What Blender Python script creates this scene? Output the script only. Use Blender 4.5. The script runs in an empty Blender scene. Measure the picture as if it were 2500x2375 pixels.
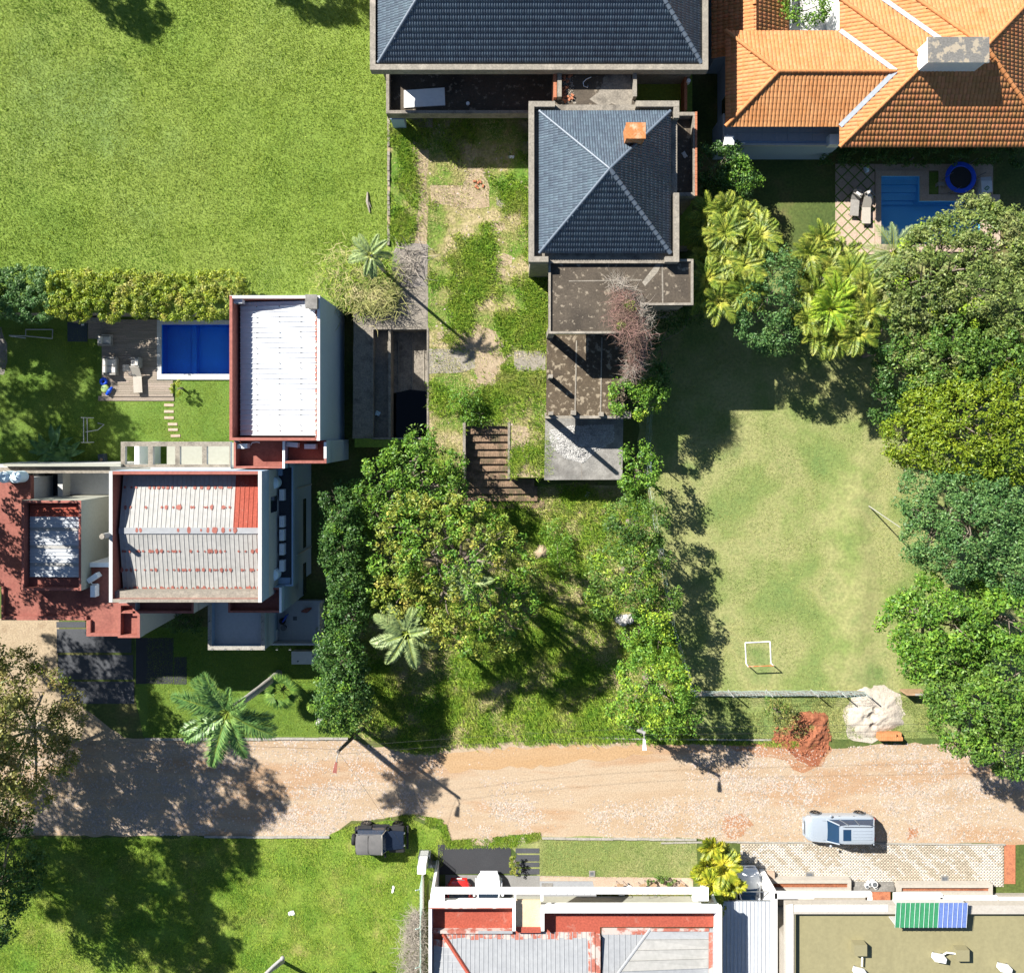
import bpy, math, random
import numpy as np

# ------------------------------------------------------------------ camera, sky, sun, exposure
scene = bpy.context.scene
COL = scene.collection
R = math.radians
CAM_H, PPM, NADX, NADY = 62.0, 35.0, 1250.0, 1050.0

cam_d = bpy.data.cameras.new("camera")
cam_d.sensor_fit = 'HORIZONTAL'
cam_d.sensor_width = 36.0
cam_d.lens = CAM_H * PPM / 2500.0 * 36.0
cam_d.shift_y = (NADY - 1187.5) / 2500.0
cam_d.clip_start = 0.5
cam_d.clip_end = 3000
cam = bpy.data.objects.new("camera", cam_d)
cam.location = (0, 0, CAM_H)
COL.objects.link(cam)
scene.camera = cam

SUN_EL, SUN_DIR = 39.5, (-0.760, 0.649)          # direction towards the sun, seen from above
world = bpy.data.worlds.new("World")
scene.world = world
world.use_nodes = True
wn = world.node_tree
bg = wn.nodes["Background"]
sky = wn.nodes.new("ShaderNodeTexSky")
sky.sky_type = 'NISHITA'
sky.sun_disc = False
sky.sun_elevation = R(SUN_EL)
sky.sun_rotation = math.atan2(SUN_DIR[0], SUN_DIR[1])
wn.links.new(sky.outputs[0], bg.inputs[0])
bg.inputs[1].default_value = 0.05
sky.ozone_density = 4.0
sky.dust_density = 0.4
sun_d = bpy.data.lights.new("sun", 'SUN')
sun_d.energy = 5.0
sun_d.angle = R(0.53)
sun_d.color = (1.0, 0.96, 0.90)
sun = bpy.data.objects.new("sun", sun_d)
ce = math.cos(R(SUN_EL))
from mathutils import Vector, Matrix
sun.rotation_euler = Vector((SUN_DIR[0]*ce, SUN_DIR[1]*ce, math.sin(R(SUN_EL)))).to_track_quat('Z', 'Y').to_euler()
sun.location = (-40, 35, 60)
COL.objects.link(sun)
scene.view_settings.view_transform = 'Standard'
scene.view_settings.look = 'None'
scene.view_settings.gamma = 1.0
scene.view_settings.use_curve_mapping = False
scene.view_settings.exposure = 1.32

# ------------------------------------------------------------------ helpers
rng = np.random.default_rng(7)
random.seed(7)
REG = {'A1': (0, 0), 'A2': (600, 0), 'A3': (1200, 0), 'A4': (1800, 0), 'A5': (0, 600), 'A6': (600, 600), 'A7': (1200, 600), 'A8': (1800, 600),
       'B1': (0, 1150), 'B2': (600, 1150), 'B3': (1200, 1150), 'B4': (1800, 1150), 'B5': (0, 1675), 'B6': (600, 1675), 'B7': (1200, 1675), 'B8': (1800, 1675)}
ZL = 2.0                                            # level of the upper lawn and yard


def P(k, x, y, z=0.0):
    """surveyed point: sheet k, coordinates x,y on that sheet, at height z -> metres"""
    if k == 'D':
        px, py = x * 1.26582, y * 1.26582
    elif k == 'N':
        px, py = x, y
    else:
        X0, Y0 = REG[k]
        px, py = X0 + x * 0.373134, Y0 + y * 0.373134
    s = (1 - z / CAM_H) / PPM
    return ((px - NADX) * s, (NADY - py) * s, z)


def PP(k, pts, z=0.0):
    return [P(k, a, b, z)[:2] for a, b in pts]


def RC(k, x0, y0, x1, y1, z=0.0):
    a = P(k, x0, y0, z)
    b = P(k, x1, y1, z)
    return min(a[0], b[0]), max(a[0], b[0]), min(a[1], b[1]), max(a[1], b[1])


def rect(x0, x1, y0, y1):
    return [(x0, y0), (x1, y0), (x1, y1), (x0, y1)]


def ccw(p):
    a = sum(p[i][0]*p[(i+1) % len(p)][1] - p[(i+1) % len(p)][0]*p[i][1] for i in range(len(p)))
    return list(p) if a > 0 else list(p)[::-1]


def inset(poly, d):
    poly = ccw(poly)
    n = len(poly)
    out = []
    for i in range(n):
        p0, p1, p2 = poly[i-1], poly[i], poly[(i+1) % n]
        e1 = (p1[0]-p0[0], p1[1]-p0[1]); e2 = (p2[0]-p1[0], p2[1]-p1[1])
        l1 = math.hypot(*e1) or 1; l2 = math.hypot(*e2) or 1
        n1 = (-e1[1]/l1, e1[0]/l1); n2 = (-e2[1]/l2, e2[0]/l2)
        b = (n1[0]+n2[0], n1[1]+n2[1])
        k = d / max(0.25, (1 + n1[0]*n2[0] + n1[1]*n2[1]))
        out.append((p1[0]+b[0]*k, p1[1]+b[1]*k))
    return out


class MB:
    def __init__(s):
        s.v = []; s.f = []; s.m = []

    def add(s, vs, fs, m=0):
        o = len(s.v)
        s.v += [tuple(v) for v in vs]
        s.f += [tuple(i + o for i in f) for f in fs]
        s.m += [m] * len(fs)
        return s

    def hexa(s, b, t, m=0, mt=None):
        s.add(list(b) + list(t), [(3, 2, 1, 0), (0, 1, 5, 4), (1, 2, 6, 5), (2, 3, 7, 6), (3, 0, 4, 7)], m)
        s.add(list(t), [(0, 1, 2, 3)], m if mt is None else mt)
        return s

    def box(s, x0, x1, y0, y1, z0, z1, m=0, mt=None):
        r = rect(x0, x1, y0, y1)
        return s.hexa([(a, b, z0) for a, b in r], [(a, b, z1) for a, b in r], m, mt)

    def obox(s, cx, cy, z0, lx, ly, h, ang=0.0, m=0, taper=1.0, mt=None):
        c, n = math.cos(ang), math.sin(ang)
        def q(k, z):
            return [(cx + c*a*k - n*b*k, cy + n*a*k + c*b*k, z) for a, b in rect(-lx/2, lx/2, -ly/2, ly/2)]
        return s.hexa(q(1, z0), q(taper, z0 + h), m, mt)

    def prism(s, poly, z0, z1, m=0, mt=None, bottom=True):
        poly = ccw(poly); n = len(poly)
        b = [(a, c, z0) for a, c in poly]; t = [(a, c, z1) for a, c in poly]
        s.add(b + t, [(i, (i+1) % n, n + (i+1) % n, n + i) for i in range(n)], m)
        s.add(t, [tuple(range(n))], m if mt is None else mt)
        if bottom:
            s.add(b, [tuple(range(n))[::-1]], m)
        return s

    def sheet(s, poly, z, m=0):
        poly = ccw(poly)
        return s.add([(a, c, z) for a, c in poly], [tuple(range(len(poly)))], m)

    def ring(s, poly, th, z0, z1, m=0, mt=None, skip=(), min_=None):
        """wall ring standing on the inside of an outline (skip: edges left open)"""
        poly = ccw(poly); q = inset(poly, th); n = len(poly)
        for i in range(n):
            if i in skip:
                continue
            j = (i+1) % n
            b = [poly[i], poly[j], q[j], q[i]]
            v = [(a, c, z0) for a, c in b] + [(a, c, z1) for a, c in b]
            s.add(v, [(0, 1, 5, 4)], m)
            s.add(v, [(2, 3, 7, 6)], m if min_ is None else min_)
            s.add(v, [(4, 5, 6, 7)], m if mt is None else mt)
            if (i-1) % n in skip:
                s.add(v, [(3, 0, 4, 7)], m)
            if j in skip:
                s.add(v, [(1, 2, 6, 5)], m)
        return s

    def tube(s, pts, r, n=6, m=0, cap=True):
        pts = [Vector(p) for p in pts]
        rr = r if isinstance(r, (list, tuple)) else [r] * len(pts)
        o = len(s.v)
        for i, p in enumerate(pts):
            d = (pts[min(i+1, len(pts)-1)] - pts[max(i-1, 0)])
            if d.length < 1e-9:
                d = Vector((0, 0, 1))
            d.normalize()
            u = d.orthogonal().normalized() if abs(d.z) > 0.95 else d.cross(Vector((0, 0, 1))).normalized()
            w = d.cross(u)
            for k in range(n):
                a = 2*math.pi*k/n
                q = p + (u*math.cos(a) + w*math.sin(a)) * rr[i]
                s.v.append(tuple(q))
        for i in range(len(pts)-1):
            for k in range(n):
                s.f.append((o+i*n+k, o+i*n+(k+1) % n, o+(i+1)*n+(k+1) % n, o+(i+1)*n+k)); s.m.append(m)
        if cap:
            s.f.append(tuple(o+k for k in range(n))[::-1]); s.m.append(m)
            e = o + (len(pts)-1)*n
            s.f.append(tuple(e+k for k in range(n))); s.m.append(m)
        return s

    def cyl(s, x, y, z0, z1, r0, r1=None, n=12, m=0, mt=None):
        r1 = r0 if r1 is None else r1
        b = [(x+r0*math.cos(2*math.pi*k/n), y+r0*math.sin(2*math.pi*k/n), z0) for k in range(n)]
        t = [(x+r1*math.cos(2*math.pi*k/n), y+r1*math.sin(2*math.pi*k/n), z1) for k in range(n)]
        s.add(b+t, [(k, (k+1) % n, n+(k+1) % n, n+k) for k in range(n)], m)
        s.add(t, [tuple(range(n))], m if mt is None else mt)
        return s.add(b, [tuple(range(n))[::-1]], m)

    def ball(s, c, r, n=10, k=6, m=0, sz=1.0):
        vs = []; fs = []
        for i in range(k+1):
            a = math.pi*i/k
            for j in range(n):
                b = 2*math.pi*j/n
                vs.append((c[0]+r*math.sin(a)*math.cos(b), c[1]+r*math.sin(a)*math.sin(b), c[2]+r*sz*math.cos(a)))
        for i in range(k):
            for j in range(n):
                fs.append((i*n+j, (i+1)*n+j, (i+1)*n+(j+1) % n, i*n+(j+1) % n))
        return s.add(vs, fs, m)


def finish(o, parent, label, cat, group, kind):
    COL.objects.link(o)
    if parent is not None:
        o.parent = parent
    if label: o['label'] = label
    if cat: o['category'] = cat
    if group: o['group'] = group
    if kind: o['kind'] = kind
    return o


ABS = {}


def absloc(o):
    return ABS.get(o.name, Vector((0, 0, 0)))


def thing(name, label, cat, loc=(0, 0, 0), group=None, kind=None, parent=None):
    o = bpy.data.objects.new(name, None)
    o.empty_display_size = 0.3
    o.location = Vector(loc) - (absloc(parent) if parent else Vector((0, 0, 0)))
    finish(o, parent, label, cat, group, kind)
    ABS[o.name] = Vector(loc)
    return o


def link_mesh(name, me, parent, org, label, cat, group, kind):
    o = bpy.data.objects.new(name, me)
    o.location = org - (absloc(parent) if parent is not None else Vector((0, 0, 0)))
    finish(o, parent, label, cat, group, kind)
    ABS[o.name] = org
    return o


def obj(name, mb, mats, parent=None, label=None, cat=None, group=None, kind=None, smooth=False):
    if not isinstance(mats, (list, tuple)):
        mats = [mats]
    v = np.array(mb.v, dtype=float)
    lo, hi = v.min(0), v.max(0)
    org = Vector(((lo[0]+hi[0])/2, (lo[1]+hi[1])/2, lo[2]))
    me = bpy.data.meshes.new(name)
    me.from_pydata((v - np.array(org)).tolist(), [], mb.f)
    for m in mats:
        me.materials.append(m)
    if max(mb.m) > 0:
        me.polygons.foreach_set('material_index', mb.m)
    if smooth:
        me.shade_smooth() if smooth is True else me.shade_smooth()
        if smooth is not True:
            me.set_sharp_from_angle(angle=R(smooth))
    me.update()
    return link_mesh(name, me, parent, org, label, cat, group, kind)


def npmesh(name, V, F, mats, parent=None, label=None, cat=None, group=None, kind=None, smooth=False, mi=None):
    """big mesh from arrays: V (n,3), F (m,k)"""
    V = np.asarray(V, dtype=np.float32); F = np.asarray(F, dtype=np.int32)
    lo, hi = V.min(0), V.max(0)
    org = np.array([(lo[0]+hi[0])/2, (lo[1]+hi[1])/2, lo[2]], dtype=np.float32)
    me = bpy.data.meshes.new(name)
    k = F.shape[1]
    me.vertices.add(len(V)); me.vertices.foreach_set('co', (V-org).ravel())
    me.loops.add(F.size); me.loops.foreach_set('vertex_index', F.ravel())
    me.polygons.add(len(F))
    me.polygons.foreach_set('loop_start', np.arange(0, F.size, k, dtype=np.int32))
    me.polygons.foreach_set('loop_total', np.full(len(F), k, dtype=np.int32))
    for m in (mats if isinstance(mats, (list, tuple)) else [mats]):
        me.materials.append(m)
    if mi is not None:
        me.polygons.foreach_set('material_index', np.asarray(mi, dtype=np.int32))
    me.update(calc_edges=True)
    if smooth:
        me.shade_smooth()
    return link_mesh(name, me, parent, Vector(org.tolist()), label, cat, group, kind)


def dup(root, dloc, rotz=None, label=None, group=None):
    r = root.copy(); COL.objects.link(r)
    r.location = Vector(dloc)
    if rotz is not None: r.rotation_euler = (0, 0, rotz)
    if label: r['label'] = label
    if group: r['group'] = group
    for ch in list(root.children):
        c = ch.copy(); COL.objects.link(c); c.parent = r
        for g in list(ch.children):
            d = g.copy(); COL.objects.link(d); d.parent = c
    return r


def inpoly(x, y, poly):
    c = np.zeros(len(x), dtype=bool)
    n = len(poly)
    for i in range(n):
        x0, y0 = poly[i]; x1, y1 = poly[(i+1) % n]
        if y0 == y1: continue
        t = ((y0 > y) != (y1 > y)) & (x < (x1-x0)*(y-y0)/(y1-y0)+x0)
        c ^= t
    return c


def _h(i, j, s):
    v = np.sin(i*127.1 + j*311.7 + s*74.7)*43758.5453
    return v - np.floor(v)


def vnoise(x, y, sc, s=0):
    x = x/sc; y = y/sc
    i = np.floor(x); j = np.floor(y); u = x-i; w = y-j
    u = u*u*(3-2*u); w = w*w*(3-2*w)
    return (_h(i, j, s)*(1-u)+_h(i+1, j, s)*u)*(1-w) + (_h(i, j+1, s)*(1-u)+_h(i+1, j+1, s)*u)*w


def fbm(x, y, sc, s=0):
    return vnoise(x, y, sc, s)*.55 + vnoise(x, y, sc*.45, s+3)*.3 + vnoise(x, y, sc*.2, s+5)*.15


def pts_in(poly, n, mask=None):
    xs = [p[0] for p in poly]; ys = [p[1] for p in poly]
    out = np.zeros((0, 2))
    for _ in range(12):
        x = rng.uniform(min(xs), max(xs), n*2); y = rng.uniform(min(ys), max(ys), n*2)
        k = inpoly(x, y, poly)
        if mask is not None:
            k &= rng.random(len(x)) < mask(x, y)
        out = np.concatenate([out, np.stack([x[k], y[k]], 1)])
        if len(out) >= n: break
    return out[:n]


def wobble(poly, amp, step=0.6, seed=0):
    """irregular natural edge for an outline"""
    r_ = random.Random(seed); out = []
    n = len(poly)
    for i in range(n):
        a, b = poly[i], poly[(i+1) % n]
        L = math.hypot(b[0]-a[0], b[1]-a[1]); k = max(1, int(L/step))
        if L > 60: k = 1
        for j in range(k):
            t = j/k
            w = 0 if j == 0 and k == 1 else amp
            out.append((a[0]+(b[0]-a[0])*t + r_.uniform(-w, w), a[1]+(b[1]-a[1])*t + r_.uniform(-w, w)))
    return out


# ------------------------------------------------------------------ materials
def mat(name, cols, scale=1.0, fine=12.0, fvar=0.25, rough=0.85, bump=0.15, bscale=25.0, metal=0.0, spec=0.3, island=0.0, detail=6.0,
        stretch=None, dist=0.0, translucent=0.0, pos=None, coat=0.0, lo=0.3, hi=0.7):
    m = bpy.data.materials.new(name); m.use_nodes = True
    nt = m.node_tree; N = nt.nodes; L = nt.links
    b = N["Principled BSDF"]
    b.inputs["Roughness"].default_value = rough
    b.inputs["Metallic"].default_value = metal
    b.inputs["Specular IOR Level"].default_value = spec
    b.inputs["Coat Weight"].default_value = coat
    if not isinstance(cols[0], (tuple, list)):
        cols = [cols]
    geo = N.new("ShaderNodeNewGeometry")
    src = geo.outputs["Position"]
    if stretch:
        mp = N.new("ShaderNodeMapping"); mp.inputs["Scale"].default_value = stretch
        L.new(src, mp.inputs["Vector"]); src = mp.outputs["Vector"]
    n1 = N.new("ShaderNodeTexNoise"); n1.inputs["Scale"].default_value = scale; n1.inputs["Detail"].default_value = detail
    n1.inputs["Distortion"].default_value = dist; n1.inputs["Roughness"].default_value = 0.6
    L.new(src, n1.inputs["Vector"])
    rp = N.new("ShaderNodeValToRGB")
    el = rp.color_ramp.elements
    k = len(cols)
    if k == 1:
        cols = [cols[0], cols[0]]; k = 2
    while len(el) < k: el.new(0.5)
    for i, c in enumerate(cols):
        el[i].position = pos[i] if pos else lo + (hi-lo)*i/(k-1)
        el[i].color = (c[0], c[1], c[2], 1)
    L.new(n1.outputs["Fac"], rp.inputs["Fac"])
    col = rp.outputs["Color"]
    n2 = N.new("ShaderNodeTexNoise"); n2.inputs["Scale"].default_value = fine; n2.inputs["Detail"].default_value = 3
    L.new(geo.outputs["Position"], n2.inputs["Vector"])
    mr = N.new("ShaderNodeMapRange"); mr.inputs["From Min"].default_value = 0.3; mr.inputs["From Max"].default_value = 0.7
    mr.inputs["To Min"].default_value = 1-fvar; mr.inputs["To Max"].default_value = 1+fvar
    L.new(n2.outputs["Fac"], mr.inputs["Value"])
    hs = N.new("ShaderNodeHueSaturation")
    L.new(col, hs.inputs["Color"]); L.new(mr.outputs[0], hs.inputs["Value"])
    col = hs.outputs["Color"]
    if island > 0:
        m3 = N.new("ShaderNodeMapRange")
        m3.inputs["To Min"].default_value = 1-island; m3.inputs["To Max"].default_value = 1+island
        L.new(geo.outputs["Random Per Island"], m3.inputs["Value"])
        h2 = N.new("ShaderNodeHueSaturation")
        L.new(col, h2.inputs["Color"]); L.new(m3.outputs[0], h2.inputs["Value"])
        m4 = N.new("ShaderNodeMapRange"); m4.inputs["To Min"].default_value = 0.5+island*0.06; m4.inputs["To Max"].default_value = 0.5-island*0.06
        L.new(geo.outputs["Random Per Island"], m4.inputs["Value"])
        L.new(m4.outputs[0], h2.inputs["Hue"])
        col = h2.outputs["Color"]
    L.new(col, b.inputs["Base Color"])
    if bump > 0:
        n3 = N.new("ShaderNodeTexNoise"); n3.inputs["Scale"].default_value = bscale; n3.inputs["Detail"].default_value = 4
        L.new(geo.outputs["Position"], n3.inputs["Vector"])
        bp = N.new("ShaderNodeBump"); bp.inputs["Strength"].default_value = bump; bp.inputs["Distance"].default_value = 0.06
        L.new(n3.outputs["Fac"], bp.inputs["Height"])
        L.new(bp.outputs[0], b.inputs["Normal"])
    if translucent > 0:
        tr = N.new("ShaderNodeBsdfTranslucent"); L.new(col, tr.inputs["Color"])
        mx = N.new("ShaderNodeMixShader"); mx.inputs[0].default_value = translucent
        L.new(b.outputs[0], mx.inputs[1]); L.new(tr.outputs[0], mx.inputs[2])
        L.new(mx.outputs[0], N["Material Output"].inputs["Surface"])
    return m


def leafmat(name, cols, **kw):
    d = dict(scale=0.6, fine=4.0, fvar=0.22, rough=0.5, bump=0, spec=0.35, island=0.35, translucent=0.28)
    d.update(kw)
    g = d.pop('gain', 1.7)
    return mat(name, [tuple(min(.9, v*g) for v in c) for c in cols], **d)


def water_mat(name, tint, rough=0.03, scale=3.0):
    m = bpy.data.materials.new(name); m.use_nodes = True
    nt = m.node_tree; N = nt.nodes; L = nt.links
    N.remove(N["Principled BSDF"])
    t = N.new("ShaderNodeBsdfTransparent"); t.inputs[0].default_value = (*tint, 1)
    g = N.new("ShaderNodeBsdfGlossy"); g.inputs["Roughness"].default_value = rough
    fr = N.new("ShaderNodeFresnel"); fr.inputs["IOR"].default_value = 1.33
    geo = N.new("ShaderNodeNewGeometry")
    n = N.new("ShaderNodeTexNoise"); n.inputs["Scale"].default_value = scale; n.inputs["Detail"].default_value = 3
    L.new(geo.outputs["Position"], n.inputs["Vector"])
    bp = N.new("ShaderNodeBump"); bp.inputs["Strength"].default_value = 0.12; bp.inputs["Distance"].default_value = 0.05
    L.new(n.outputs["Fac"], bp.inputs["Height"]); L.new(bp.outputs[0], fr.inputs["Normal"]); L.new(bp.outputs[0], g.inputs["Normal"])
    mx = N.new("ShaderNodeMixShader")
    L.new(fr.outputs[0], mx.inputs[0]); L.new(t.outputs[0], mx.inputs[1]); L.new(g.outputs[0], mx.inputs[2])
    L.new(mx.outputs[0], N["Material Output"].inputs["Surface"])
    return m


def stained(name, base, stain, thr=0.58, scale=2.5, soft=0.04, rough=0.85, fvar=0.2, extra=None, bump=0.2):
    """base coat with hard-edged worn patches showing another colour"""
    cols = list(base) if isinstance(base[0], (tuple, list)) else [base, base]
    m = mat(name, cols, scale=0.35, fine=9, fvar=fvar, rough=rough, bump=bump, bscale=18)
    nt = m.node_tree; N = nt.nodes; L = nt.links
    b = N["Principled BSDF"]
    old = b.inputs["Base Color"].links[0].from_socket
    geo = N.new("ShaderNodeNewGeometry")
    n = N.new("ShaderNodeTexNoise"); n.inputs["Scale"].default_value = scale; n.inputs["Detail"].default_value = 7; n.inputs["Roughness"].default_value = 0.62
    L.new(geo.outputs["Position"], n.inputs["Vector"])
    r = N.new("ShaderNodeMapRange"); r.inputs["From Min"].default_value = thr-soft; r.inputs["From Max"].default_value = thr+soft
    L.new(n.outputs["Fac"], r.inputs["Value"])
    mx = N.new("ShaderNodeMix"); mx.data_type = 'RGBA'
    L.new(r.outputs[0], mx.inputs[0]); L.new(old, mx.inputs[6]); mx.inputs[7].default_value = (*stain, 1)
    L.new(mx.outputs[2], b.inputs["Base Color"])
    return m


M = {}
M['ground'] = mat('ground_grass', [(.030, .060, .012), (.075, .10, .022), (.15, .12, .05)], scale=.25, fine=6, bump=.4)
M['lawn'] = mat('lawn_grass', [(.115, .185, .022), (.145, .21, .026), (.165, .222, .034), (.14, .205, .045)], scale=.08, fine=6, fvar=.18, bump=.6, bscale=9, detail=5)
M['field'] = mat('field_grass', [(.110, .168, .045), (.155, .195, .055), (.24, .24, .095), (.125, .175, .05)], scale=.22, fine=5, fvar=.2, bump=.4, bscale=12, detail=7)
M['garden'] = mat('garden_grass', [(.075, .145, .014), (.12, .175, .026)], scale=.4, fine=9, fvar=.25, bump=.4, bscale=14)
M['weeds'] = mat('weedy_soil', [(.08, .155, .014), (.13, .18, .028), (.22, .20, .075), (.33, .265, .15)], scale=.45, fine=6, fvar=.3, bump=.7, bscale=8, detail=8, pos=[.38, .46, .53, .61])
M['southlawn'] = mat('south_grass', [(.08, .16, .012), (.15, .205, .025), (.22, .20, .06)], scale=.3, fine=7, fvar=.3, bump=.5, bscale=9, pos=[.35, .55, .72])
M['soil'] = mat('dry_soil', [(.34, .255, .16), (.41, .32, .21), (.29, .21, .13)], scale=.9, fine=9, fvar=.2, bump=.4, bscale=14)
M['sand_road'] = mat('sandy_road', [(.30, .205, .125), (.325, .235, .15), (.35, .27, .185), (.315, .20, .115), (.35, .26, .175)], scale=.35, fine=9, fvar=.14, bump=.4, bscale=14, detail=9, stretch=(.22, 1, 1))
M['stone'] = mat('road_stone', [(.29, .235, .185), (.36, .30, .245), (.32, .265, .215)], scale=3, fine=20, fvar=.15, island=.30, rough=.9, bump=0)
M['gravel'] = mat('pale_gravel', [(.28, .25, .22), (.21, .185, .165)], scale=2, fine=30, fvar=.35, bump=.5)
M['redsoil'] = mat('red_soil', [(.22, .068, .032), (.29, .105, .05), (.17, .050, .024)], scale=1.3, fine=9, fvar=.25, bump=.6, bscale=9)
M['sand'] = mat('pale_sand', [(.50, .435, .35), (.56, .495, .405)], scale=1.2, fine=9, fvar=.12, bump=.6, bscale=9)
M['concrete'] = mat('weathered_concrete', [(.17, .15, .12), (.26, .23, .185), (.125, .11, .09)], scale=1.1, fine=10, fvar=.25, bump=.25)
M['concrete_pale'] = mat('pale_concrete', [(.32, .285, .225), (.24, .215, .175), (.37, .33, .265)], scale=1.4, fine=11, fvar=.2, bump=.25)
M['darkroof'] = stained('dark_roof_screed', [(.080, .064, .046), (.125, .10, .072), (.062, .050, .037)], (.36, .30, .22), thr=.615, scale=2.8, soft=.035)
M['darkroof2'] = stained('dark_roof_flaking', [(.085, .062, .040), (.13, .097, .060), (.066, .050, .034)], (.38, .31, .215), thr=.575, scale=2.8, soft=.03)
M['greyslab'] = stained('grey_slab', [(.25, .24, .215), (.32, .305, .275), (.175, .17, .155)], (.16, .15, .135), thr=.57, scale=1.0, soft=.12)
M['bluetile'] = mat('slate_blue_tile', [(.072, .097, .124), (.088, .114, .142)], scale=.8, fine=5, fvar=.12, rough=.42, bump=0, spec=.42, island=.16)
M['orangetile'] = mat('terracotta_tile', [(.47, .185, .062), (.56, .25, .10), (.50, .21, .075)], scale=.7, fine=6, fvar=.13, rough=.75, bump=0, island=.14)
M['ridge'] = mat('terracotta_ridge', [(.50, .19, .06), (.58, .26, .10)], scale=1.5, fine=8, fvar=.15, rough=.75, bump=.1)
M['blueridge'] = mat('slate_blue_ridge', [(.095, .12, .15), (.11, .135, .165)], scale=1.5, fine=8, fvar=.1, rough=.42, bump=0, spec=.45)
M['white'] = mat('white_paint', [(.80, .80, .78), (.74, .735, .71)], scale=.5, fine=5, fvar=.04, rough=.7, bump=.05)
M['offwhite'] = mat('off_white_wall', [(.52, .515, .49), (.46, .455, .43)], scale=.6, fine=6, fvar=.06, rough=.8, bump=.05)
M['cream'] = mat('cream_wall', [(.43, .43, .355), (.39, .39, .32)], scale=.5, fine=5, fvar=.05, rough=.8, bump=.05)
M['shade_blue_wall'] = mat('shade_blue_white_render', [(.36, .47, .585), (.32, .425, .535)], scale=.4, fine=8, fvar=.05, rough=.85, bump=.08)  # white walls, with the blue of skylit shade mixed into the colour
M['southred_sunlit'] = stained('south_red_sunlit_paint', [(.36, .075, .044), (.40, .09, .054)], (.44, .20, .15), thr=.66, scale=1.4, soft=.08, bump=.1)  # worn red paint, lightened: strong sun on this roof is put into the colour
M['planter'] = mat('cream_planter', [(.47, .43, .37), (.42, .385, .33)], scale=.8, fine=7, fvar=.08, rough=.8, bump=.08)
M['porch'] = mat('beige_porch_floor', [(.36, .325, .27), (.32, .29, .245)], scale=.8, fine=7, fvar=.08, rough=.8, bump=.08)
M['gutterzinc'] = mat('weathered_zinc', [(.29, .32, .345), (.33, .36, .38)], scale=1.5, fine=6, fvar=.08, rough=.6, bump=0)
M['whitemetal'] = mat('white_metal_sheet', [(.70, .71, .71), (.63, .645, .65)], scale=.7, fine=4, fvar=.05, rough=.45, bump=0, spec=.4)
M['greymetal'] = mat('off_white_metal_sheet', [(.385, .38, .35), (.43, .42, .39), (.36, .355, .33)], scale=.6, fine=4, fvar=.08, rough=.6, bump=0, island=.06)
M['zinc'] = mat('zinc_sheet', [(.30, .31, .32), (.345, .355, .36)], scale=.6, fine=4, fvar=.07, rough=.6, bump=0, island=.07)
M['carportmetal'] = mat('carport_sheet', [(.46, .49, .52), (.52, .54, .56)], scale=.5, fine=4, fvar=.05, rough=.5, bump=0, island=.04)
M['redpaint'] = mat('red_roof_paint', [(.35, .115, .085), (.40, .14, .105), (.30, .098, .074)], scale=.8, fine=7, fvar=.15, rough=.75, bump=.12)
M['redsheet'] = stained('red_painted_sheet', [(.36, .075, .045), (.41, .10, .062)], (.45, .29, .23), thr=.66, scale=1.6, soft=.05, bump=.05)
M['redworn'] = stained('red_worn_sheet', [(.38, .12, .085), (.42, .15, .105)], (.52, .44, .39), thr=.52, scale=1.6, soft=.04, bump=.05)
M['brick'] = mat('red_brick', [(.36, .13, .07), (.46, .18, .09), (.30, .11, .06)], scale=2.5, fine=16, fvar=.22, rough=.9, bump=.2, island=.25)
M['brickstep'] = mat('mossy_brick_step', [(.21, .135, .085), (.29, .195, .125), (.15, .105, .065), (.13, .12, .06)], scale=1.6, fine=22, fvar=.35, bump=.4, bscale=20)
M['asphalt'] = mat('dark_asphalt', [(.050, .052, .058), (.062, .064, .070)], scale=.7, fine=25, fvar=.2, bump=.15)
M['pavedark'] = mat('dark_paving', [(.085, .090, .10), (.11, .115, .125)], scale=.7, fine=18, fvar=.15, bump=.12)
M['driveway'] = mat('grey_driveway', [(.24, .235, .22), (.31, .305, .29)], scale=.8, fine=14, fvar=.12, bump=.12)
M['paver'] = mat('pink_paver', [(.50, .37, .27), (.56, .43, .33)], scale=1.2, fine=12, fvar=.15, bump=.12, island=.12)
M['cobble_a'] = mat('pale_paver', [(.48, .44, .38), (.43, .395, .335)], scale=.5, fine=7, fvar=.12, bump=.1, island=.1)
M['cobble_b'] = mat('tan_paver', [(.37, .32, .245), (.34, .29, .22)], scale=.5, fine=7, fvar=.14, bump=.1, island=.12)
M['kerb'] = mat('kerb_stone', [(.40, .38, .33), (.31, .29, .25)], scale=2, fine=12, fvar=.2, bump=.2)
M['deck'] = mat('grey_deck_board', [(.31, .25, .19), (.38, .315, .25), (.27, .22, .17)], scale=1.5, fine=14, fvar=.18, bump=.15, island=.14, stretch=(.3, 3, 1))
M['poolfloor'] = mat('blue_pool_tile', [(.020, .235, .80), (.026, .27, .86)], scale=.8, fine=30, fvar=.15, rough=.4, bump=0)
M['poolfloor2'] = mat('azure_pool_tile', [(.17, .58, .88), (.19, .62, .90)], scale=.8, fine=30, fvar=.12, rough=.4, bump=0)
M['water'] = water_mat('pool_water', (.90, .975, .998))
M['darkwater'] = water_mat('stagnant_water', (.03, .045, .05), rough=.06)
M['glass'] = mat('dark_glass', [(.012, .02, .03)], rough=.06, bump=0, spec=.8, fvar=0)
M['blueglass'] = mat('tinted_car_glass', [(.012, .035, .075)], rough=.05, bump=0, spec=.8, fvar=0)
M['black'] = mat('black_rubber', [(.016, .016, .017), (.022, .022, .023)], rough=.75, bump=0, fvar=.15)
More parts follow.
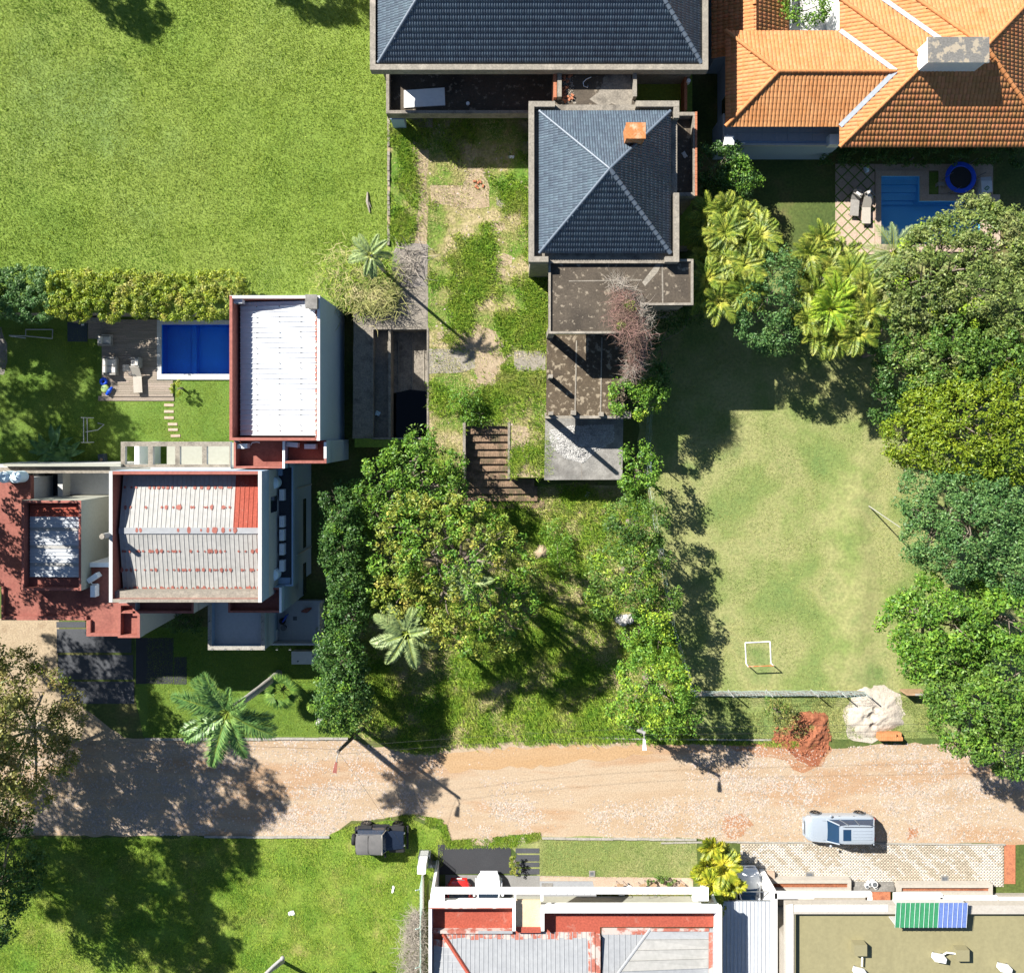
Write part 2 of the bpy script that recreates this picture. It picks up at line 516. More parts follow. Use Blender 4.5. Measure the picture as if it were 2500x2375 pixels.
M['blackpaint'] = mat('black_car_paint', [(.012, .018, .032)], rough=.25, bump=0, fvar=0, coat=.8)
M['softtop'] = mat('grey_soft_top', [(.10, .098, .095), (.125, .12, .115)], scale=3, fine=40, fvar=.1, rough=.9, bump=.1)
M['silver'] = mat('silver_car_paint', [(.34, .385, .43)], rough=.3, bump=0, fvar=0, metal=.25, coat=.7)
M['whitecar'] = mat('white_car_paint', [(.80, .81, .82)], rough=.25, bump=0, fvar=0, coat=.7)
M['redcar'] = mat('red_car_paint', [(.52, .02, .015)], rough=.25, bump=0, fvar=0, coat=.8)
M['chrome'] = mat('bright_metal', [(.62, .63, .64)], rough=.3, metal=.9, bump=0, fvar=.05)
M['acwhite'] = mat('white_appliance', [(.74, .75, .75), (.68, .69, .69)], scale=2, fine=8, fvar=.05, rough=.5, bump=0)
M['grille'] = mat('dark_grille', [(.10, .11, .12)], rough=.6, bump=0)
M['tank'] = mat('pale_blue_tank', [(.62, .74, .80)], rough=.45, bump=0, fvar=.04)
M['wood'] = mat('timber', [(.25, .16, .09), (.33, .22, .13)], scale=3, fine=14, fvar=.2, bump=.1)
M['bark'] = mat('tree_bark', [(.14, .11, .08), (.22, .18, .14), (.10, .08, .06)], scale=3, fine=14, fvar=.25, bump=.4)
M['palebark'] = mat('pale_palm_bark', [(.36, .34, .30), (.27, .25, .22)], scale=2, fine=9, fvar=.18, bump=.2)
M['pole'] = mat('utility_pole_concrete', [(.34, .33, .31), (.24, .23, .22)], scale=2, fine=9, fvar=.12, bump=.1)
M['darkpole'] = mat('dark_timber_pole', [(.055, .05, .045), (.085, .075, .065)], scale=2, fine=9, fvar=.15, bump=.1)
M['wire'] = mat('black_cable', [(.03, .03, .03)], rough=.6, bump=0, fvar=0)
M['net'] = mat('green_netting', [(.36, .50, .46), (.46, .58, .54)], scale=1, fine=10, fvar=.2, rough=.8, bump=0)
M['cushion'] = mat('white_cushion', [(.62, .59, .54), (.55, .52, .47)], scale=3, fine=10, fvar=.06, rough=.9, bump=.1)
M['sling'] = mat('beige_sling', [(.42, .38, .32), (.47, .43, .36)], scale=3, fine=20, fvar=.08, rough=.9, bump=.1)
M['wicker'] = mat('grey_wicker', [(.34, .32, .29), (.27, .25, .22)], scale=5, fine=30, fvar=.2, rough=.8, bump=.2)
M['bluetoy'] = mat('blue_vinyl', [(.012, .07, .52)], rough=.35, bump=0, fvar=.05)
M['yellowtoy'] = mat('yellow_green_vinyl', [(.40, .44, .07), (.25, .40, .20)], scale=4, rough=.4, bump=0)
M['mat_dark'] = mat('dark_rubber_mat', [(.035, .05, .062), (.045, .06, .07)], scale=1, fine=20, fvar=.15, bump=.1)
M['greensheet'] = mat('green_awning_sheet', [(.035, .20, .085), (.045, .235, .105)], scale=1, fine=6, fvar=.1, rough=.55, bump=0)
M['bluesheet'] = mat('blue_awning_sheet', [(.10, .155, .36), (.12, .18, .41)], scale=1, fine=6, fvar=.1, rough=.55, bump=0)
M['tanroof'] = mat('tan_flat_roof', [(.205, .185, .098), (.222, .20, .106), (.19, .17, .09)], scale=.5, fine=5, fvar=.07, rough=.85, bump=.06, stretch=(1, .25, 1))
M['tanbox'] = mat('tan_box', [(.21, .19, .105)], rough=.85, bump=.05, fvar=.05)
M['osb'] = mat('pale_wood_board', [(.66, .50, .32), (.72, .58, .40)], scale=2, fine=18, fvar=.15, rough=.85, bump=.1)
M['copper'] = stained('terracotta_chimney', [(.52, .20, .065), (.46, .17, .055)], (.60, .42, .27), thr=.60, scale=2.2, soft=.09)
M['mottled'] = stained('mottled_chimney_top', [(.21, .20, .18), (.17, .165, .15)], (.40, .34, .25), thr=.54, scale=2.0, soft=.03)
M['terrace_white'] = mat('white_terrace_floor', [(.50, .51, .52), (.44, .455, .47)], scale=.5, fine=6, fvar=.06, rough=.7, bump=.05)
M['terrace_red'] = mat('red_terrace_floor', [(.30, .098, .073), (.35, .125, .092), (.25, .08, .062)], scale=.8, fine=8, fvar=.15, rough=.8, bump=.12)
M['rubble'] = mat('grey_rubble', [(.33, .325, .305), (.42, .41, .385), (.27, .265, .25)], scale=2, fine=12, fvar=.2, island=.25, bump=0)
M['drybrush'] = mat('dry_pink_twigs', [(.21, .125, .095), (.27, .175, .135)], scale=1.5, fine=9, fvar=.2, rough=.9, bump=0, island=.4)
M['drygrey'] = mat('dry_grey_twigs', [(.30, .26, .21), (.38, .34, .28)], scale=1.5, fine=9, fvar=.2, rough=.9, bump=0, island=.3)
# leaves
M['lf_olive'] = leafmat('olive_leaf', [(.085, .10, .022), (.12, .125, .030), (.16, .125, .045)], gain=1.8)
M['lf_mango'] = leafmat('yellow_green_leaf', [(.085, .125, .018), (.135, .165, .022), (.24, .21, .045)], scale=.8, pos=[.38, .52, .68], gain=1.75)
M['lf_bright'] = leafmat('bright_leaf', [(.055, .125, .014), (.095, .175, .018)], island=.4)
M['lf_lime'] = leafmat('lime_leaf', [(.12, .20, .014), (.20, .27, .025)], island=.35)
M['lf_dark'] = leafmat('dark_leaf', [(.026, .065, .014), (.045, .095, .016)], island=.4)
M['lf_mid'] = leafmat('mid_green_leaf', [(.045, .095, .014), (.075, .13, .020)], island=.4)
M['lf_grey'] = leafmat('grey_green_leaf', [(.062, .098, .022), (.095, .128, .030), (.115, .125, .048)], island=.4)
M['lf_moss'] = leafmat('moss_green_leaf', [(.080, .125, .008), (.115, .155, .010)], island=.35)
M['lf_blue'] = leafmat('blue_green_leaf', [(.042, .098, .026), (.068, .128, .034)], island=.4)
M['lf_hedge'] = leafmat('hedge_leaf', [(.10, .155, .012), (.17, .21, .018), (.18, .17, .05)], island=.4)
M['lf_palm'] = leafmat('palm_leaflet', [(.055, .115, .026), (.09, .155, .040)], rough=.42, spec=.4, island=.4, translucent=.15)
M['lf_palepalm'] = leafmat('pale_palm_leaflet', [(.12, .165, .06), (.16, .20, .075)], rough=.5, island=.3, translucent=.2)
M['lf_areca'] = leafmat('areca_leaflet', [(.072, .118, .014), (.125, .16, .02), (.20, .205, .035)], scale=1.2, island=.5, translucent=.25)
M['lf_yellow'] = leafmat('yellow_palm_leaf', [(.11, .17, .014), (.24, .26, .018), (.36, .33, .025)], scale=1.4, island=.45, translucent=.3, gain=1.25)
M['blade'] = leafmat('grass_blade', [(.062, .118, .014), (.105, .155, .018), (.13, .17, .032)], scale=.2, island=.35, rough=.7, spec=.15, translucent=.2)
M['blade_w'] = leafmat('weed_blade', [(.062, .128, .012), (.105, .16, .018), (.16, .175, .045)], scale=.45, island=.45, rough=.7, spec=.15, translucent=.25, gain=1.9)
M['blade_f'] = leafmat('field_blade', [(.075, .12, .030), (.13, .155, .045), (.21, .20, .075)], scale=.25, island=.3, rough=.7, spec=.15, translucent=.2)
M['blade_dry'] = leafmat('dry_blade', [(.26, .22, .11), (.18, .19, .06), (.32, .27, .15)], scale=.6, island=.3, rough=.8, spec=.1, translucent=.15)

# tone of weathered mineral and painted surfaces (base colours, applied once)
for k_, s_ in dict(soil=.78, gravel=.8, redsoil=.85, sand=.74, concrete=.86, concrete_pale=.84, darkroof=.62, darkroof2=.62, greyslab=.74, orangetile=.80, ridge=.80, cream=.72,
                   redpaint=.68, terrace_red=.68, redsheet=.72, redworn=.76, southred_sunlit=.76, greymetal=.74, zinc=.80, carportmetal=.82, brick=.8, brickstep=.8, asphalt=.62, pavedark=.6, driveway=.72,
                   paver=.72, cobble_a=.98, cobble_b=.98, kerb=.8, deck=.68, shade_blue_wall=.86, terrace_white=.8, mottled=.75, copper=.8, osb=.7, porch=.85, planter=.82, wicker=.8, rubble=.85,
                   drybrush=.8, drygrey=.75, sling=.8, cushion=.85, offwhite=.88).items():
    for nd in M[k_].node_tree.nodes:
        if nd.bl_idname == 'ShaderNodeValToRGB':
            for e in nd.color_ramp.elements: e.color = (e.color[0]*s_, e.color[1]*s_, e.color[2]*s_, 1)
        if nd.bl_idname == 'ShaderNodeMix':
            c_ = nd.inputs[7].default_value; nd.inputs[7].default_value = (c_[0]*s_, c_[1]*s_, c_[2]*s_, 1)

# ------------------------------------------------------------------ ground, terraces, road, pavements
def cells(name, xs, ys, inside, z0, z1, mats, parent=None, kind='structure', sides=True, label=None):
    xs = sorted(set(round(v, 4) for v in xs)); ys = sorted(set(round(v, 4) for v in ys))
    nx, ny = len(xs)-1, len(ys)-1
    on = [[inside((xs[i]+xs[i+1])/2, (ys[j]+ys[j+1])/2) for j in range(ny)] for i in range(nx)]
    mb = MB()
    for i in range(nx):
        for j in range(ny):
            if not on[i][j]: continue
            a, b, c, d = xs[i], xs[i+1], ys[j], ys[j+1]
            mb.add([(a, c, z1), (b, c, z1), (b, d, z1), (a, d, z1)], [(0, 1, 2, 3)], 0)
            if sides:
                for (di, dj, p, q) in ((-1, 0, (a, d), (a, c)), (1, 0, (b, c), (b, d)), (0, -1, (a, c), (b, c)), (0, 1, (b, d), (a, d))):
                    ii, jj = i+di, j+dj
                    if ii < 0 or jj < 0 or ii >= nx or jj >= ny or not on[ii][jj]:
                        mb.add([(*p, z0), (*q, z0), (*q, z1), (*p, z1)], [(0, 1, 2, 3)], 1 if len(mats) > 1 else 0)
    return obj(name, mb, mats, parent, label=label, kind=kind)


def inside_rects(x, y, rs):
    return any(a < x < b and c < y < d for a, b, c, d in rs)


def sheet(name, poly, z, m, kind='structure', wob=0.0, seed=1, parent=None):
    if wob: poly = wobble(poly, wob, 0.7, seed)
    return obj(name, MB().sheet(poly, z), m, parent, kind=kind)


pool_l = RC('A5', 1060, 517, 1510, 840)              # left pool water
e1 = RC('A4', 938, 1155, 1190, 1335); e2 = RC('A4', 938, 1318, 1585, 1600)
holes0 = [pool_l, e1, e2]
gx = [-300, 300]; gy = [-300, 300]
for a, b, c, d in holes0:
    gx += [a, b]; gy += [c, d]
cells('ground', gx, gy, lambda x, y: not inside_rects(x, y, holes0), -.3, 0.0, [M['ground']], sides=False)

pit = RC('A6', 835, 548, 1185, 1255, ZL)
notch = RC('N', 1137, 1040, 1242, 1300, ZL)
PLAT = PP('N', [(-900, -900), (1690, -900), (1690, 600), (1500, 600), (1500, 1000), (1348, 1000), (1348, 1166), (1130, 1166), (1130, 1140),
                (1045, 1140), (1045, 1092), (866, 1092), (866, 748), (600, 748), (600, 764), (-900, 764)], ZL)


def in_plat(x, y):
    return bool(inpoly(np.array([x]), np.array([y]), PLAT)[0]) and not inside_rects(x, y, [pit, notch])


px_ = [p[0] for p in PLAT] + [pit[0], pit[1], notch[0], notch[1]]
py_ = [p[1] for p in PLAT] + [pit[2], pit[3], notch[2], notch[3]]
cells('upper_terrace_ground', px_, py_, in_plat, 0.0, ZL, [M['lawn'], M['concrete']])
yard = RC('N', 950, 292, 1348, 1166, ZL)
yl = PP('N', [(948, 292), (1347, 292), (1347, 1165), (1046, 1165), (1046, 1100), (1046, 745), (948, 745)], ZL)
ypx = [p[0] for p in yl] + [pit[1]+.05, notch[0]-.01, notch[1]+.01]
ypy = [p[1] for p in yl] + [notch[2], notch[3], PLAT[7][1], PLAT[9][1]]
cells('yard_soil', ypx, ypy, lambda x, y: bool(inpoly(np.array([x]), np.array([y]), yl)[0]) and in_plat(x, y), 0, ZL+.004, [M['weeds']], sides=False)
# bare paths and old slabs in the yard
sheet('path', PP('A2', [(1085, 960), (1200, 985), (1190, 1100), (1185, 1600), (1100, 1600), (1130, 1300), (1105, 1100)], ZL), ZL+.008, M['soil'], wob=.10, seed=3)
sheet('path', PP('A2', [(1210, 1205), (1420, 1215), (1450, 1095), (1555, 1100), (1600, 1220), (1590, 1360), (1400, 1365), (1215, 1330)], ZL), ZL+.008, M['soil'], wob=.08, seed=4)
sheet('path', PP('A6', [(1300, 560), (1450, 480), (1620, 560), (1730, 720), (1650, 800), (1640, 900), (1560, 950), (1480, 800), (1380, 660)], ZL), ZL+.008, M['soil'], wob=.12, seed=5)
sheet('path', PP('A6', [(1740, 1170), (1850, 1180), (1860, 1400), (1840, 1500), (1735, 1500)], ZL), ZL+.008, M['soil'], wob=.10, seed=6)
sheet('concrete_slab', PP('A6', [(1192, 672), (1495, 680), (1500, 800), (1420, 830), (1192, 838)], ZL), ZL+.016, M['concrete_pale'], wob=.03, seed=7)
sheet('concrete_slab', PP('A7', [(150, 690), (355, 690), (350, 815), (148, 822)], ZL), ZL+.016, M['concrete_pale'], wob=.03, seed=8)
sheet('concrete_apron', PP('A6', [(706, 385), (960, 345), (1000, 262), (1192, 262), (1192, 540), (832, 540), (832, 1260), (700, 1260)], ZL), ZL+.012, M['concrete'], wob=.02, seed=9)
sheet('rubble_bed', PP('A6', [(985, -20), (1190, -10), (1192, 250), (1180, 266), (970, 266), (955, 100)], ZL), ZL+.02, M['gravel'], wob=.05, seed=10)

for i, (k, x, y, r) in enumerate((('A2', 1700, 1320, 60), ('A2', 1820, 1270, 70), ('A2', 1650, 1480, 45), ('A2', 1430, 1600, 60), ('A2', 1690, 1700, 55), ('A6', 1560, 900, 50), ('A6', 1800, 930, 45), ('A6', 1290, 590, 40), ('A6', 1640, 180, 60), ('A6', 1420, 120, 45), ('A6', 1290, 1060, 45), ('A6', 1800, 1250, 60))):
    sheet('bare_patch', wobble(PP(k, [(x-r, y-r*.5), (x, y-r*.8), (x+r, y-r*.4), (x+r*.9, y+r*.5), (x, y+r*.8), (x-r, y+r*.4)], ZL), .14, .35, 60+i), ZL+.0085, M['soil'] if i % 3 else M['concrete_pale'])

# sunken concrete basin
pb = thing('concrete_basin', 'sunken empty concrete basin with dark stagnant water beside the white building', 'basin', ((pit[0]+pit[1])/2, (pit[2]+pit[3])/2, .5))
xm = P('A6', 940, 0, ZL)[0]
mb = MB(); mb.box(pit[0], xm-.08, pit[2], pit[3], 1.0, 1.15); obj('channel_floor', mb, M['concrete'], pb)
mb = MB(); mb.box(xm+.08, pit[1], pit[2], pit[3], .30, .42); obj('floor', mb, M['concrete'], pb)
mb = MB(); mb.ring(rect(pit[0]-.12, pit[1]+.12, pit[2]-.12, pit[3]+.12), .12, 0, ZL+.06, 0); obj('rim_wall', mb, M['concrete'], pb)
mb = MB(); mb.box(xm-.08, xm+.08, pit[2], pit[3], .3, ZL-.05); obj('divider', mb, M['concrete'], pb)
mb = MB()
for xx in (1000, 1090, 1165):
    a = P('A6', xx, 0, .5)[0]
    mb.box(a-.03, a+.03, pit[2]+.2, pit[3]-.1, .42, .47)
obj('floor_joint', mb, M['concrete_pale'], pb)
wy = P('A6', 0, 955, .6)[1]
mb = MB(); mb.sheet([(xm+.08, pit[2]), (pit[1], pit[2]), (pit[1], wy), ((xm+pit[1])/2, wy+.15), (xm+.08, wy-.1)], .52); obj('stagnant_water', mb, M['darkwater'], pb)

# ground sheets of the lower lots
Z1 = .004
sheet('field_lawn', PP('N', [(1600, 640), (2330, 640), (2560, 900), (2560, 1690), (1680, 1690), (1640, 1500), (1600, 1250), (1560, 1100), (1560, 760)]), Z1, M['field'], wob=.12, seed=11)
sheet('verge', PP('N', [(1660, 1694), (2560, 1694), (2560, 1802), (1580, 1802)]), Z1, M['field'], wob=.12, seed=12)
pgx = [P('N', v, 0)[0] for v in (-400, 600)]+[pool_l[0], pool_l[1]]; pgy = [P('N', 0, v)[1] for v in (770, 1190)]+[pool_l[2], pool_l[3]]
cells('pool_garden_lawn', pgx, pgy, lambda x, y: not inside_rects(x, y, [pool_l]), 0, Z1, [M['garden']], sides=False)
sheet('front_garden_lawn', PP('N', [(330, 1530), (866, 1530), (872, 1800), (352, 1800), (330, 1700)]), Z1, M['garden'], wob=.05, seed=13)
sheet('overgrown_lot', PP('N', [(870, 1180), (1560, 1180), (1640, 1500), (1680, 1690), (1690, 1806), (1300, 1806), (1150, 1822), (1050, 1836), (930, 1806), (870, 1800)]), Z1, M['weeds'], wob=.15, seed=14)
sheet('south_lawn', PP('N', [(-900, 2044), (800, 2044), (860, 2012), (1000, 1996), (1075, 2030), (1085, 2110), (1045, 2150), (1040, 2700), (-900, 2700)]), Z1+.008, M['southlawn'], wob=.15, seed=15)
sheet('roadside_lawn', PP('N', [(1240, 2036), (1315, 2040), (1700, 2046), (1706, 2145), (1316, 2142), (1250, 2070)]), Z1+.008, M['field'], wob=.06, seed=16)
sheet('sandy_yard', PP('B1', [(-400, 960), (380, 960), (380, 1250), (560, 1560), (880, 1800), (560, 1790), (-400, 1700)]), Z1+.006, M['soil'], wob=.1, seed=17)

# the street
RT = [(-900, 1796), (350, 1802), (867, 1806), (905, 1822), (975, 1822), (1040, 1836), (1110, 1818), (1300, 1812), (1560, 1812), (1840, 1822), (1990, 1830), (2180, 1815), (2560, 1812)]
RB = [(2700, 2060), (1820, 2058), (1702, 2046), (1310, 2046), (1250, 2068), (1100, 2064), (1076, 2020), (1010, 1990), (860, 2004), (800, 2040), (-900, 2042)]
ROAD = PP('N', RT + RB)
sheet('road', ROAD, Z1+.004, M['sand_road'], wob=.10, seed=18)
# cobble stones bedded in the sandy road, thicker in three long bands
def stones(name, poly, n, smin, smax, z, m, mask, hgt=.03, kind='stuff', parent=None, label=None, cat=None):
    p = pts_in(poly, n, mask)
    n = len(p); k = 6
    ang = np.arange(k)*2*np.pi/k
    s = rng.uniform(smin, smax, n)
    rot = rng.uniform(0, 6.28, n); asp = rng.uniform(.5, .95, n)
    rr = rng.uniform(.75, 1.2, (n, k))
    x = np.cos(ang)[None]*rr*s[:, None]; y = np.sin(ang)[None]*rr*s[:, None]*asp[:, None]
    X = p[:, :1] + x*np.cos(rot)[:, None]-y*np.sin(rot)[:, None]
    Y = p[:, 1:] + x*np.sin(rot)[:, None]+y*np.cos(rot)[:, None]
    V = np.zeros((n, k+1, 3))
    V[:, :k, 0] = X; V[:, :k, 1] = Y; V[:, :k, 2] = z-.01
    V[:, k, :2] = p + rng.normal(0, .02, (n, 2)); V[:, k, 2] = z + hgt*rng.uniform(.4, 1.2, n)
    b = (np.arange(n)*(k+1))[:, None]
    F = np.stack([np.stack([b[:, 0]+i, b[:, 0]+(i+1) % k, b[:, 0]+k], 1) for i in range(k)], 1).reshape(-1, 3)
    return npmesh(name, V.reshape(-1, 3), F, m, parent, label, cat, None, kind)


ry0 = P('N', 0, 1925)[1]
def road_mask(x, y):
    f = fbm(x, y, 4.0, 2)
    g = fbm(x, y, .9, 9)
    west = x < -12
    rut = np.exp(-((y-ry0-1.05-.25*np.sin(x*.13))/.28)**2)+np.exp(-((y-ry0+.65-.25*np.sin(x*.13))/.28)**2)
    mid = np.exp(-((y-ry0-(-.8+.02*x))/1.9)**2)
    d = np.clip((f-.40)*4, 0, 1)*np.clip((g-.33)*4, .1, 1)*(.30+.95*mid)
    d = np.where((y > ry0+.9+.8*(g-.5)) & (x > -3) & (x < 11), d*.15, d)
    d = np.where(x > 12, d*1.15+.12, d)
    return np.clip(np.where(west, d*1.1+.08, d)*(1-.75*np.clip(rut, 0, 1)), 0, 1)
stones('road_stones', PP('N', [(-60, 1812)] + RT[1:-1] + [(2530, 1818), (2530, 2052)] + RB[1:-1] + [(-60, 2036)]), 26000, .04, .115, Z1+.004, M['stone'], road_mask, .032)

# red dust washed from the soil heap over the road, ragged worn patches
M['reddust'] = mat('red_dust', [(.28, .125, .06), (.30, .16, .085), (.32, .20, .12)], scale=1.2, fine=9, fvar=.2, bump=.3)
sheet('dust_patch', wobble(PP('B4', [(-60, 1800), (200, 1770), (600, 1790), (640, 1840), (560, 1930), (400, 1960), (250, 1890), (60, 1850)]), .25, .5, 21), Z1+.009, M['reddust'])
sheet('dust_patch', wobble(PP('B7', [(1500, 860), (1640, 820), (1700, 900), (1640, 990), (1520, 985)]), .2, .5, 22), Z1+.009, M['reddust'])
sheet('dust_patch', wobble(PP('B8', [(1110, 930), (1180, 920), (1185, 985), (1120, 1000)]), .12, .3, 23), Z1+.009, M['reddust'])
sheet('dust_patch', wobble(PP('N', [(1060, 1845), (1320, 1822), (1560, 1822), (1600, 1838), (1350, 1868), (1100, 1882)]), .2, .5, 24), Z1+.009, M['reddust2'] if 'reddust2' in M else mat('orange_sand', [(.33, .205, .10), (.35, .235, .13)], scale=.9, fine=9, fvar=.15, bump=.3, stretch=(.2, 1.5, 1)))
# kerbs
def kerb(k, x0, y0, x1, y1, w=.14, h=.12, n=1, m='kerb'):
    a = P(k, x0, y0); b = P(k, x1, y1)
    for i in range(n):
        t0, t1 = i/n, (i+1)/n
        p0 = Vector((a[0]+(b[0]-a[0])*t0, a[1]+(b[1]-a[1])*t0)); p1 = Vector((a[0]+(b[0]-a[0])*t1, a[1]+(b[1]-a[1])*t1))
        mid = (p0+p1)/2; L_ = (p1-p0).length
        mb = MB().obox(mid.x, mid.y + random.uniform(-.02, .02), 0, L_-.015, w, h+random.uniform(-.015, .015), math.atan2(p1.y-p0.y, p1.x-p0.x)+random.uniform(-.01, .01))
        obj('kerb', mb, M[m], kind='structure')
kerb('N', 355, 1803, 850, 1802, n=14)
kerb('N', 500, 2041, 805, 2042, n=9)
kerb('B7', 330, 991, 1340, 999, n=13)
kerb('B8', -500, 1022, 0, 1016, w=.1, h=.08, n=6)
kerb('B8', 0, 1016, 1750, 1034, w=.10, h=.10, n=16)
kerb('B3', 700, 1745, 1830, 1758, w=.10, h=.07, n=12)

# asphalt and paving in front of the houses
def slab(name, k, pts, h, m, z0=0.0):
    return obj(name, MB().prism(PP(k, pts), z0, h), m, kind='structure')
slab('asphalt_drive', 'B6', [(1258, 1034), (1500, 1040), (1640, 1045), (1735, 1052), (1733, 1222), (1258, 1228)], .03, M['asphalt'])
for (a, b) in ((1058, 1090), (1101, 1143), (1150, 1180), (1192, 1228)):
    slab('paving_strip', 'B7', [(157, a), (313, a), (313, b), (157, b)], .03, M['pavedark'])
slab('concrete_drive', 'B6', [(1306, 1232), (2150, 1240), (2150, 1800), (1306, 1800)], .02, M['driveway'])
slab('pavement', 'B7', [(316, 1240), (1318, 1252), (1318, 1360), (316, 1360)], .025, M['paver'])
# grey herringbone driveway panels of the left house
for (x0, y0, x1, y1) in ((370, 985, 560, 1022), (372, 1032, 860, 1186), (380, 1202, 872, 1362), (400, 1376, 878, 1520), (890, 1090, 1135, 1390), (1140, 1215, 1222, 1393)):
    slab('dark_paving_slab', 'B1', [(x0, y0), (x1, y0), (x1, y1), (x0, y1)], .025, M['asphalt'] if x0 > 880 else M['pavedark'])

# block pavement in front of the tan-roofed building
pvx = RC('B8', 20, 1030, 1742, 1310)
pave = thing('block_pavement', 'pale and tan block pavement in front of the tan flat roofed building', 'pavement', ((pvx[0]+pvx[1])/2, (pvx[2]+pvx[3])/2, 0))
obj('bedding', MB().sheet(rect(*pvx), .029), M['cobble_b'], pave)
V = []; F = []; MI = []
bw, bl = .11, .22
nx = int((pvx[1]-pvx[0])/bl); ny = int((pvx[3]-pvx[2])/bw)
for j in range(ny):
    for i in range(nx):
        x = pvx[0]+i*bl+(.11 if j % 2 else 0); y = pvx[2]+j*bw
        o = len(V); h = .035+random.uniform(-.004, .004); g = .003
        r = rect(x+g, max(x+2*g, min(x+bl-g, pvx[1])), y+g, y+bw-g)
        V += [(a, b, .0) for a, b in r] + [(a, b, h) for a, b in r]
        F += [(o, o+1, o+5, o+4), (o+1, o+2, o+6, o+5), (o+2, o+3, o+7, o+6), (o+3, o, o+4, o+7), (o+4, o+5, o+6, o+7)]
        w = float(fbm(np.array([(x-y)*.28]), np.array([(y+x)*1.5]), .9, 4)[0]) + random.uniform(-.13, .13)
        MI += [1 if w > .535 else 0]*5
npmesh('paving_blocks', V, F, [M['cobble_a'], M['cobble_b']], pave, kind='stuff', mi=MI)

stones('yard_rubble', PP('N', [(955, 300), (1340, 300), (1340, 1040), (1050, 1040), (1050, 745), (955, 600)], ZL), 420, .03, .11, ZL+.01, M['stone'], lambda x, y: np.clip((fbm(x, y, 1.6, 90)-.45)*5, .01, 1), .07)
# ------------------------------------------------------------------ grass
def blades(name, poly, n, h, w, z, m, mask=None, lean=(.5, 1.0), label=None, tuft=1, spread=.0):
    p = pts_in(poly, n, mask)
    if tuft > 1:
        p = np.repeat(p, tuft, 0) + rng.normal(0, spread, (len(p)*tuft, 2))
    n = len(p)
    a = rng.uniform(0, 6.28, n); hh = rng.uniform(h[0], h[1], n); ww = rng.uniform(.6, 1.2, n)*w; ln = rng.uniform(*lean, n)
    dx, dy = np.cos(a), np.sin(a)
    V = np.zeros((n, 3, 3))
    V[:, 0, 0] = p[:, 0]-dy*ww; V[:, 0, 1] = p[:, 1]+dx*ww
    V[:, 1, 0] = p[:, 0]+dy*ww; V[:, 1, 1] = p[:, 1]-dx*ww
    V[:, :2, 2] = z-.01
    V[:, 2, 0] = p[:, 0]+dx*hh*ln; V[:, 2, 1] = p[:, 1]+dy*hh*ln; V[:, 2, 2] = z+hh*np.sqrt(np.clip(1.15-ln**2, .1, 1))
    F = np.arange(n*3).reshape(-1, 3)
    return npmesh(name, V.reshape(-1, 3), F, m, kind='stuff')


BIG = PP('N', [(-60, -60), (905, -60), (905, 180), (948, 180), (945, 590), (900, 690), (600, 740), (-60, 740)], ZL)
blades('grass', BIG, 170000, (.07, .17), .022, ZL, M['blade'], lambda x, y: np.clip(fbm(x, y, 1.1, 1)*.7+.35, .4, 1), lean=(.6, 1.0))
blades('grass', BIG, 420, (.10, .24), .03, ZL, M['blade'], lambda x, y: np.clip((fbm(x, y, 3.0, 12)-.5)*6, 0.03, 1), tuft=7, spread=.10)
LOT = PP('N', [(880, 1190), (1560, 1190), (1640, 1500), (1680, 1690), (1690, 1800), (1300, 1800), (1150, 1815), (1050, 1828), (940, 1800), (880, 1795)])
blades('weeds', LOT, 6500, (.22, .55), .03, 0, M['blade_w'], lambda x, y: np.clip((fbm(x, y, 2.2, 21)-.38)*4, .04, 1), tuft=11, spread=.17)
blades('dry_grass', LOT, 30000, (.15, .35), .022, 0, M['blade_dry'], lambda x, y: np.clip((.55-fbm(x, y, 2.2, 21))*4, .02, 1))
YP = PP('N', [(952, 296), (1345, 296), (1345, 1160), (1246, 1160), (1246, 1040), (1130, 1040), (1130, 1160), (1050, 1160), (1050, 745), (1050, 700), (1048, 590), (952, 590)], ZL)
pathx = PP('A2', [(1090, 900), (1195, 960), (1190, 1600), (1075, 1600), (1125, 1300)], ZL)
pathx2 = PP('A2', [(1215, 1210), (1420, 1215), (1440, 1110), (1560, 1100), (1600, 1220), (1590, 1355), (1215, 1335)], ZL)
slabs = [PP('A6', [(1192, 672), (1495, 680), (1480, 830), (1192, 838)], ZL), PP('A7', [(150, 690), (355, 690), (350, 815), (148, 822)], ZL), pathx, pathx2,
         PP('A6', [(1350, 560), (1620, 580), (1700, 720), (1640, 900), (1560, 940), (1480, 800)], ZL)]
def yard_mask(x, y):
    d = np.clip((fbm(x, y, 1.7, 33)-.47)*6, .01, 1)
    e = np.clip((x-P('N', 1265, 0, ZL)[0])/1.2, 0, 1)*np.where(y > P('N', 0, 860, ZL)[1], 1, .45)
    d = np.clip(d+e*.55*np.clip((fbm(x, y, 1.1, 35)-.36)*5, 0, 1), 0, 1)
    for s in slabs:
        d = np.where(inpoly(x, y, s), d*.03, d)
    return d
blades('weeds', YP, 3600, (.20, .50), .026, ZL, M['blade_w'], yard_mask, tuft=13, spread=.15)
blades('dry_grass', YP, 16000, (.10, .28), .018, ZL, M['blade_dry'], lambda x, y: np.clip((.62-fbm(x, y, 1.9, 33))*3, .02, 1)*.9)
FIELD = PP('N', [(1600, 640), (2330, 640), (2520, 900), (2520, 1685), (1690, 1685), (1640, 1500), (1600, 1250), (1565, 1100), (1565, 760)])
blades('grass', FIELD, 110000, (.05, .13), .018, 0, M['blade_f'], lambda x, y: np.clip(fbm(x, y, 1.6, 40)*1.5-.2, .1, 1), lean=(.6, 1))
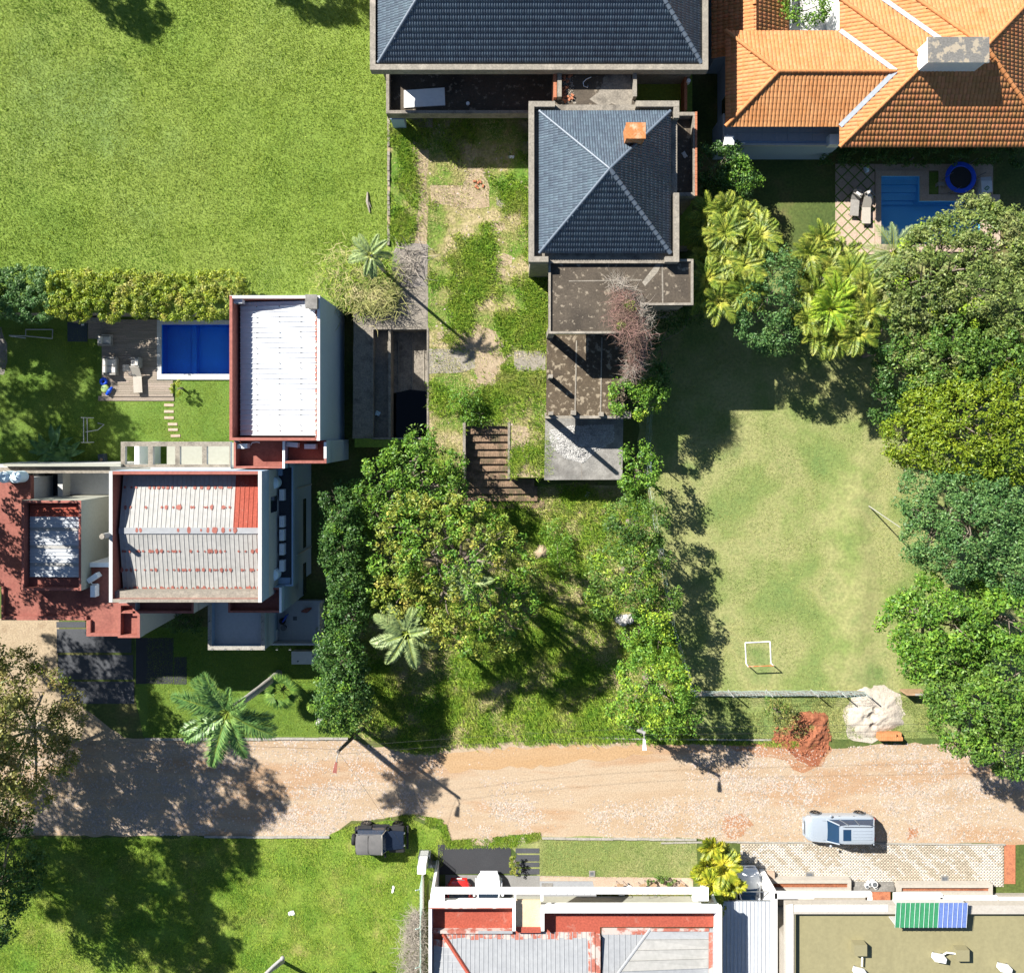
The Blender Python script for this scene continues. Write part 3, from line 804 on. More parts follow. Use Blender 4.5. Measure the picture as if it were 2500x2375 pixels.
VERGE = PP('N', [(1680, 1700), (2300, 1700), (2300, 1800), (1700, 1800)])
blades('grass', VERGE, 20000, (.06, .22), .018, 0, M['blade_f'], lambda x, y: np.clip(fbm(x, y, 1.2, 41)*1.8-.4, .05, 1), lean=(.6, 1))
SL = PP('N', [(-30, 2046), (800, 2046), (860, 2014), (1000, 1998), (1075, 2032), (1083, 2110), (1043, 2150), (1040, 2400), (-30, 2400)])
blades('grass', SL, 120000, (.07, .2), .02, 0, M['blade_w'], lambda x, y: np.clip(fbm(x, y, 1.0, 43)*1.7-.3, .06, 1), lean=(.55, 1))
blades('grass', PP('N', [(1318, 2049), (1698, 2049), (1704, 2142), (1318, 2140)]), 16000, (.04, .11), .016, .01, M['blade_f'], lean=(.6, 1))
blades('grass', PP('N', [(360, 1535), (866, 1535), (870, 1797), (360, 1797)]), 50000, (.05, .13), .017, 0, M['blade'], lean=(.6, 1))
blades('grass', PP('N', [(0, 800), (590, 800), (590, 1180), (0, 1180)]), 70000, (.04, .11), .016, 0, M['blade'], lean=(.6, 1),
       mask=lambda x, y: np.where(inpoly(x, y, PP('A5', [(570, 470), (1510, 470), (1510, 880), (1140, 880), (1140, 1015), (640, 1015), (640, 640), (570, 630)])), 0, np.clip(fbm(x, y, 1.5, 44)*1.6-.2, .1, 1)))
# ragged grass creeping over the road edges
edge = PP('N', [(800, 2044), (860, 2010), (1000, 1985), (1085, 2000), (1100, 2050), (1240, 2040), (1320, 2030), (1320, 2046), (1250, 2066), (1090, 2068), (1076, 2030), (1000, 1998), (860, 2016)])
blades('grass', edge, 9000, (.08, .24), .02, 0, M['blade_w'], lambda x, y: np.clip((fbm(x, y, .8, 50)-.35)*3, 0, 1))
edge2 = PP('N', [(900, 1800), (1700, 1798), (1990, 1810), (1985, 1824), (1700, 1816), (1300, 1818), (1110, 1826), (1040, 1844), (960, 1830)])
blades('grass', edge2, 9000, (.08, .26), .02, 0, M['blade_w'], lambda x, y: np.clip((fbm(x, y, .7, 51)-.35)*3, 0, 1))

# low grassy bank running down the field
bk = []; bf = []; ks = 40
for i in range(ks+1):
    yy = P('N', 0, 1080+(1680-1080)*i/ks)[1]; xx = P('N', 2100, 0)[0]+.25*math.sin(i*.35)
    hgt = .17*min(1, i/10, (ks-i)/4+.2)
    for dx_, hh_ in ((-2.8, .006), (-1.4, .35*hgt), (-.6, .85*hgt), (-.1, hgt), (.3, .80*hgt), (.7, .30*hgt), (1.2, .008)):
        bk.append((xx+dx_, yy, Z1+hh_))
for i in range(ks):
    for j in range(6): bf.append((i*7+j, (i+1)*7+j, (i+1)*7+j+1, i*7+j+1))
npmesh('grass_bank', bk, bf, M['field'], kind='structure', smooth=True)

# ------------------------------------------------------------------ builders for roofs
def tile_field(name, poly3, v_up, w, ln, amp, step, m, parent, base_m=None, single=0, single_name='roof_tile', jit=.0, seg=5):
    """rows of overlapping curved tiles on a sloping face; poly3 = outline, v_up = horizontal uphill direction"""
    p = [Vector(q) for q in poly3]
    nrm = Vector((0, 0, 0))
    for i in range(len(p)):
        nrm += (p[i]-p[0]).cross(p[(i+1) % len(p)]-p[0])
    nrm.normalize()
    if nrm.z < 0: nrm = -nrm
    vu = Vector((v_up[0], v_up[1], 0)).normalized()
    v = (vu - nrm*vu.dot(nrm)).normalized()
    u = v.cross(nrm).normalized()
    o = p[0]
    q = [((a-o).dot(u), (a-o).dot(v)) for a in p]
    u0, u1 = min(a for a, b in q), max(a for a, b in q); v0, v1 = min(b for a, b in q), max(b for a, b in q)
    base = MB(); base.add([tuple(a) for a in p], [tuple(range(len(p)))])
    obj('roof_deck', base, base_m or m, parent)
    nu, nv = int((u1-u0)/w)+1, int((v1-v0)/ln)+1
    gu, gv = np.meshgrid(u0+(np.arange(nu)+.5)*w, v0+(np.arange(nv))*ln, indexing='ij')
    cu, cv = gu.ravel(), gv.ravel()
    k = inpoly(cu, cv+ln*.5, q)
    cu, cv = cu[k], cv[k]
    if jit: cu = cu + rng.normal(0, jit, len(cu))
    t = np.linspace(-.5, .5, seg)
    prof = np.sqrt(np.clip(1-(2*t)**2, 0, 1))*amp
    T = []
    for (vv, hz, kk) in ((0, step, 1.0), (ln*1.08, .004, .86)):
        for a, b in zip(t, prof): T.append((a*w*kk, vv, b*kk+hz))
    for a, b in zip(t, prof): T.append((a*w, 0, 0))
    T = np.array(T)
    tf = []
    for i in range(seg-1):
        tf.append((i, i+1, seg+i+1, seg+i)); tf.append((2*seg+i, 2*seg+i+1, i+1, i))
    tf = np.array(tf)
    U, Vv, Nn = np.array(u), np.array(v), np.array(nrm)
    A = np.array(o)[None]+cu[:, None]*U+cv[:, None]*Vv+Nn*.006
    loc = T[:, 0:1]*U+T[:, 1:2]*Vv+T[:, 2:3]*Nn
    n1 = 0
    if single:
        order = np.argsort(A[:, 0]**2+A[:, 1]**2)
        A = A[order]
        n1 = min(single, len(A))
        me = bpy.data.meshes.new(single_name)
        me.from_pydata(loc.tolist(), [], tf.tolist()); me.materials.append(m); me.shade_smooth(); me.set_sharp_from_angle(angle=R(60))
        pa = absloc(parent)
        for a in A[:n1]:
            ob = bpy.data.objects.new(single_name, me); ob.location = Vector(a.tolist())-pa; COL.objects.link(ob); ob.parent = parent
    B = A[n1:]
    if len(B):
        V = (B[:, None, :]+loc[None]).reshape(-1, 3)
        F = (tf[None]+(np.arange(len(B))*len(T))[:, None, None]).reshape(-1, 4)
        npmesh('roof_tiles', V, F, m, parent, kind='stuff', smooth=False)
    return len(A)


def ridge(parent, a, b, m, r=.13, ln=.38, name='ridge_tile', lift=.03):
    a = Vector(a); b = Vector(b); d = b-a; L_ = d.length; n = max(1, int(L_/ln)); d.normalize()
    for i in range(n):
        p0 = a+d*(L_*i/n)+Vector((0, 0, lift)); p1 = a+d*(L_*(i+1)/n+.04)+Vector((0, 0, lift))
        obj(name, MB().tube([p0, p1], [r*1.12, r*.88], 8), m, parent, smooth=50)


def corr(parent, a, b, c, d, n, m, name='roof_panel', ribs=1, rib=.028, rw=.03, mats=None, gap=.012):
    """n separate ribbed sheets between edge a-b and edge d-c (sheets run from a-b to d-c)"""
    a, b, c, d = map(Vector, (a, b, c, d))
    nrm = (b-a).cross(d-a).normalized()
    if nrm.z < 0: nrm = -nrm
    for i in range(n):
        t0, t1 = i/n, (i+1)/n
        mb = MB()
        p = [a.lerp(b, t0), a.lerp(b, t1), d.lerp(c, t1), d.lerp(c, t0)]
        e = (p[1]-p[0]); w = e.length; e = e.normalized()
        # flat pan, raised rib at the seam and a shallow stiffener
        def line(s, h): return (p[0].lerp(p[1], s)+nrm*h, p[3].lerp(p[2], s)+nrm*h)
        k = rw/w
        prof = [(0, 0), (k*.3, rib), (k*1.3, rib), (k*1.7, 0), (.5-k*.5, 0), (.5, rib*.15), (.5+k*.5, 0), (1-gap/w*0, 0)]
        vs = []
        for s, h in prof:
            q0, q1 = line(s, h+.002*(i % 2)); vs += [tuple(q0), tuple(q1)]
        fs = [(2*j, 2*j+2, 2*j+3, 2*j+1) for j in range(len(prof)-1)]
        mb.add(vs, fs)
        obj(name, mb, mats(i) if mats else m, parent)


def ac_unit(k, x, y, z, ang=0.0, label='', lying=False, group='air conditioner condensers'):
    c = P(k, x, y, z)
    t = thing('air_conditioner', label, 'air conditioner', c, group)
    s, n_ = math.cos(ang), math.sin(ang)
    mb = MB().obox(c[0], c[1], z+.06, .72, .30, .54, ang, taper=.985)
    for q in (-.24, 0, .24):
        mb.obox(c[0]+q*s, c[1]+q*n_, z+.60, .17, .24, .012, ang)
    obj('casing', mb, M['acwhite'], t)
    mb = MB()
    for q in (-.27, .27):
        mb.obox(c[0]+q*s, c[1]+q*n_, z, .06, .36, .06, ang)
    obj('foot', mb, M['grille'], t)
    g = MB()
    fx, fy = c[0]-.152*-n_*-1+.12*s, c[1]-.152*s+.12*n_
    for r_ in (.24, .17, .10):
        pts = [(fx+r_*math.cos(a)*s, fy+r_*math.cos(a)*n_, z+.34+r_*math.sin(a)) for a in np.linspace(0, 6.283, 15)]
        g.tube(pts, .012, 4)
    obj('fan_grille', g, M['grille'], t)
    return t


def hose(name, pts, r, m, label, cat='pipe'):
    return obj(name, MB().tube(pts, r, 6), m, None, label, cat)


# ------------------------------------------------------------------ house with dark hipped roof at the top
NH = thing('dark_roof_house', 'large unfinished house with long slate blue tiled roof and grey parapet', 'house', P('N', 1316, 60, 7.6)[:2]+(ZL,))
zp = 7.6
a = P('A2', 812, 473, zp); b = P('A3', 1418, 442, zp)
nx0, nx1, ny0 = a[0], b[0], (a[1]+b[1])/2
ny1 = ny0+15.0
obj('wall', MB().box(nx0+.25, nx1-.25, ny0+1.3, ny1-.3, ZL, 6.88).box(nx0+.05, nx1-.05, ny0+.05, ny0+1.32, 6.8, 6.9), M['concrete_pale'], NH)
obj('gutter', MB().box(nx0+.02, nx1-.02, ny0+.02, ny1-.02, 7.0, 7.05), M['concrete'], NH)
obj('parapet', MB().ring(rect(nx0, nx1, ny0, ny1), .34, 6.9, zp), M['concrete_pale'], NH)
ew = P('A2', 866, 0, 7.4)[0]; ee = P('A3', 1372, 0, 7.4)[0]; es = P('A2', 0, 416, 7.35)[1]
run = 5.6; re_ = run/1.22; zr = 7.4+run*.53
r0, r1 = (ew+re_, es+run, zr), (ee-re_, es+run, zr)
en = es+2*run
tile_field('roof', [(ew, es, 7.4), (ee, es, 7.4), r1, r0], (0, 1), .155, .335, .035, .035, M['bluetile'], NH)
tile_field('roof', [(ew, en, 7.4), (ew, es, 7.4), r0], (1, 0), .155, .335, .035, .035, M['bluetile'], NH)
tile_field('roof', [(ee, es, 7.4), (ee, en, 7.4), r1], (-1, 0), .155, .335, .035, .035, M['bluetile'], NH)
obj('roof_deck', MB().add([(ew, en, 7.4), (ee, en, 7.4), r1, r0], [(0, 1, 2, 3)]), M['bluetile'], NH)
ridge(NH, (ew, es, 7.4), r0, M['blueridge'], .11, .36); ridge(NH, (ee, es, 7.4), r1, M['blueridge'], .13, .36); ridge(NH, r0, r1, M['blueridge'], .12)
# south wall under the eaves: brick piers, doorways
for (x0, x1, mm) in ((1000, 1430, 'greyslab'), (1440, 1590, 'brick'), (1600, 1770, 'greyslab'), (1780, 1876, 'brick')):
    q0 = P('A2', x0, 0, 5)[0]; q1 = P('A2', x1, 0, 5)[0]
    obj('wall_panel', MB().box(q0, q1, ny0+1.2, ny0+1.28, 4.3, 6.5), M[mm], NH)

# dark walled terrace on its south side
tx0 = P('A2', 918, 0, 4.9)[0]; ty0 = P('A2', 0, 743, 4.9)[1]; tx1 = P('A3', 404, 0, 4.9)[0]
TW = thing('walled_terrace', 'dark stained open terrace with low grey walls south of the long blue roof', 'terrace', ((tx0+tx1)/2, ty0+2, ZL))
obj('floor', MB().box(tx0+.05, tx1, ty0+.05, ny0+1.2, 3.95, 4.2), M['darkroof'], TW)
obj('wall', MB().box(tx0+.1, tx1, ty0+1.3, ny0+1.0, ZL, 3.95), M['concrete'], TW)
obj('parapet', MB().ring(rect(tx0, tx1, ty0, ny0+1.2), .20, 4.0, 4.9, skip=(1, 2)), M['concrete'], TW)
obj('corner_pier', MB().box(*RC('A2', 950, 745, 1035, 790, 3.6), ZL, 3.8), M['shade_blue_wall'], TW)
pl = MB()
q = PP('A2', [(1035, 592), (1300, 574), (1305, 690), (1035, 706)], 4.3)
pl.prism(q, 4.21, 4.30)
obj('insulation_panel', pl, M['white'], None, 'white insulation panel lying on the dark walled terrace', 'panel')
q = PP('A2', [(1060, 585), (1306, 588), (1311, 632), (1298, 640), (1060, 640)], 4.2)
s_ = P('A2', 1454, 685, 4.2)
obj('plastic_bucket', MB().cyl(s_[0], s_[1], 4.2, 4.42, .10, .12, 10).cyl(s_[0], s_[1], 4.405, 4.425, .09, .09, 10), M['white'], None, 'small white bucket alone on the dark walled terrace', 'bucket')
# concrete step below the terrace
obj('concrete_step', MB().prism(PP('A2', [(1050, 750), (1222, 750), (1222, 834), (1130, 836)], ZL+.1), ZL, ZL+.12), M['concrete'], kind='structure')

# linking wing with flat screed roof
lx0, lx1 = P('A3', 405, 0, 6.9)[0], P('A3', 948, 0, 6.9)[0]
ly1 = ny0+.1; ly0 = P('A3', 0, 735, 6.9)[1]
LW = thing('linking_wing', 'flat roofed linking wing with stained screed between the two blue roofs', 'building', ((lx0+lx1)/2, (ly0+ly1)/2, ZL))
obj('wall', MB().box(lx0, lx1, ly0, ly1, ZL, 6.4), M['brick'], LW)
obj('roof_slab', MB().box(lx0, lx1, ly0, ly1, 6.4, 6.55), M['darkroof'], LW)
obj('brick_parapet', MB().box(lx0, lx0+.20, ly0+.9, ly1-.05, 6.55, 6.95), M['brick'], LW)
obj('parapet', MB().box(lx0+.24, lx0+.50, ly0+.9, ly1, 6.55, 7.05).box(lx1-.22, lx1, ly0+.9, ly1+.2, 6.55, 7.1), M['concrete_pale'], LW)
obj('screed_patch', MB().sheet(wobble(PP('A3', [(760, 480), (920, 470), (925, 690), (700, 690), (640, 650), (700, 600)], 6.56), .12, .4, 31), 6.558), M['concrete'], LW)

# ------------------------------------------------------------------ second blue roof house
H2 = thing('square_blue_roof_house', 'square house with pyramid slate blue tiled roof and terracotta chimney', 'house', P('A3', 740, 1190, 8.6)[:2]+(0,))
zp = 8.6
o_ = PP('A3', [(246, 671), (1236, 655), (1220, 1706), (240, 1722)], zp)
hx0, hx1 = (o_[0][0]+o_[3][0])/2, (o_[1][0]+o_[2][0])/2
hy0, hy1 = (o_[2][1]+o_[3][1])/2, (o_[0][1]+o_[1][1])/2
obj('wall', MB().box(hx0+.12, hx1-.12, hy0+.2, hy1-.12, 0, 8.0), M['concrete_pale'], H2)
obj('gutter', MB().box(hx0+.02, hx1-.02, hy0+.02, hy1-.02, 8.0, 8.06), M['concrete'], H2)
gw = .33
pp = MB()
pp.box(hx0, hx0+gw, hy0, hy1, 7.9, zp)
q = P('A3', 415, 0, zp)[0]; pp.box(hx0+gw, q, hy1-gw, hy1, 7.9, zp)
q = P('A3', 945, 0, zp)[0]; pp.box(q, hx1, hy1-gw, hy1+.02, 7.9, zp+.01)
pp.box(hx1-gw, hx1, hy1-1.0, hy1-gw, 7.9, zp)
q = P('A3', 0, 1262, zp)[1]; pp.box(hx1-gw, hx1, hy0, q, 7.9, zp)
q = P('A3', 372, 0, zp)[0]; pp.box(hx0+gw, q, hy0, hy0+gw, 7.9, zp)
q = P('A3', 1137, 0, zp)[0]; pp.box(q, hx1-gw, hy0, hy0+gw, 7.9, zp)
obj('parapet', pp, M['concrete_pale'], H2)
e_ = [P('A3', 312, 1660, 8.42), P('A3', 1166, 1652, 8.42), P('A3', 1172, 720, 8.42), P('A3', 315, 738, 8.42)]
rx0, rx1 = (e_[0][0]+e_[3][0])/2, (e_[1][0]+e_[2][0])/2
ry0_, ry1_ = (e_[0][1]+e_[1][1])/2, (e_[2][1]+e_[3][1])/2
ap = ((rx0+rx1)/2, (ry0_+ry1_)/2, 11.15)
cs = [(rx0, ry0_, 8.42), (rx1, ry0_, 8.42), (rx1, ry1_, 8.42), (rx0, ry1_, 8.42)]
for i, d in enumerate(((0, 1), (-1, 0), (0, -1), (1, 0))):
    tile_field('roof', [cs[i], cs[(i+1) % 4], ap], d, .155, .335, .035, .035, M['bluetile'], H2)
    ridge(H2, cs[i], ap, M['blueridge'], .095 if i != 1 else .13, .36)
t0 = P('A3', 885, 806, 11.0); t1 = P('A3', 1003, 905, 11.0)
ch = MB().box(t0[0]-.02, t1[0]+.02, t1[1], t0[1], 9.0, 10.95).box(t0[0]-.05, t1[0]+.05, t1[1]-.03, t0[1]+.03, 10.95, 11.02)
obj('chimney', ch, M['copper'], H2)
v_ = P('A3', 738, 1010, 9.9)
obj('roof_vent', MB().box(v_[0]-.12, v_[0]+.08, v_[1]-.1, v_[1]+.08, 9.5, 9.95), M['grille'], H2)
# narrow annex on the east side
an = PP('A3', [(1205, 745), (1350, 716), (1338, 1280), (1200, 1278)], 7.0)
ax0, ax1, ay0, ay1 = hx1-.12, (an[1][0]+an[2][0])/2, an[2][1], (an[0][1]+an[1][1])/2
AN = thing('brick_annex', 'narrow flat roofed annex with brick edged parapet along the square blue roof', 'building', ((ax0+ax1)/2, (ay0+ay1)/2, 0))
obj('wall', MB().box(ax0, ax1, ay0, ay1, 0, 6.1), M['concrete_pale'], AN)
obj('floor', MB().box(ax0, ax1-.01, ay0+.01, ay1-.01, 6.1, 6.2), M['darkroof'], AN)
obj('parapet', MB().ring(rect(ax0, ax1, ay0, ay1), .22, 6.0, 6.9, skip=(3,)), M['concrete'], AN)
nb = 20
for i in range(nb):                                  # brick coping on the outer edge
    y0 = ay0+(ay1-ay0)*i/nb; obj('coping_brick', MB().box(ax1-.10, ax1+.02, y0+.008, y0+(ay1-ay0)/nb-.008, 6.9, 6.97+random.uniform(-.01, .01)), M['brick'], AN)

# stepped flat roofs of the unfinished house
SR = thing('flat_roof_wing', 'brown stained flat roof wing with pale rim south of the square blue roof', 'building', P('A7', 740, 330, 7.8)[:2]+(0,))
p1 = PP('A7', [(372, 45), (1318, 75), (1318, 390), (985, 392), (985, 575), (372, 577)], 7.8)
p1 = [(p1[0][0], hy0+.30), (p1[1][0], hy0+.30)] + p1[2:]
obj('roof_slab', MB().prism(p1, 7.45, 7.8), M['darkroof'], SR)
obj('rim', MB().ring(p1, .14, 7.5, 7.93, skip=(0,) if False else ()), M['concrete_pale'], SR)
obj('wall', MB().box(*RC('A7', 700, 60, 985, 545, 7.8), 4.7, 7.45).box(*RC('A7', 985, 100, 1290, 370, 7.8), 0, 7.45), M['concrete_pale'], SR)
c_ = P('A7', 392, 556, 7.45)
obj('column', MB().box(c_[0]-.2, c_[0]+.2, c_[1]-.2, c_[1]+.2, 4.7, 7.45), M['concrete_pale'], SR)
obj('screed_strip', MB().sheet(PP('A7', [(985, 240), (1100, 90), (1120, 95), (1090, 170), (1005, 265)], 7.81), 7.806), M['concrete_pale'], SR)
obj('joint_line', MB().sheet(PP('A7', [(505, 228), (985, 222), (985, 229), (505, 235)], 7.81), 7.806).sheet(PP('A7', [(1112, 90), (1122, 90), (1125, 380), (1116, 380)], 7.81), 7.806), M['concrete'], SR)

S2 = thing('lower_flat_roof', 'lower dark flaking flat roof with post stubs along its edges', 'building', P('A7', 620, 850, 4.7)[:2]+(0,))
p2 = PP('A7', [(362, 582), (985, 578), (985, 700), (872, 720), (872, 1122), (358, 1130)], 4.7)
obj('roof_slab', MB().prism(p2, 4.4, 4.7), M['darkroof2'], S2)
obj('wall', MB().box(*RC('A7', 540, 640, 872, 1110, 4.7), 0, 4.4), M['concrete_pale'], S2)
obj('rim', MB().box(*RC('A7', 358, 1112, 880, 1130, 4.7), 4.62, 4.76), M['concrete_pale'], S2)
for (xa, ya, xb, yb) in ((556, 620, 546, 1095), (722, 600, 713, 1090)):
    a = P('A7', xa, ya, 4.7); b = P('A7', xb, yb, 4.7)
    obj('joint_strip', MB().prism([(a[0]-.04, a[1]), (a[0]+.04, a[1]), (b[0]+.04, b[1]), (b[0]-.04, b[1])], 4.69, 4.735), M['concrete_pale'], S2)
for (xx, yy, w, hh) in ((382, 1100, .15, 2.65), (536, 1092, .22, .45), (718, 1102, .2, .45), (888, 1106, .32, .4), (382, 862, .17, 1.7)):
    c = P('A7', xx, yy, 4.9)
    obj('post_stub', MB().obox(c[0], c[1], 4.6, w*1.6, w*1.5, hh, random.uniform(-.1, .1), taper=.9), M['concrete_pale'], S2)
c_ = P('A7', 372, 1112, 4.4)
obj('column', MB().box(c_[0]-.16, c_[0]+.2, c_[1]-.16, c_[1]+.2, 2.2, 4.4), M['concrete_pale'], S2)

S3 = thing('grey_slab_terrace', 'lowest pale grey concrete terrace carrying a heap of rubble', 'terrace', P('A7', 600, 1330, 2.2)[:2]+(0,))
p3 = PP('A7', [(352, 1120), (862, 1120), (856, 1530), (345, 1532)], 2.2)
obj('slab', MB().prism(p3, 1.95, 2.2), M['greyslab'], S3)
obj('wall', MB().prism(inset(p3, .25), 0, 1.95), M['concrete'], S3)
a = P('A7', 590, 1140, 2.2); b = P('A7', 588, 1530, 2.2)
obj('joint_line', MB().box(a[0]-.012, a[0]+.012, b[1], a[1], 2.19, 2.208), M['concrete'], S3)

# walls of the small court east of the linking wing
cw = thing('court_wall', 'low brick wall of the dark court beside the linking wing', 'wall', P('A3', 1275, 560, 3)[:2]+(0,))
q = RC('A3', 1262, 455, 1280, 720, 3.2)
obj('wall', MB().box(*q, 0, 3.2), M['brick'], cw)
q = P('A3', 1290, 530, 3.4)
obj('pipe_cap', MB().cyl(q[0], q[1], 3.0, 3.45, .13), M['white'], cw)

# ------------------------------------------------------------------ brick stairs between the walls
st = thing('brick_stairs', 'wide mossy brick stairs descending between low walls to the lower garden', 'stairs', P('A6', 1575, 1450, 0))
ys = [1150, 1182, 1232, 1281, 1331, 1380, 1427, 1475, 1527, 1577, 1622, 1670, 1717]
nst = len(ys)-1
for i in range(nst):
    zt = ZL*(1-i/nst)+.05 if i else ZL+.02
    zt = ZL - (i+.5)*ZL/nst
    x0 = 1438 if i < 8 else 1370; x1 = 1716 if i < 8 else (1608+280 if i < 9 else (1608+300 if i < 11 else 1608+345))
    b0, b1, b2, b3 = RC('A6', x0, ys[i], x1, ys[i+1], zt)
    obj('step', MB().box(b0, b1, b2, b3+.05, 0, zt), M['brickstep'], st)
    # bricks on edge along the nosing
    k = int((b1-b0)/.12); nb = MB()
    for j in range(k):
        xx = b0+(b1-b0)*j/k
        nb.box(xx+.008, xx+(b1-b0)/k-.008, b2+.01, b2+.24, zt-.02, zt+.022+random.uniform(-.006, .008))
    obj('nosing_bricks', nb, M['brickstep'], st, kind='stuff')
obj('side_wall', MB().box(*RC('A6', 1420, 1150, 1438, 1525, 2.1), 0, 2.12), M['concrete'], st)
obj('side_wall', MB().box(*RC('A6', 1714, 1150, 1730, 1525, 2.05), 0, 2.06), M['concrete'], st)

# low boundary wall between the lawn and the yard
bw_ = thing('boundary_wall', 'low crumbling brick boundary wall between big lawn and weedy yard', 'wall', P('N', 949, 440, ZL))
yy0, yy1 = P('N', 0, 600, ZL)[1], P('N', 0, 286, ZL)[1]
xw = P('N', 949, 0, ZL)[0]
n = 26
for i in range(n):
    y0 = yy0+(yy1-yy0)*i/n
    if i in (4, 5, 11, 19): continue
    obj('brick', MB().box(xw-.07+random.uniform(-.02, .02), xw+.08+random.uniform(-.02, .02), y0+.01, y0+(yy1-yy0)/n-.01, ZL-.05, ZL+.13+random.uniform(-.05, .03)), M['concrete_pale'], bw_)
obj('footing', MB().box(xw-.10, xw+.10, yy0, yy1, ZL-.05, ZL+.03), M['soil'], bw_)

# ------------------------------------------------------------------ terracotta house (top right)
OH = thing('terracotta_house', 'sprawling white house under terracotta barrel tiled hipped roofs', 'house', P('A4', 900, 500, 4.65)[:2]+(0,))
ze, sl = 4.65, .38
c0 = P('A4', 668, 965, ze); w0 = P('A3', 1520, 830, ze); wn_ = P('A3', 1540, 205, ze)
cx, cy = c0[0], c0[1]
A1_ = (cx+4.8, cy+4.8, ze+4.8*sl)
A2_ = (A1_[0]+3.5, A1_[1]+.75, A1_[2]+.30)
tS = (A2_[2]-ze)/sl
def orange(poly, up, single=0):
    tile_field('roof', poly, up, .245, .355, .048, .014, M['orangetile'], OH, single=single, jit=.006, seg=6)
orange([(cx, cy, ze), (A2_[0]+tS, cy, ze), A2_, A1_], (0, 1), 0)
hd = (wn_[1]-w0[1])/2; ym = w0[1]+hd; zrw = ze+hd*sl; wx = (w0[0]+wn_[0])/2
rW, rE = (wx+hd, ym, zrw), (cx+hd, ym, zrw)
orange([(cx, cy, ze), A1_, (cx, A1_[1]+4.8, ze), (cx, wn_[1], ze), rE, (cx, w0[1], ze)], (1, 0))
orange([(wx, w0[1], ze), (cx, w0[1], ze), rE, rW], (0, 1), 300)
orange([(wx, wn_[1], ze), rW, rE, (cx, wn_[1], ze)], (0, -1))
orange([(wx, w0[1], ze), rW, (wx, wn_[1], ze)], (1, 0))
vs = (A2_[0]-.82-(0), A1_[1], A1_[2]); ve = (vs[0]-4.8, vs[1]+4.8, ze)
orange([A1_, vs, ve, (cx, A1_[1]+4.8, ze)], (0, -1))
h2 = (A2_[0]-5.6, A2_[1]+5.6, ze)
orange([A2_, h2, ve, vs], (1, 0))
h3 = (A2_[0]+5.6, A2_[1]+5.6, ze)
orange([A2_, h3, h2], (0, -1))
orange([A2_, (A2_[0]+tS, cy, ze), (A2_[0]+tS, A2_[1]+5.6, ze)], (-1, 0))
for a, b in (((cx, cy, ze), A1_), ((cx, A1_[1]+4.8, ze), A1_), (A1_, A2_), (h2, A2_), (h3, A2_), ((A2_[0]+tS, cy, ze), A2_),
             ((wx, w0[1], ze), rW), ((wx, wn_[1], ze), rW), (rW, rE)):
    ridge(OH, a, b, M['ridge'], .13, .40, lift=.06)
def valley(a, b, w=.15):
    a, b = Vector(a), Vector(b); d = (b-a).normalized(); s = d.cross(Vector((0, 0, 1))).normalized()*w; u = Vector((0, 0, .13))
    obj('valley_gutter', MB().add([tuple(a-s+u), tuple(a+s+u), tuple(b+s+u), tuple(b-s+u)], [(0, 1, 2, 3)]), M['gutterzinc'], OH)
valley((cx, w0[1], ze), rE); valley((cx, wn_[1], ze), rE); valley(ve, vs)
# north wing
nxm = P('A4', 112, 0, 4.6)[0]; nxw = P('A3', 1440, 0, 3.5)[0]; nxe = P('A4', 337, 0, 3.5)[0]; nys = P('A3', 0, 385, 3.5)[1]; nyn = nys+16
orange([(nxw, nys, 3.5), (nxm, nys, 4.6), (nxm, nyn, 4.6), (nxw, nyn, 3.5)], (1, 0))
orange([(nxm, nys, 4.6), (nxe, nys, 3.5), (nxe, nyn, 3.5), (nxm, nyn, 4.6)], (-1, 0))
ridge(OH, (nxm, nys+3, 4.6), (nxm, nyn, 4.6), M['ridge'], .13, .40, lift=.06)
obj('wall', MB().box(nxw+.4, nxe-.1, nys+.4, nyn, 0, 3.45), M['shade_blue_wall'], OH)
obj('wall', MB().box(wx+.55, cx+.2, w0[1]+1.4, wn_[1]-.3, 0, 4.6), M['shade_blue_wall'], OH)
obj('wall', MB().box(cx+.7, cx+16, cy+2.3, cy+15, 0, 4.6), M['offwhite'], OH)
# chimney block with mottled top
k0 = P('A4', 1246, 243, 7.9); k1 = P('A4', 1650, 410, 7.9)
obj('chimney', MB().box(k0[0]+.1, k1[0]-.1, k1[1]+.1, k0[1]-.1, 4.7, 7.78), M['white'], OH)
obj('chimney_cap', MB().box(k0[0], k1[0], k1[1], k0[1], 7.78, 7.9, 0, 1), [M['white'], M['mottled']], OH)
# balcony under the western eave
bx0 = P('A3', 1512, 0, 3.0)[0]; bx1 = P('A4', 668, 0, 3.0)[0]; by0 = P('A4', 0, 955, 3.0)[1]; by1 = w0[1]+1.4
obj('balcony_slab', MB().box(bx0, bx1, by0, by1, 0, 2.85), M['shade_blue_wall'], OH)
tn = 9
for i in range(tn):
    for j in range(3):
        xa = bx0+.2+(bx1-bx0-.3)*i/tn; xb = bx0+.2+(bx1-bx0-.3)*(i+1)/tn; ya = by0+.35+(by1-by0-.4)*j/3; yb = by0+.35+(by1-by0-.4)*(j+1)/3
        obj('floor_tile', MB().box(xa+.01, xb-.01, ya+.01, yb-.01, 2.85, 2.88), M['terrace_white'], OH)
obj('balcony_parapet', MB().box(bx0, bx1, by0, by0+.12, 2.85, 3.1).box(bx0, bx0+.12, by0+.12, by1, 2.85, 3.1), M['offwhite'], OH)
q = RC('A3', 1520, 896, 1582, 954, 3.7)
obj('corner_post', MB().box(*q, 2.85, 3.9), M['white'], OH)
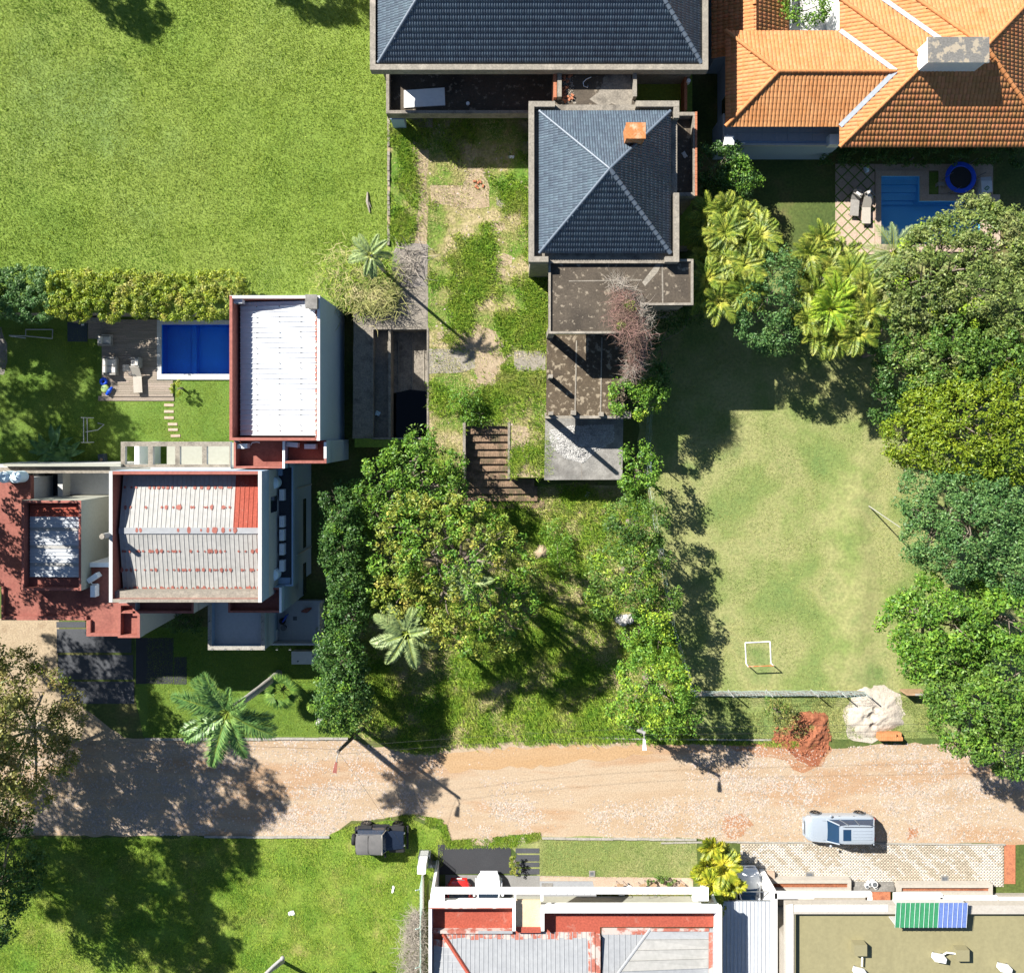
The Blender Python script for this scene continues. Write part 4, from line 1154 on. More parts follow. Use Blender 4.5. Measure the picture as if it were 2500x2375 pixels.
obj('railing', MB().tube([P('A3', 1540, 880, 3.6), P('A3', 1605, 935, 3.6), P('A3', 1660, 938, 3.6)], .03, 6).tube([P('A3', 1540, 880, 3.25), P('A3', 1605, 935, 3.25), P('A3', 1660, 938, 3.25)], .03, 6), M['white'], OH)
for x0 in (295, 390, 480):
    q0 = P('A4', x0, 0, 3.6)[0]
    obj('window', MB().box(q0, q0+.75, by1-.03, by1+.01, 2.95, 4.4), M['glass'], OH)
obj('downpipe', MB().box(*RC('A4', 600, 882, 668, 950, 3.4), 2.85, 3.5), M['white'], OH)
q = P('A3', 1480, 690, 2.6); obj('window', MB().box(wx+.53, wx+.57, q[1]-.7, q[1]+.7, 1.4, 3.2), M['glass'], OH)
# little light court with white walls
obj('court_floor', MB().box(nxe, cx+.3, wn_[1]-.2, wn_[1]+8, 0, 2.4), M['offwhite'], OH)
obj('court_wall', MB().box(cx-.05, cx+.35, wn_[1]+.1, wn_[1]+3.5, 2.4, 4.6).box(nxe-.05, nxe+.2, wn_[1]-.3, wn_[1]+8, 2.4, 3.4), M['white'], OH)

# ------------------------------------------------------------------ white roofed building with red parapet (left centre)
WB = thing('white_roof_building', 'tall white building with bright white ribbed metal roof and red inner parapet', 'house', P('A6', 100, 800, 7.8)[:2]+(0,))
z = 7.9
q0 = P('A5', 1490, 330, z); q1 = P('A6', 478, 322, z); q2 = P('A6', 492, 1272, z); q3 = P('A5', 1512, 1276, z)
wx0, wx1 = (q0[0]+q3[0])/2, (q1[0]+q2[0])/2; wy1, wy0 = (q0[1]+q1[1])/2, (q2[1]+q3[1])/2
obj('wall', MB().box(wx0, wx1, wy0-.02, wy1, 0, 6.0), M['shade_blue_wall'], WB)
obj('parapet', MB().ring(rect(wx0, wx1, wy0, wy1), .17, 6.0, z, 0, 1, min_=2), [M['shade_blue_wall'], M['white'], M['redpaint']], WB)
obj('parapet_paint', MB().box(wx0, wx0+.18, wy0, wy1-.02, z, z+.012).box(wx0+.18, wx1-.2, wy0, wy0+.18, z, z+.012), M['redpaint'], WB)
rx0 = wx0+.17; rx1 = wx1-.17; ryt = wy1-.25; ryb = wy0+.30
obj('gutter', MB().box(rx0, rx1, wy0+.17, wy1-.17, 6.0, 6.2), M['redpaint'], WB)
corr(WB, (rx0+.15, ryb, 6.75), (rx0+.15, ryt, 6.75), (rx1-.12, ryt, 7.55), (rx1-.12, ryb, 7.55), 26, M['whitemetal'], rib=.07, rw=.04, gap=.03)
obj('ridge_flashing', MB().box(rx1-.20, rx1, ryb-.1, ryt, 7.5, 7.56), M['redworn'], WB)
mbs = MB()
for i in range(0, 26):
    if i % 3 == 0: continue
    for t in (.22, .52, .80):
        a = Vector((rx0+.15, ryb+(ryt-ryb)*(i+.03)/26, 6.75)).lerp(Vector((rx1-.12, ryb+(ryt-ryb)*(i+.03)/26, 7.55)), t)
        mbs.ball((a.x, a.y, a.z+.06), .045, 6, 4)
obj('fixing_screws', mbs, M['grille'], WB, kind='stuff')
q = RC('A6', 395, 326, 460, 405, 8.6)
obj('flue', MB().box(*q, 6.5, 8.45).box(q[0]-.06, q[1]+.06, q[2]-.06, q[3]+.06, 8.45, 8.6), M['greyslab'], WB)
# red terrace boxes on its south side
zb = 7.6
r0_ = P('A5', 1512, 1276, zb); r1_ = P('A6', 240, 1458, zb); r2_ = P('A6', 523, 1424, zb)
obj('south_wall', MB().box(r0_[0], r1_[0], r1_[1], wy0-.02, 0, 6.1).box(r1_[0]+.02, r2_[0], r2_[1], wy0-.02, 0, 6.05), M['shade_blue_wall'], WB)
obj('south_terrace', MB().box(r0_[0]+.02, r1_[0], r1_[1]+.02, wy0-.03, 6.1, 6.2).box(r1_[0]+.02, r2_[0]-.02, r2_[1]+.02, wy0-.03, 6.05, 6.15), M['terrace_red'], WB)
obj('south_parapet', MB().ring(rect(r0_[0], r1_[0], r1_[1], wy0-.02), .13, 5.9, 7.1, 0, 1, skip=(2,), min_=1), [M['shade_blue_wall'], M['redpaint']], WB)
obj('south_parapet', MB().ring(rect(r1_[0]+.02, r2_[0], r2_[1], wy0-.02), .15, 5.9, 7.4, 0, 1, skip=(2, 3), min_=1), [M['shade_blue_wall'], M['redpaint']], WB)
obj('parapet_cap', MB().box(r2_[0]-.15, r2_[0], r2_[1]+.3, wy0-.1, 7.4, 7.42).box(r1_[0]-.12, r1_[0]+.02, r1_[1], wy0-.05, 7.1, 7.12), M['white'], WB)
ac_unit('A5', 1566, 370, 7.0, .0, 'white air conditioner in the northwest corner of the bright white roof')
ac_unit('A5', 1600, 1310, 6.2, .05, 'air conditioner on the square red terrace, single one with curling hose')
ac_unit('A6', 318, 1300, 6.15, -.1, 'left of the two air conditioners on the small red ledge')
ac_unit('A6', 434, 1312, 6.15, 0.0, 'right of the two air conditioners on the small red ledge, half sunlit')
hose('hose', [P('A5', 1640, 1305, 6.6), P('A5', 1650, 1288, 6.5), P('A5', 1680, 1284, 6.4), P('A5', 1700, 1288, 6.3)], .03, M['acwhite'], 'white hose curling from the air conditioner on the square red terrace', 'hose')

# pergola frame between the two white buildings
z = 5.6
pg = thing('pergola_frame', 'grey topped concrete pergola with four open bays beside the red terrace', 'pergola', P('A5', 1150, 1365, z)[:2]+(0,))
x0, x1, y0, y1 = RC('A5', 790, 1282, 1508, 1448, z)
xs_ = [P('A5', v, 0, z)[0] for v in (818, 968, 1000, 1146, 1176, 1322, 1352, 1500)]
yb_, yt_ = P('A5', 0, 1430, z)[1], P('A5', 0, 1312, z)[1]
obj('edge_beam', MB().box(x0, x1, y0, yb_, z-.35, z, 0, 1), [M['offwhite'], M['concrete']], pg)
obj('edge_beam', MB().box(x0, x1, yt_, y1, z-.35, z, 0, 1), [M['offwhite'], M['concrete']], pg)
bs = [x0]+xs_+[x1]
for i in range(0, len(bs), 2):
    obj('cross_beam', MB().box(bs[i], bs[i+1], yb_, yt_, z-.30, z-.004, 0, 1), [M['offwhite'], M['concrete']], pg)
obj('back_wall', MB().box(x0+1.9, x1, y0-.12, y0-.01, 0, z), M['offwhite'], pg)
obj('bay_floor', MB().box(xs_[2]-.2, x1-.05, y0, y1-.1, 2.6, 2.8), M['cream'], pg)
obj('white_post', MB().box(P('A5', 905, 0, 3)[0], P('A5', 935, 0, 3)[0], y0+.02, y1-.05, 0, 3.6), M['white'], pg)

# ------------------------------------------------------------------ left house
LH = thing('left_house', 'white two storey house with ribbed off white roof spotted with red sealant', 'house', P('B1', 1200, 430, 8.6)[:2]+(0,))
z = 8.6
x0, x1, y0, y1 = RC('B1', 715, 0, 1712, 858, z)
obj('wall', MB().box(x0, x1, y0, y1, 0, 7.0), M['offwhite'], LH)
obj('parapet', MB().ring(rect(x0, x1, y0, y1), .20, 7.0, z, 0, 1, min_=2), [M['shade_blue_wall'], M['concrete_pale'], M['redpaint']], LH)
obj('parapet_cap', MB().box(x1-.21, x1+.01, y0, y1, z, z+.02).box(x0-.01, x0+.2, y0, y1, z, z+.02), M['offwhite'], LH)
obj('parapet_paint', MB().box(x0+.2, x1-.21, y1-.20, y1, z, z+.015), M['redpaint'], LH)
obj('gutter', MB().box(x0+.2, x1-.2, y0+.2, y1-.2, 7.0, 7.1), M['redpaint'], LH)
rx0, rx1 = x0+.35, x1-.24
yr = P('B1', 0, 390, 8.1)[1]; yn = y1-.3; ys_ = P('B1', 0, 785, 7.4)[1]
npan = 31
def lhm(i): return M['redsheet'] if i >= 25 else M['greymetal']
corr(LH, (rx0, yr, 8.05), (rx1, yr, 8.05), (rx1, yn, 7.45), (rx0, yn, 7.45), npan, None, mats=lhm)
corr(LH, (rx0, ys_, 7.45), (rx1, ys_, 7.45), (rx1, yr, 8.05), (rx0, yr, 8.05), npan, M['greymetal'])
obj('ridge_cap', MB().prism([(rx0, yr-.18), (rx1, yr-.18), (rx1, yr+.18), (rx0, yr+.18)], 8.0, 8.10), M['zinc'], LH)
obj('eave_gutter', MB().box(rx0, x1-.2, ys_-.14, ys_-.02, 7.1, 7.42), M['concrete'], LH)
obj('south_ledge', MB().box(x0+.2, x1-.2, y0+.2, y0+.62, 7.1, 8.3), M['concrete_pale'], LH)
dots = MB(); rd = random.Random(5)
def dot_row(ypix, zz, lift, dens, big):
    yy = P('B1', 0, ypix, zz)[1]
    for i in range(npan if yy < yr else 25):
        if rd.random() > dens: continue
        xx = rx0+(rx1-rx0)*(i+.05+rd.choice((0, .0, .5)))/npan
        r = rd.uniform(.05, .10)*big; kk = rd.uniform(.8, 1.7); n_ = 9
        t = abs(yy-yr); zz2 = 8.05-t*(.6/(yn-yr if yy > yr else yr-ys_))
        sg = -1 if yy > yr else 1
        sl_ = sg*(.6/(yn-yr if yy > yr else yr-ys_))
        vs = []
        for j in range(n_):
            a = 6.283*j/n_; rr = r*rd.uniform(.75, 1.2); ddx = rr*math.cos(a); ddy = rr*kk*math.sin(a)
            vs.append((xx+ddx, yy+ddy, zz2+.040+sl_*ddy+.0015*(i % 5)))
        dots.add(vs, [tuple(range(n_))])
for yy, dn in ((108, .75), (236, .75), (523, .8), (648, .75), (772, .97)):
    dot_row(yy, 7.8, 0, dn, 1.1)
obj('sealant_patches', dots, M['redpaint'], LH, kind='stuff')
dd = MB()
for i in range(12):
    xx = rx0+(rx1-rx0)*rd.random()*.95; w = rd.uniform(.05, .14)
    dd.add([(xx+w*math.cos(6.283*j/9)*rd.uniform(.8, 1.2), yr+.04+w*1.7*math.sin(6.283*j/9), 8.104+i*.002) for j in range(9)], [tuple(range(9))])
obj('ridge_sealant', dd, M['redpaint'], LH)
cpos = P('B1', 668, 428, 9.4); q = P('B1', 716, 412, 8.6)
obj('flue_pipe', MB().cyl(cpos[0], cpos[1], 7.5, 9.35, .15, .17, 12), M['offwhite'], LH)
obj('flue_cap', MB().cyl(cpos[0], cpos[1], 9.35, 9.45, .18, .15, 12), M['concrete_pale'], LH)

# west annex of the left house
z = 8.0
WA = thing('annex_block', 'raised annex block with worn white ribbed roof framed in red', 'building', P('B1', 340, 490, z)[:2]+(0,))
x0a, x1a, y0a, y1a = RC('B1', 140, 192, 531, 781, z)
obj('wall', MB().box(x0a, x1a, y0a, y1a, 0, 7.3), M['cream'], WA)
obj('parapet', MB().ring(rect(x0a, x1a, y0a, y1a), .15, 7.3, z, 0, 1, min_=1), [M['cream'], M['redpaint']], WA)
def wam(i): return M['redsheet'] if i >= 17 else M['greymetal'] if i % 5 == 3 else M['carportmetal']
corr(WA, (x0a+.25, y0a+.75, 7.5), (x0a+.25, y1a-.15, 7.5), (x1a-.15, y1a-.15, 7.65), (x1a-.15, y0a+.75, 7.65), 21, None, mats=wam, rib=.05)
obj('gutter', MB().box(x0a+.15, x1a-.15, y0a+.15, y0a+.75, 7.3, 7.42), M['terrace_red'], WA)

# red roof terraces round it
RT_ = thing('red_roof_terrace', 'red painted flat roof terraces wrapping the front of the left house', 'terrace', P('B1', 300, 860, 6.7)[:2]+(0,))
pt = PP('B1', [(-150, 30), (200, 30), (200, 755), (585, 755), (585, 630), (716, 630), (716, 862), (775, 862), (775, 1080), (565, 1080), (565, 975), (8, 975), (8, 755), (-150, 755)], 6.7)
obj('floor', MB().prism(pt, 6.3, 6.7), M['terrace_red'], RT_)
obj('wall', MB().prism(inset(pt, .12), 0, 6.3), M['offwhite'], RT_)
obj('rim', MB().prism(PP('B1', [(8, 948), (565, 948), (565, 975), (8, 975)], 6.9), 6.7, 6.9).prism(PP('B1', [(565, 975), (592, 975), (592, 1058), (775, 1058), (775, 1080), (565, 1080)], 6.9), 6.7, 6.9)
    .prism(PP('B1', [(8, 755), (22, 755), (22, 948), (8, 948)], 6.9), 6.7, 6.9), M['redpaint'], RT_)
bxp = PP('B1', [(773, 862), (885, 862), (885, 930), (915, 930), (915, 1090), (771, 1090)], 7.1)
obj('porch_wall', MB().prism(inset(bxp, .02), 0, 6.5), M['offwhite'], RT_)
obj('porch_floor', MB().prism(inset(bxp, .05), 6.5, 6.6), M['terrace_red'], RT_)
obj('porch_rim', MB().ring(bxp, .16, 6.4, 7.1, 0, 1, min_=1), [M['offwhite'], M['redpaint']], RT_)
lx = RC('B1', 790, 858, 1268, 930, 7.1)
obj('ledge_wall', MB().box(lx[0], lx[1], lx[2], lx[3]+.4, 0, 6.3), M['offwhite'], RT_)
obj('ledge_floor', MB().box(lx[0]+.01, lx[1]-.01, lx[2]+.01, lx[3]+.4, 6.3, 6.4), M['terrace_red'], RT_)
obj('ledge_rim', MB().ring(rect(lx[0], lx[1], lx[2], lx[3]+.4), .14, 6.2, 7.1, 0, 1, skip=(2, 3), min_=1), [M['offwhite'], M['redpaint']], RT_)
ac_unit('B1', 632, 690, 6.72, .6, 'tilted air conditioner on the red terrace between annex and main roof')
ac_unit('B1', 636, 775, 6.72, 1.5708, 'straight air conditioner on the red terrace between annex and main roof')
hose('hose', [P('B1', 605, 705, 7.1), P('B1', 590, 722, 7.0), P('B1', 605, 740, 7.0), P('B1', 640, 738, 7.2)], .035, M['acwhite'], 'white hose joining the two air conditioners on the red terrace', 'hose')
# light court with cream walls
lc = thing('light_court', 'cream walled light court between annex and main roof', 'courtyard', P('B1', 450, 90, 4)[:2]+(0,))
cc = RC('B1', 205, 10, 716, 182, 4.5)
obj('floor', MB().box(x0a+.6, x0-.02, y1a+.05, cc[3], 0, 3.6), M['terrace_white'], lc)
obj('floor', MB().box(x1a+.02, x0-.02, P('B1', 0, 605, 6.2)[1], y1a-.3, 0, 3.5), M['cream'], lc)
obj('parapet', MB().box(x1a+.02, x0-.02, P('B1', 0, 627, 6.9)[1], P('B1', 0, 598, 6.9)[1], 0, 6.95), M['white'], lc)
q = RC('B1', 252, 20, 376, 170, 4.0)
obj('skylight', MB().box(q[0], q[1], q[2], q[3], 3.6, 3.75), M['glass'], lc)
q = RC('B1', 215, 15, 250, 180, 4.6); obj('side_wall', MB().box(*q, 3.6, 4.6), M['offwhite'], lc)
q = RC('B1', 378, 15, 410, 175, 4.6); obj('side_wall', MB().box(*q, 3.6, 4.6), M['offwhite'], lc)
nw = thing('garden_boundary_wall', 'long pale boundary wall between pool garden and left house', 'wall', P('A5', 400, 1450, 5)[:2]+(0,))
q = RC('A5', -100, 1430, 715, 1460, 5.6)
obj('wall', MB().box(q[0], q[1], q[2]-.25, q[3], 0, 5.5), M['offwhite'], nw)
obj('coping', MB().box(q[0], q[1], q[2]-.27, q[2]+.1, 5.5, 5.56), M['concrete'], nw)
q = RC('A5', 20, 1428, 790, 1443, 5.9)
obj('upper_rail', MB().box(q[0], q[1], q[3]-.15, q[3], 5.5, 5.9), M['cream'], nw)
for i, (xx, lab) in enumerate(((30, 'left'), (105, 'right'))):
    c = P('A5', xx-30, 1512, 7.2)
    obj('water_tank', MB().cyl(c[0]+.45, c[1], 6.7, 7.6, .36, .36, 16).cyl(c[0]+.45, c[1], 7.6, 7.72, .36, .2, 16), M['tank'], None,
        f'{lab} of two pale blue tanks on the red terrace by the boundary wall', 'water tank', 'pale blue water tanks', smooth=40)

# east terrace with the row of condensers
ET = thing('east_terrace', 'narrow white roof terrace holding a row of condensers and two tanks', 'terrace', P('B2', 210, 350, 4.65)[:2]+(0,))
ex1 = P('B2', 310, 0, 5.1)[0]; eyb = P('B2', 0, 752, 5.1)[1]; eyt = P('A6', 0, 1440, 5.1)[1]
obj('wall', MB().box(x1+.01, ex1, eyb, eyt, 0, 4.55), M['shade_blue_wall'], ET)
obj('floor', MB().box(x1+.01, ex1-.01, eyb+.01, eyt-.01, 4.55, 4.65), M['pavedark'], ET)
obj('parapet', MB().ring(rect(x1+.01, ex1, eyb, eyt), .10, 4.5, 5.1, 0, 0, skip=(3,)), M['shade_blue_wall'], ET)
obj('tank_bench', MB().box(x1+.02, P('B2', 235, 0, 5)[0], P('B2', 0, 30, 5)[1], eyt-.12, 4.65, 5.0), M['shade_blue_wall'], ET); obj('tank_bench', MB().box(x1+.02, P('B2', 290, 0, 5)[0], eyb+.12, P('B2', 0, 700, 5)[1], 4.65, 4.9), M['shade_blue_wall'], ET)
obj('window', MB().box(x1+.005, x1+.03, P('B2', 0, 268, 6)[1], P('B2', 0, 165, 6)[1], 5.2, 6.6), M['glass'], ET)
wv = MB()
for (ya, yb) in ((180, 500), (600, 800)):
    wv.box(ex1-.005, ex1+.03, P('B2', 0, yb, 2)[1], P('B2', 0, ya, 2)[1], 1.6, 2.4)
obj('window', wv, M['glass'], ET)
for i, yy in enumerate((152, 325, 412, 505, 612)):
    ac_unit('B2', 250, yy, 4.66, 1.5708, ('northernmost', 'second from north', 'middle', 'second from south', 'southernmost')[i]+' air conditioner in the row on the narrow white terrace')
for xx, yy, lab in ((178, 78, 'north'), (176, 680, 'south')):
    c = P('B2', xx, yy, 5.7)
    obj('water_tank', MB().cyl(c[0], c[1], 5.0, 5.8, .38, .38, 18).cyl(c[0], c[1], 5.8, 5.95, .38, .16, 18), M['tank'], None,
        f'pale blue tank at the {lab} end of the narrow white terrace', 'water tank', 'pale blue water tanks', smooth=40)
for yy in (110, 545):
    a = P('B2', 345, yy, 4.0); b = P('B2', 415, yy-22, 1.0)
    obj('wall_pipe', MB().tube([(ex1+.06, a[1], 4.3), (ex1+.06, a[1], .2)], .05, 6), M['offwhite'], ET)
# south end blocks
SB = thing('south_block', 'low white block with red floored balcony at the southeast corner of the left house', 'building', P('B1', 1660, 840, 6)[:2]+(0,))
q = RC('B1', 1492, 762, 1842, 926, 6.0)
obj('wall', MB().box(*q, 0, 5.2), M['shade_blue_wall'], SB)
obj('floor', MB().box(q[0]+.02, q[1]-.02, q[2]+.02, q[3]-.02, 5.2, 5.3), M['terrace_red'], SB)
obj('parapet', MB().ring(rect(*q), .13, 5.1, 6.0, 0, 1, min_=2), [M['shade_blue_wall'], M['redpaint'], M['redpaint']], SB)
obj('parapet_cap', MB().box(q[1]-.14, q[1]+.005, q[2], q[3], 6.0, 6.015), M['white'], SB)
WT = thing('white_terrace', 'white walled flat terrace with beige coping south of the left house', 'terrace', P('B1', 1550, 1020, 3.8)[:2]+(0,))
q = RC('B1', 1360, 800, 1732, 1170, 3.8)
obj('wall', MB().box(*q, 0, 3.1), M['shade_blue_wall'], WT)
obj('floor', MB().box(q[0]+.01, q[1]-.01, q[2]+.01, q[3]-.01, 3.1, 3.2), M['terrace_white'], WT)
obj('parapet', MB().ring(rect(*q), .26, 3.0, 3.8, 0, 1, skip=(2,)), [M['shade_blue_wall'], M['kerb']], WT)
hk = MB()
for i in range(7):
    xx = q[0]+.3+i*.85; hk.tube([(xx, q[2]+.1, 3.8), (xx, q[2]+.1, 4.15), (xx+.15, q[2]+.1, 4.2)], .02, 4)
for i in range(4):
    yy = q[2]+.7+i*1.2; hk.tube([(q[0]+.12, yy, 3.8), (q[0]+.12, yy, 4.15)], .02, 4); hk.tube([(q[1]-.12, yy, 3.8), (q[1]-.12, yy, 4.15)], .02, 4)
obj('rebar_hook', hk, M['grille'], WT)
PT = thing('service_patio', 'small white walled service patio beside the tall hedge', 'patio', P('B2', 330, 1000, 1)[:2]+(0,))
q = RC('B2', 150, 860, 490, 1132, 1.2)
obj('floor', MB().box(*q, 0, .5), M['terrace_white'], PT)
obj('wall', MB().ring(rect(*q), .12, .4, 1.5, 0, 0, skip=(2, 3)), M['offwhite'], PT)
obj('drain', MB().box(*RC('B2', 310, 950, 335, 975, .5), .5, .52), M['grille'], PT)
ac_unit('B2', 200, 1065, .5, 1.5708, 'lone air conditioner on the small service patio floor')
q = RC('B2', 302, 1182, 480, 1260, .8)
gb = thing('garden_cabinet', 'low cream cabinet on the shaded grass below the service patio', 'cabinet', ((q[0]+q[1])/2, (q[2]+q[3])/2, 0))
obj('body', MB().box(*q, 0, .75), M['cream'], gb)
obj('lid', MB().box(q[0]-.03, q[1]-.32, q[2]-.03, q[3]+.03, .75, .80).box(q[1]-.29, q[1]+.03, q[2]-.03, q[3]+.03, .75, .79), M['offwhite'], gb)
for (fx, fy) in ((.22, .22), (.78, .65)):
    obj('knob', MB().cyl(q[0]+(q[1]-q[0])*fx, q[2]+(q[3]-q[2])*fy, .80, .84, .06), M['grille'], gb)

# ------------------------------------------------------------------ house at the bottom with red and zinc roofs
SH = thing('south_house', 'white house with red flat roofs and zinc ribbed roofs along the street', 'house', P('B7', 300, 1650, 5.6)[:2]+(0,))
z = 5.6
x0 = P('B6', 1197, 0, z)[0]; x1 = P('B7', 1508, 0, z)[0]; yN = P('B6', 0, 1412, z)[1]; yS = P('N', 0, 2760, z)[1]
yW = P('B6', 0, 1372, 0)[1]
obj('wall', MB().box(x0+.1, x1-.1, yS, yW, 0, 4.58), M['cream'], SH)
obj('side_wall', MB().box(x0+.02, x0+.2, yW, yN-.02, 0, 4.58), M['white'], SH)
obj('side_wall', MB().box(x1-.2, x1-.02, yW, yN-.7, 0, 4.58), M['white'], SH)
xa = P('B6', 1745, 0, z)[0]; xb = P('B7', 345, 0, z)[0]
def yy_(k, v, zz=z): return P(k, 0, v, zz)[1]
# parapets: north wall in two runs with a gap for the wooden canopy
pp = MB()
pp.box(x0, xa+.2, yN-.36, yN, 5.3, z); pp.box(xb-.2, x1, yN-.68, yN-.30, 5.3, z)
pp.box(x0+.02, xa+.2, yN-.36, yN-.25, 4.6, 5.3); pp.box(xb-.2, x1-.02, yN-.68, yN-.55, 4.6, 5.3)
pp.box(x0, x0+.18, yS, yN-.36, 4.6, z); pp.box(x1-.33, x1, yS, yN-.68, 4.6, z)
pp.box(xa, xa+.2, yy_('B6', 1600), yN-.36, 4.6, z); pp.box(xb-.2, xb, yy_('B6', 1600), yN-.68, 4.6, z)
obj('parapet', pp, M['white'], SH)
obj('parapet_stain', MB().box(x0+.02, xa, yN-.40, yN-.34, 5.2, z+.012), M['redworn'], SH)
y1r = yy_('B6', 1588, 4.9)
obj('red_flat_roof', MB().box(x0+.18, xa, y1r, yN-.36, 4.6, 4.75), M['southred_sunlit'], SH)
y2r = yy_('B7', 1625, 4.9); y3r = yy_('B7', 1582, 4.9)
xm_ = P('B7', 712, 0, 4.9)[0]
obj('red_flat_roof', MB().box(xb, x1-.33, y3r, yN-.68, 4.6, 4.75).box(xb, xm_, y2r, y3r, 4.6, 4.75), M['southred_sunlit'], SH)
obj('red_flat_roof', MB().box(xa+.2, xb-.2, yy_('B6', 1635), yy_('B6', 1600), 4.6, 5.2), M['southred_sunlit'], SH)
obj('red_upstand', MB().box(x0+.18, xa, y1r-.20, y1r, 4.6, 5.05), M['redworn'], SH)
obj('zinc_flashing', MB().box(P('B6', 1520, 0, 5)[0], xa, y1r-.19, y1r-.02, 5.05, 5.07).box(P('B7', 1050, 0, 5)[0], x1-.33, y3r-.34, y3r-.08, 4.75, 4.80), M['zinc'], SH)
obj('red_upstand', MB().box(xm_-.32, xm_-.02, yS, y2r, 4.6, 5.15), M['redworn'], SH)
# left metal roof: sheets running north-south, hip on the west
zn, zsl = 4.8, .16
lx0, lx1 = x0+.30, xm_-.36
yl0 = y1r-.22; yl1 = yS
def zz_(y): return zn+(yl0-y)*zsl
hipx = lx0+.55
ns = 34
ed = (lx1-hipx)
def smi(i): return M['zinc']
corr(SH, (hipx, yl1, zz_(yl1)), (lx1, yl1, zz_(yl1)), (lx1, yl0, zn), (hipx, yl0, zn), ns, M['zinc'], name='roof_panel')
rr_ = MB()
for i in range(ns):
    xx = hipx+ed*(i+.5)/ns
    d = random.uniform(.34, .48)
    w = ed/ns*.49
    rr_.add([(xx-w, yl0, zn+.008), (xx+w, yl0, zn+.008), (xx+w, yl0-d, zz_(yl0-d)+.008), (xx-w, yl0-d, zz_(yl0-d)+.008)], [(3, 2, 1, 0)])
rr_.add([(lx1-.45, yl0-.2, zn+.04), (lx1, yl0-.2, zn+.04), (lx1, yl1, zz_(yl1)+.012), (lx1-.35, yl1, zz_(yl1)+.012)], [(3, 2, 1, 0)])
obj('red_edge_paint', rr_, M['redworn'], SH, kind='stuff')
obj('valley_board', MB().box(lx0-.1, hipx, yl1, yl0, 4.6, 4.72), M['southred_sunlit'], SH)
# west hip face with level ribs
hp = [(hipx-.02, yl0-.1, zn+.06), (hipx+4.6, yl0-6.5, zz_(yl0-6.5)+.10)]
nst_ = 9
for i in range(nst_):
    ya = yl0-.5-i*.42; yb = ya-.40
    xe = lambda y: hipx+4.6*(yl0-.1-y)/6.4
    mbx = MB().add([(lx0-.05, ya, zz_(ya)-.1), (lx0-.05, yb, zz_(yb)-.1), (xe(yb), yb, zz_(yb)+.07), (xe(ya), ya, zz_(ya)+.07)], [(0, 1, 2, 3)])
    mbx.add([(lx0-.05, ya+.03, zz_(ya)-.1), (lx0-.05, ya, zz_(ya)-.06), (xe(ya), ya, zz_(ya)+.11), (xe(ya), ya+.03, zz_(ya)+.07)], [(0, 1, 2, 3)])
    obj('hip_panel', mbx, M['zinc'] if i > 0 else M['redworn'], SH)
obj('hip_flashing', MB().tube([hp[0], hp[1]], .12, 6), M['southred_sunlit'], SH)
# right metal roof
qx0 = xm_+.12; qx1 = x1-.33; qy0 = y3r-.36; qy1 = yS
zq = 4.75
corr(SH, (qx0, qy1, zq+.9), (qx0+3.6, qy1, zq+.9), (qx0+3.6, qy0+.3, zq), (qx0, qy0+.3, zq), 10, M['redworn'], name='roof_panel', mats=lambda i: M['zinc'])
hipA = Vector((P('B7', 1045, 1590, 5)[0], qy0+.28, zq+.02)); hipB = Vector((hipA.x-3.4, hipA.y-4.1, zq+.75))
nn = 15
for i in range(nn):
    t0_, t1_ = i/nn, (i+1)/nn
    ya = hipA.y+(qy1-hipA.y)*t0_*.75; yb = hipA.y+(qy1-hipA.y)*t1_*.75
    fx = lambda y: hipA.x-3.4*min(1.0, (hipA.y-y)/4.1)
    fz = lambda y: zq+.05+min(1.0, (hipA.y-y)/4.1)*.73
    pm = MB().add([(fx(ya), ya, fz(ya)), (fx(yb), yb, fz(yb)), (qx1-.05, yb, zq+.1), (qx1-.05, ya, zq+.1)], [(0, 1, 2, 3)])
    pm.add([(fx(ya), ya, fz(ya)+.045), (fx(ya), ya-.05, fz(ya)), (qx1-.05, ya-.05, zq+.1), (qx1-.05, ya, zq+.145)], [(0, 1, 2, 3)])
    obj('roof_panel', pm, M['greymetal'] if i % 4 else M['zinc'], SH)
obj('hip_flashing', MB().tube([tuple(hipA), tuple(hipB)], .09, 6), M['zinc'], SH)
obj('red_edge_paint', MB().box(hipA.x, qx1-.35, qy0+.16, qy0+.34, zq+.10, zq+.15).box(qx1-.36, qx1-.1, qy1, qy0+.1, zq+.15, zq+.16).box(qx0-.02, hipA.x, qy0-.1, qy0+.33, zq+.03, zq+.05), M['redworn'], SH)
obj('zinc_flashing', MB().box(qx1-.10, qx1+.03, qy1, qy0+.3, zq+.1, zq+.2), M['zinc'], SH)
# front frame: slab with three openings through which the porch wall shows
zf = 5.55
fx0 = P('B6', 1216, 0, zf)[0]; fx1 = P('B7', 1420, 0, zf)[0]; fy1 = P('B6', 0, 1318, zf)[1]; fy0 = yN+.02
op = [RC('B6', 1300, 1358, 1756, 1412, zf), RC('B7', 158, 1366, 322, 1440, zf), RC('B7', 338, 1378, 1318, 1462, zf)]
oy1 = op[0][3]; oy0 = fy0+.03
fr = MB()
fr.box(fx0, fx1, oy1, fy1, 5.42, zf)
xsq = [fx0, op[0][0], op[0][1], op[1][0]+.05, op[1][1], op[2][0], op[2][1], fx1]
for i in (0, 2, 4, 6):
    if i == 2: fr.box(xsq[2], xsq[2]+.12, oy0, oy1, 5.2, zf-.01); continue
    fr.box(xsq[i], xsq[i+1], oy0, oy1, 5.2, zf-.002)
obj('front_frame', fr, M['white'], SH)
rb = MB()
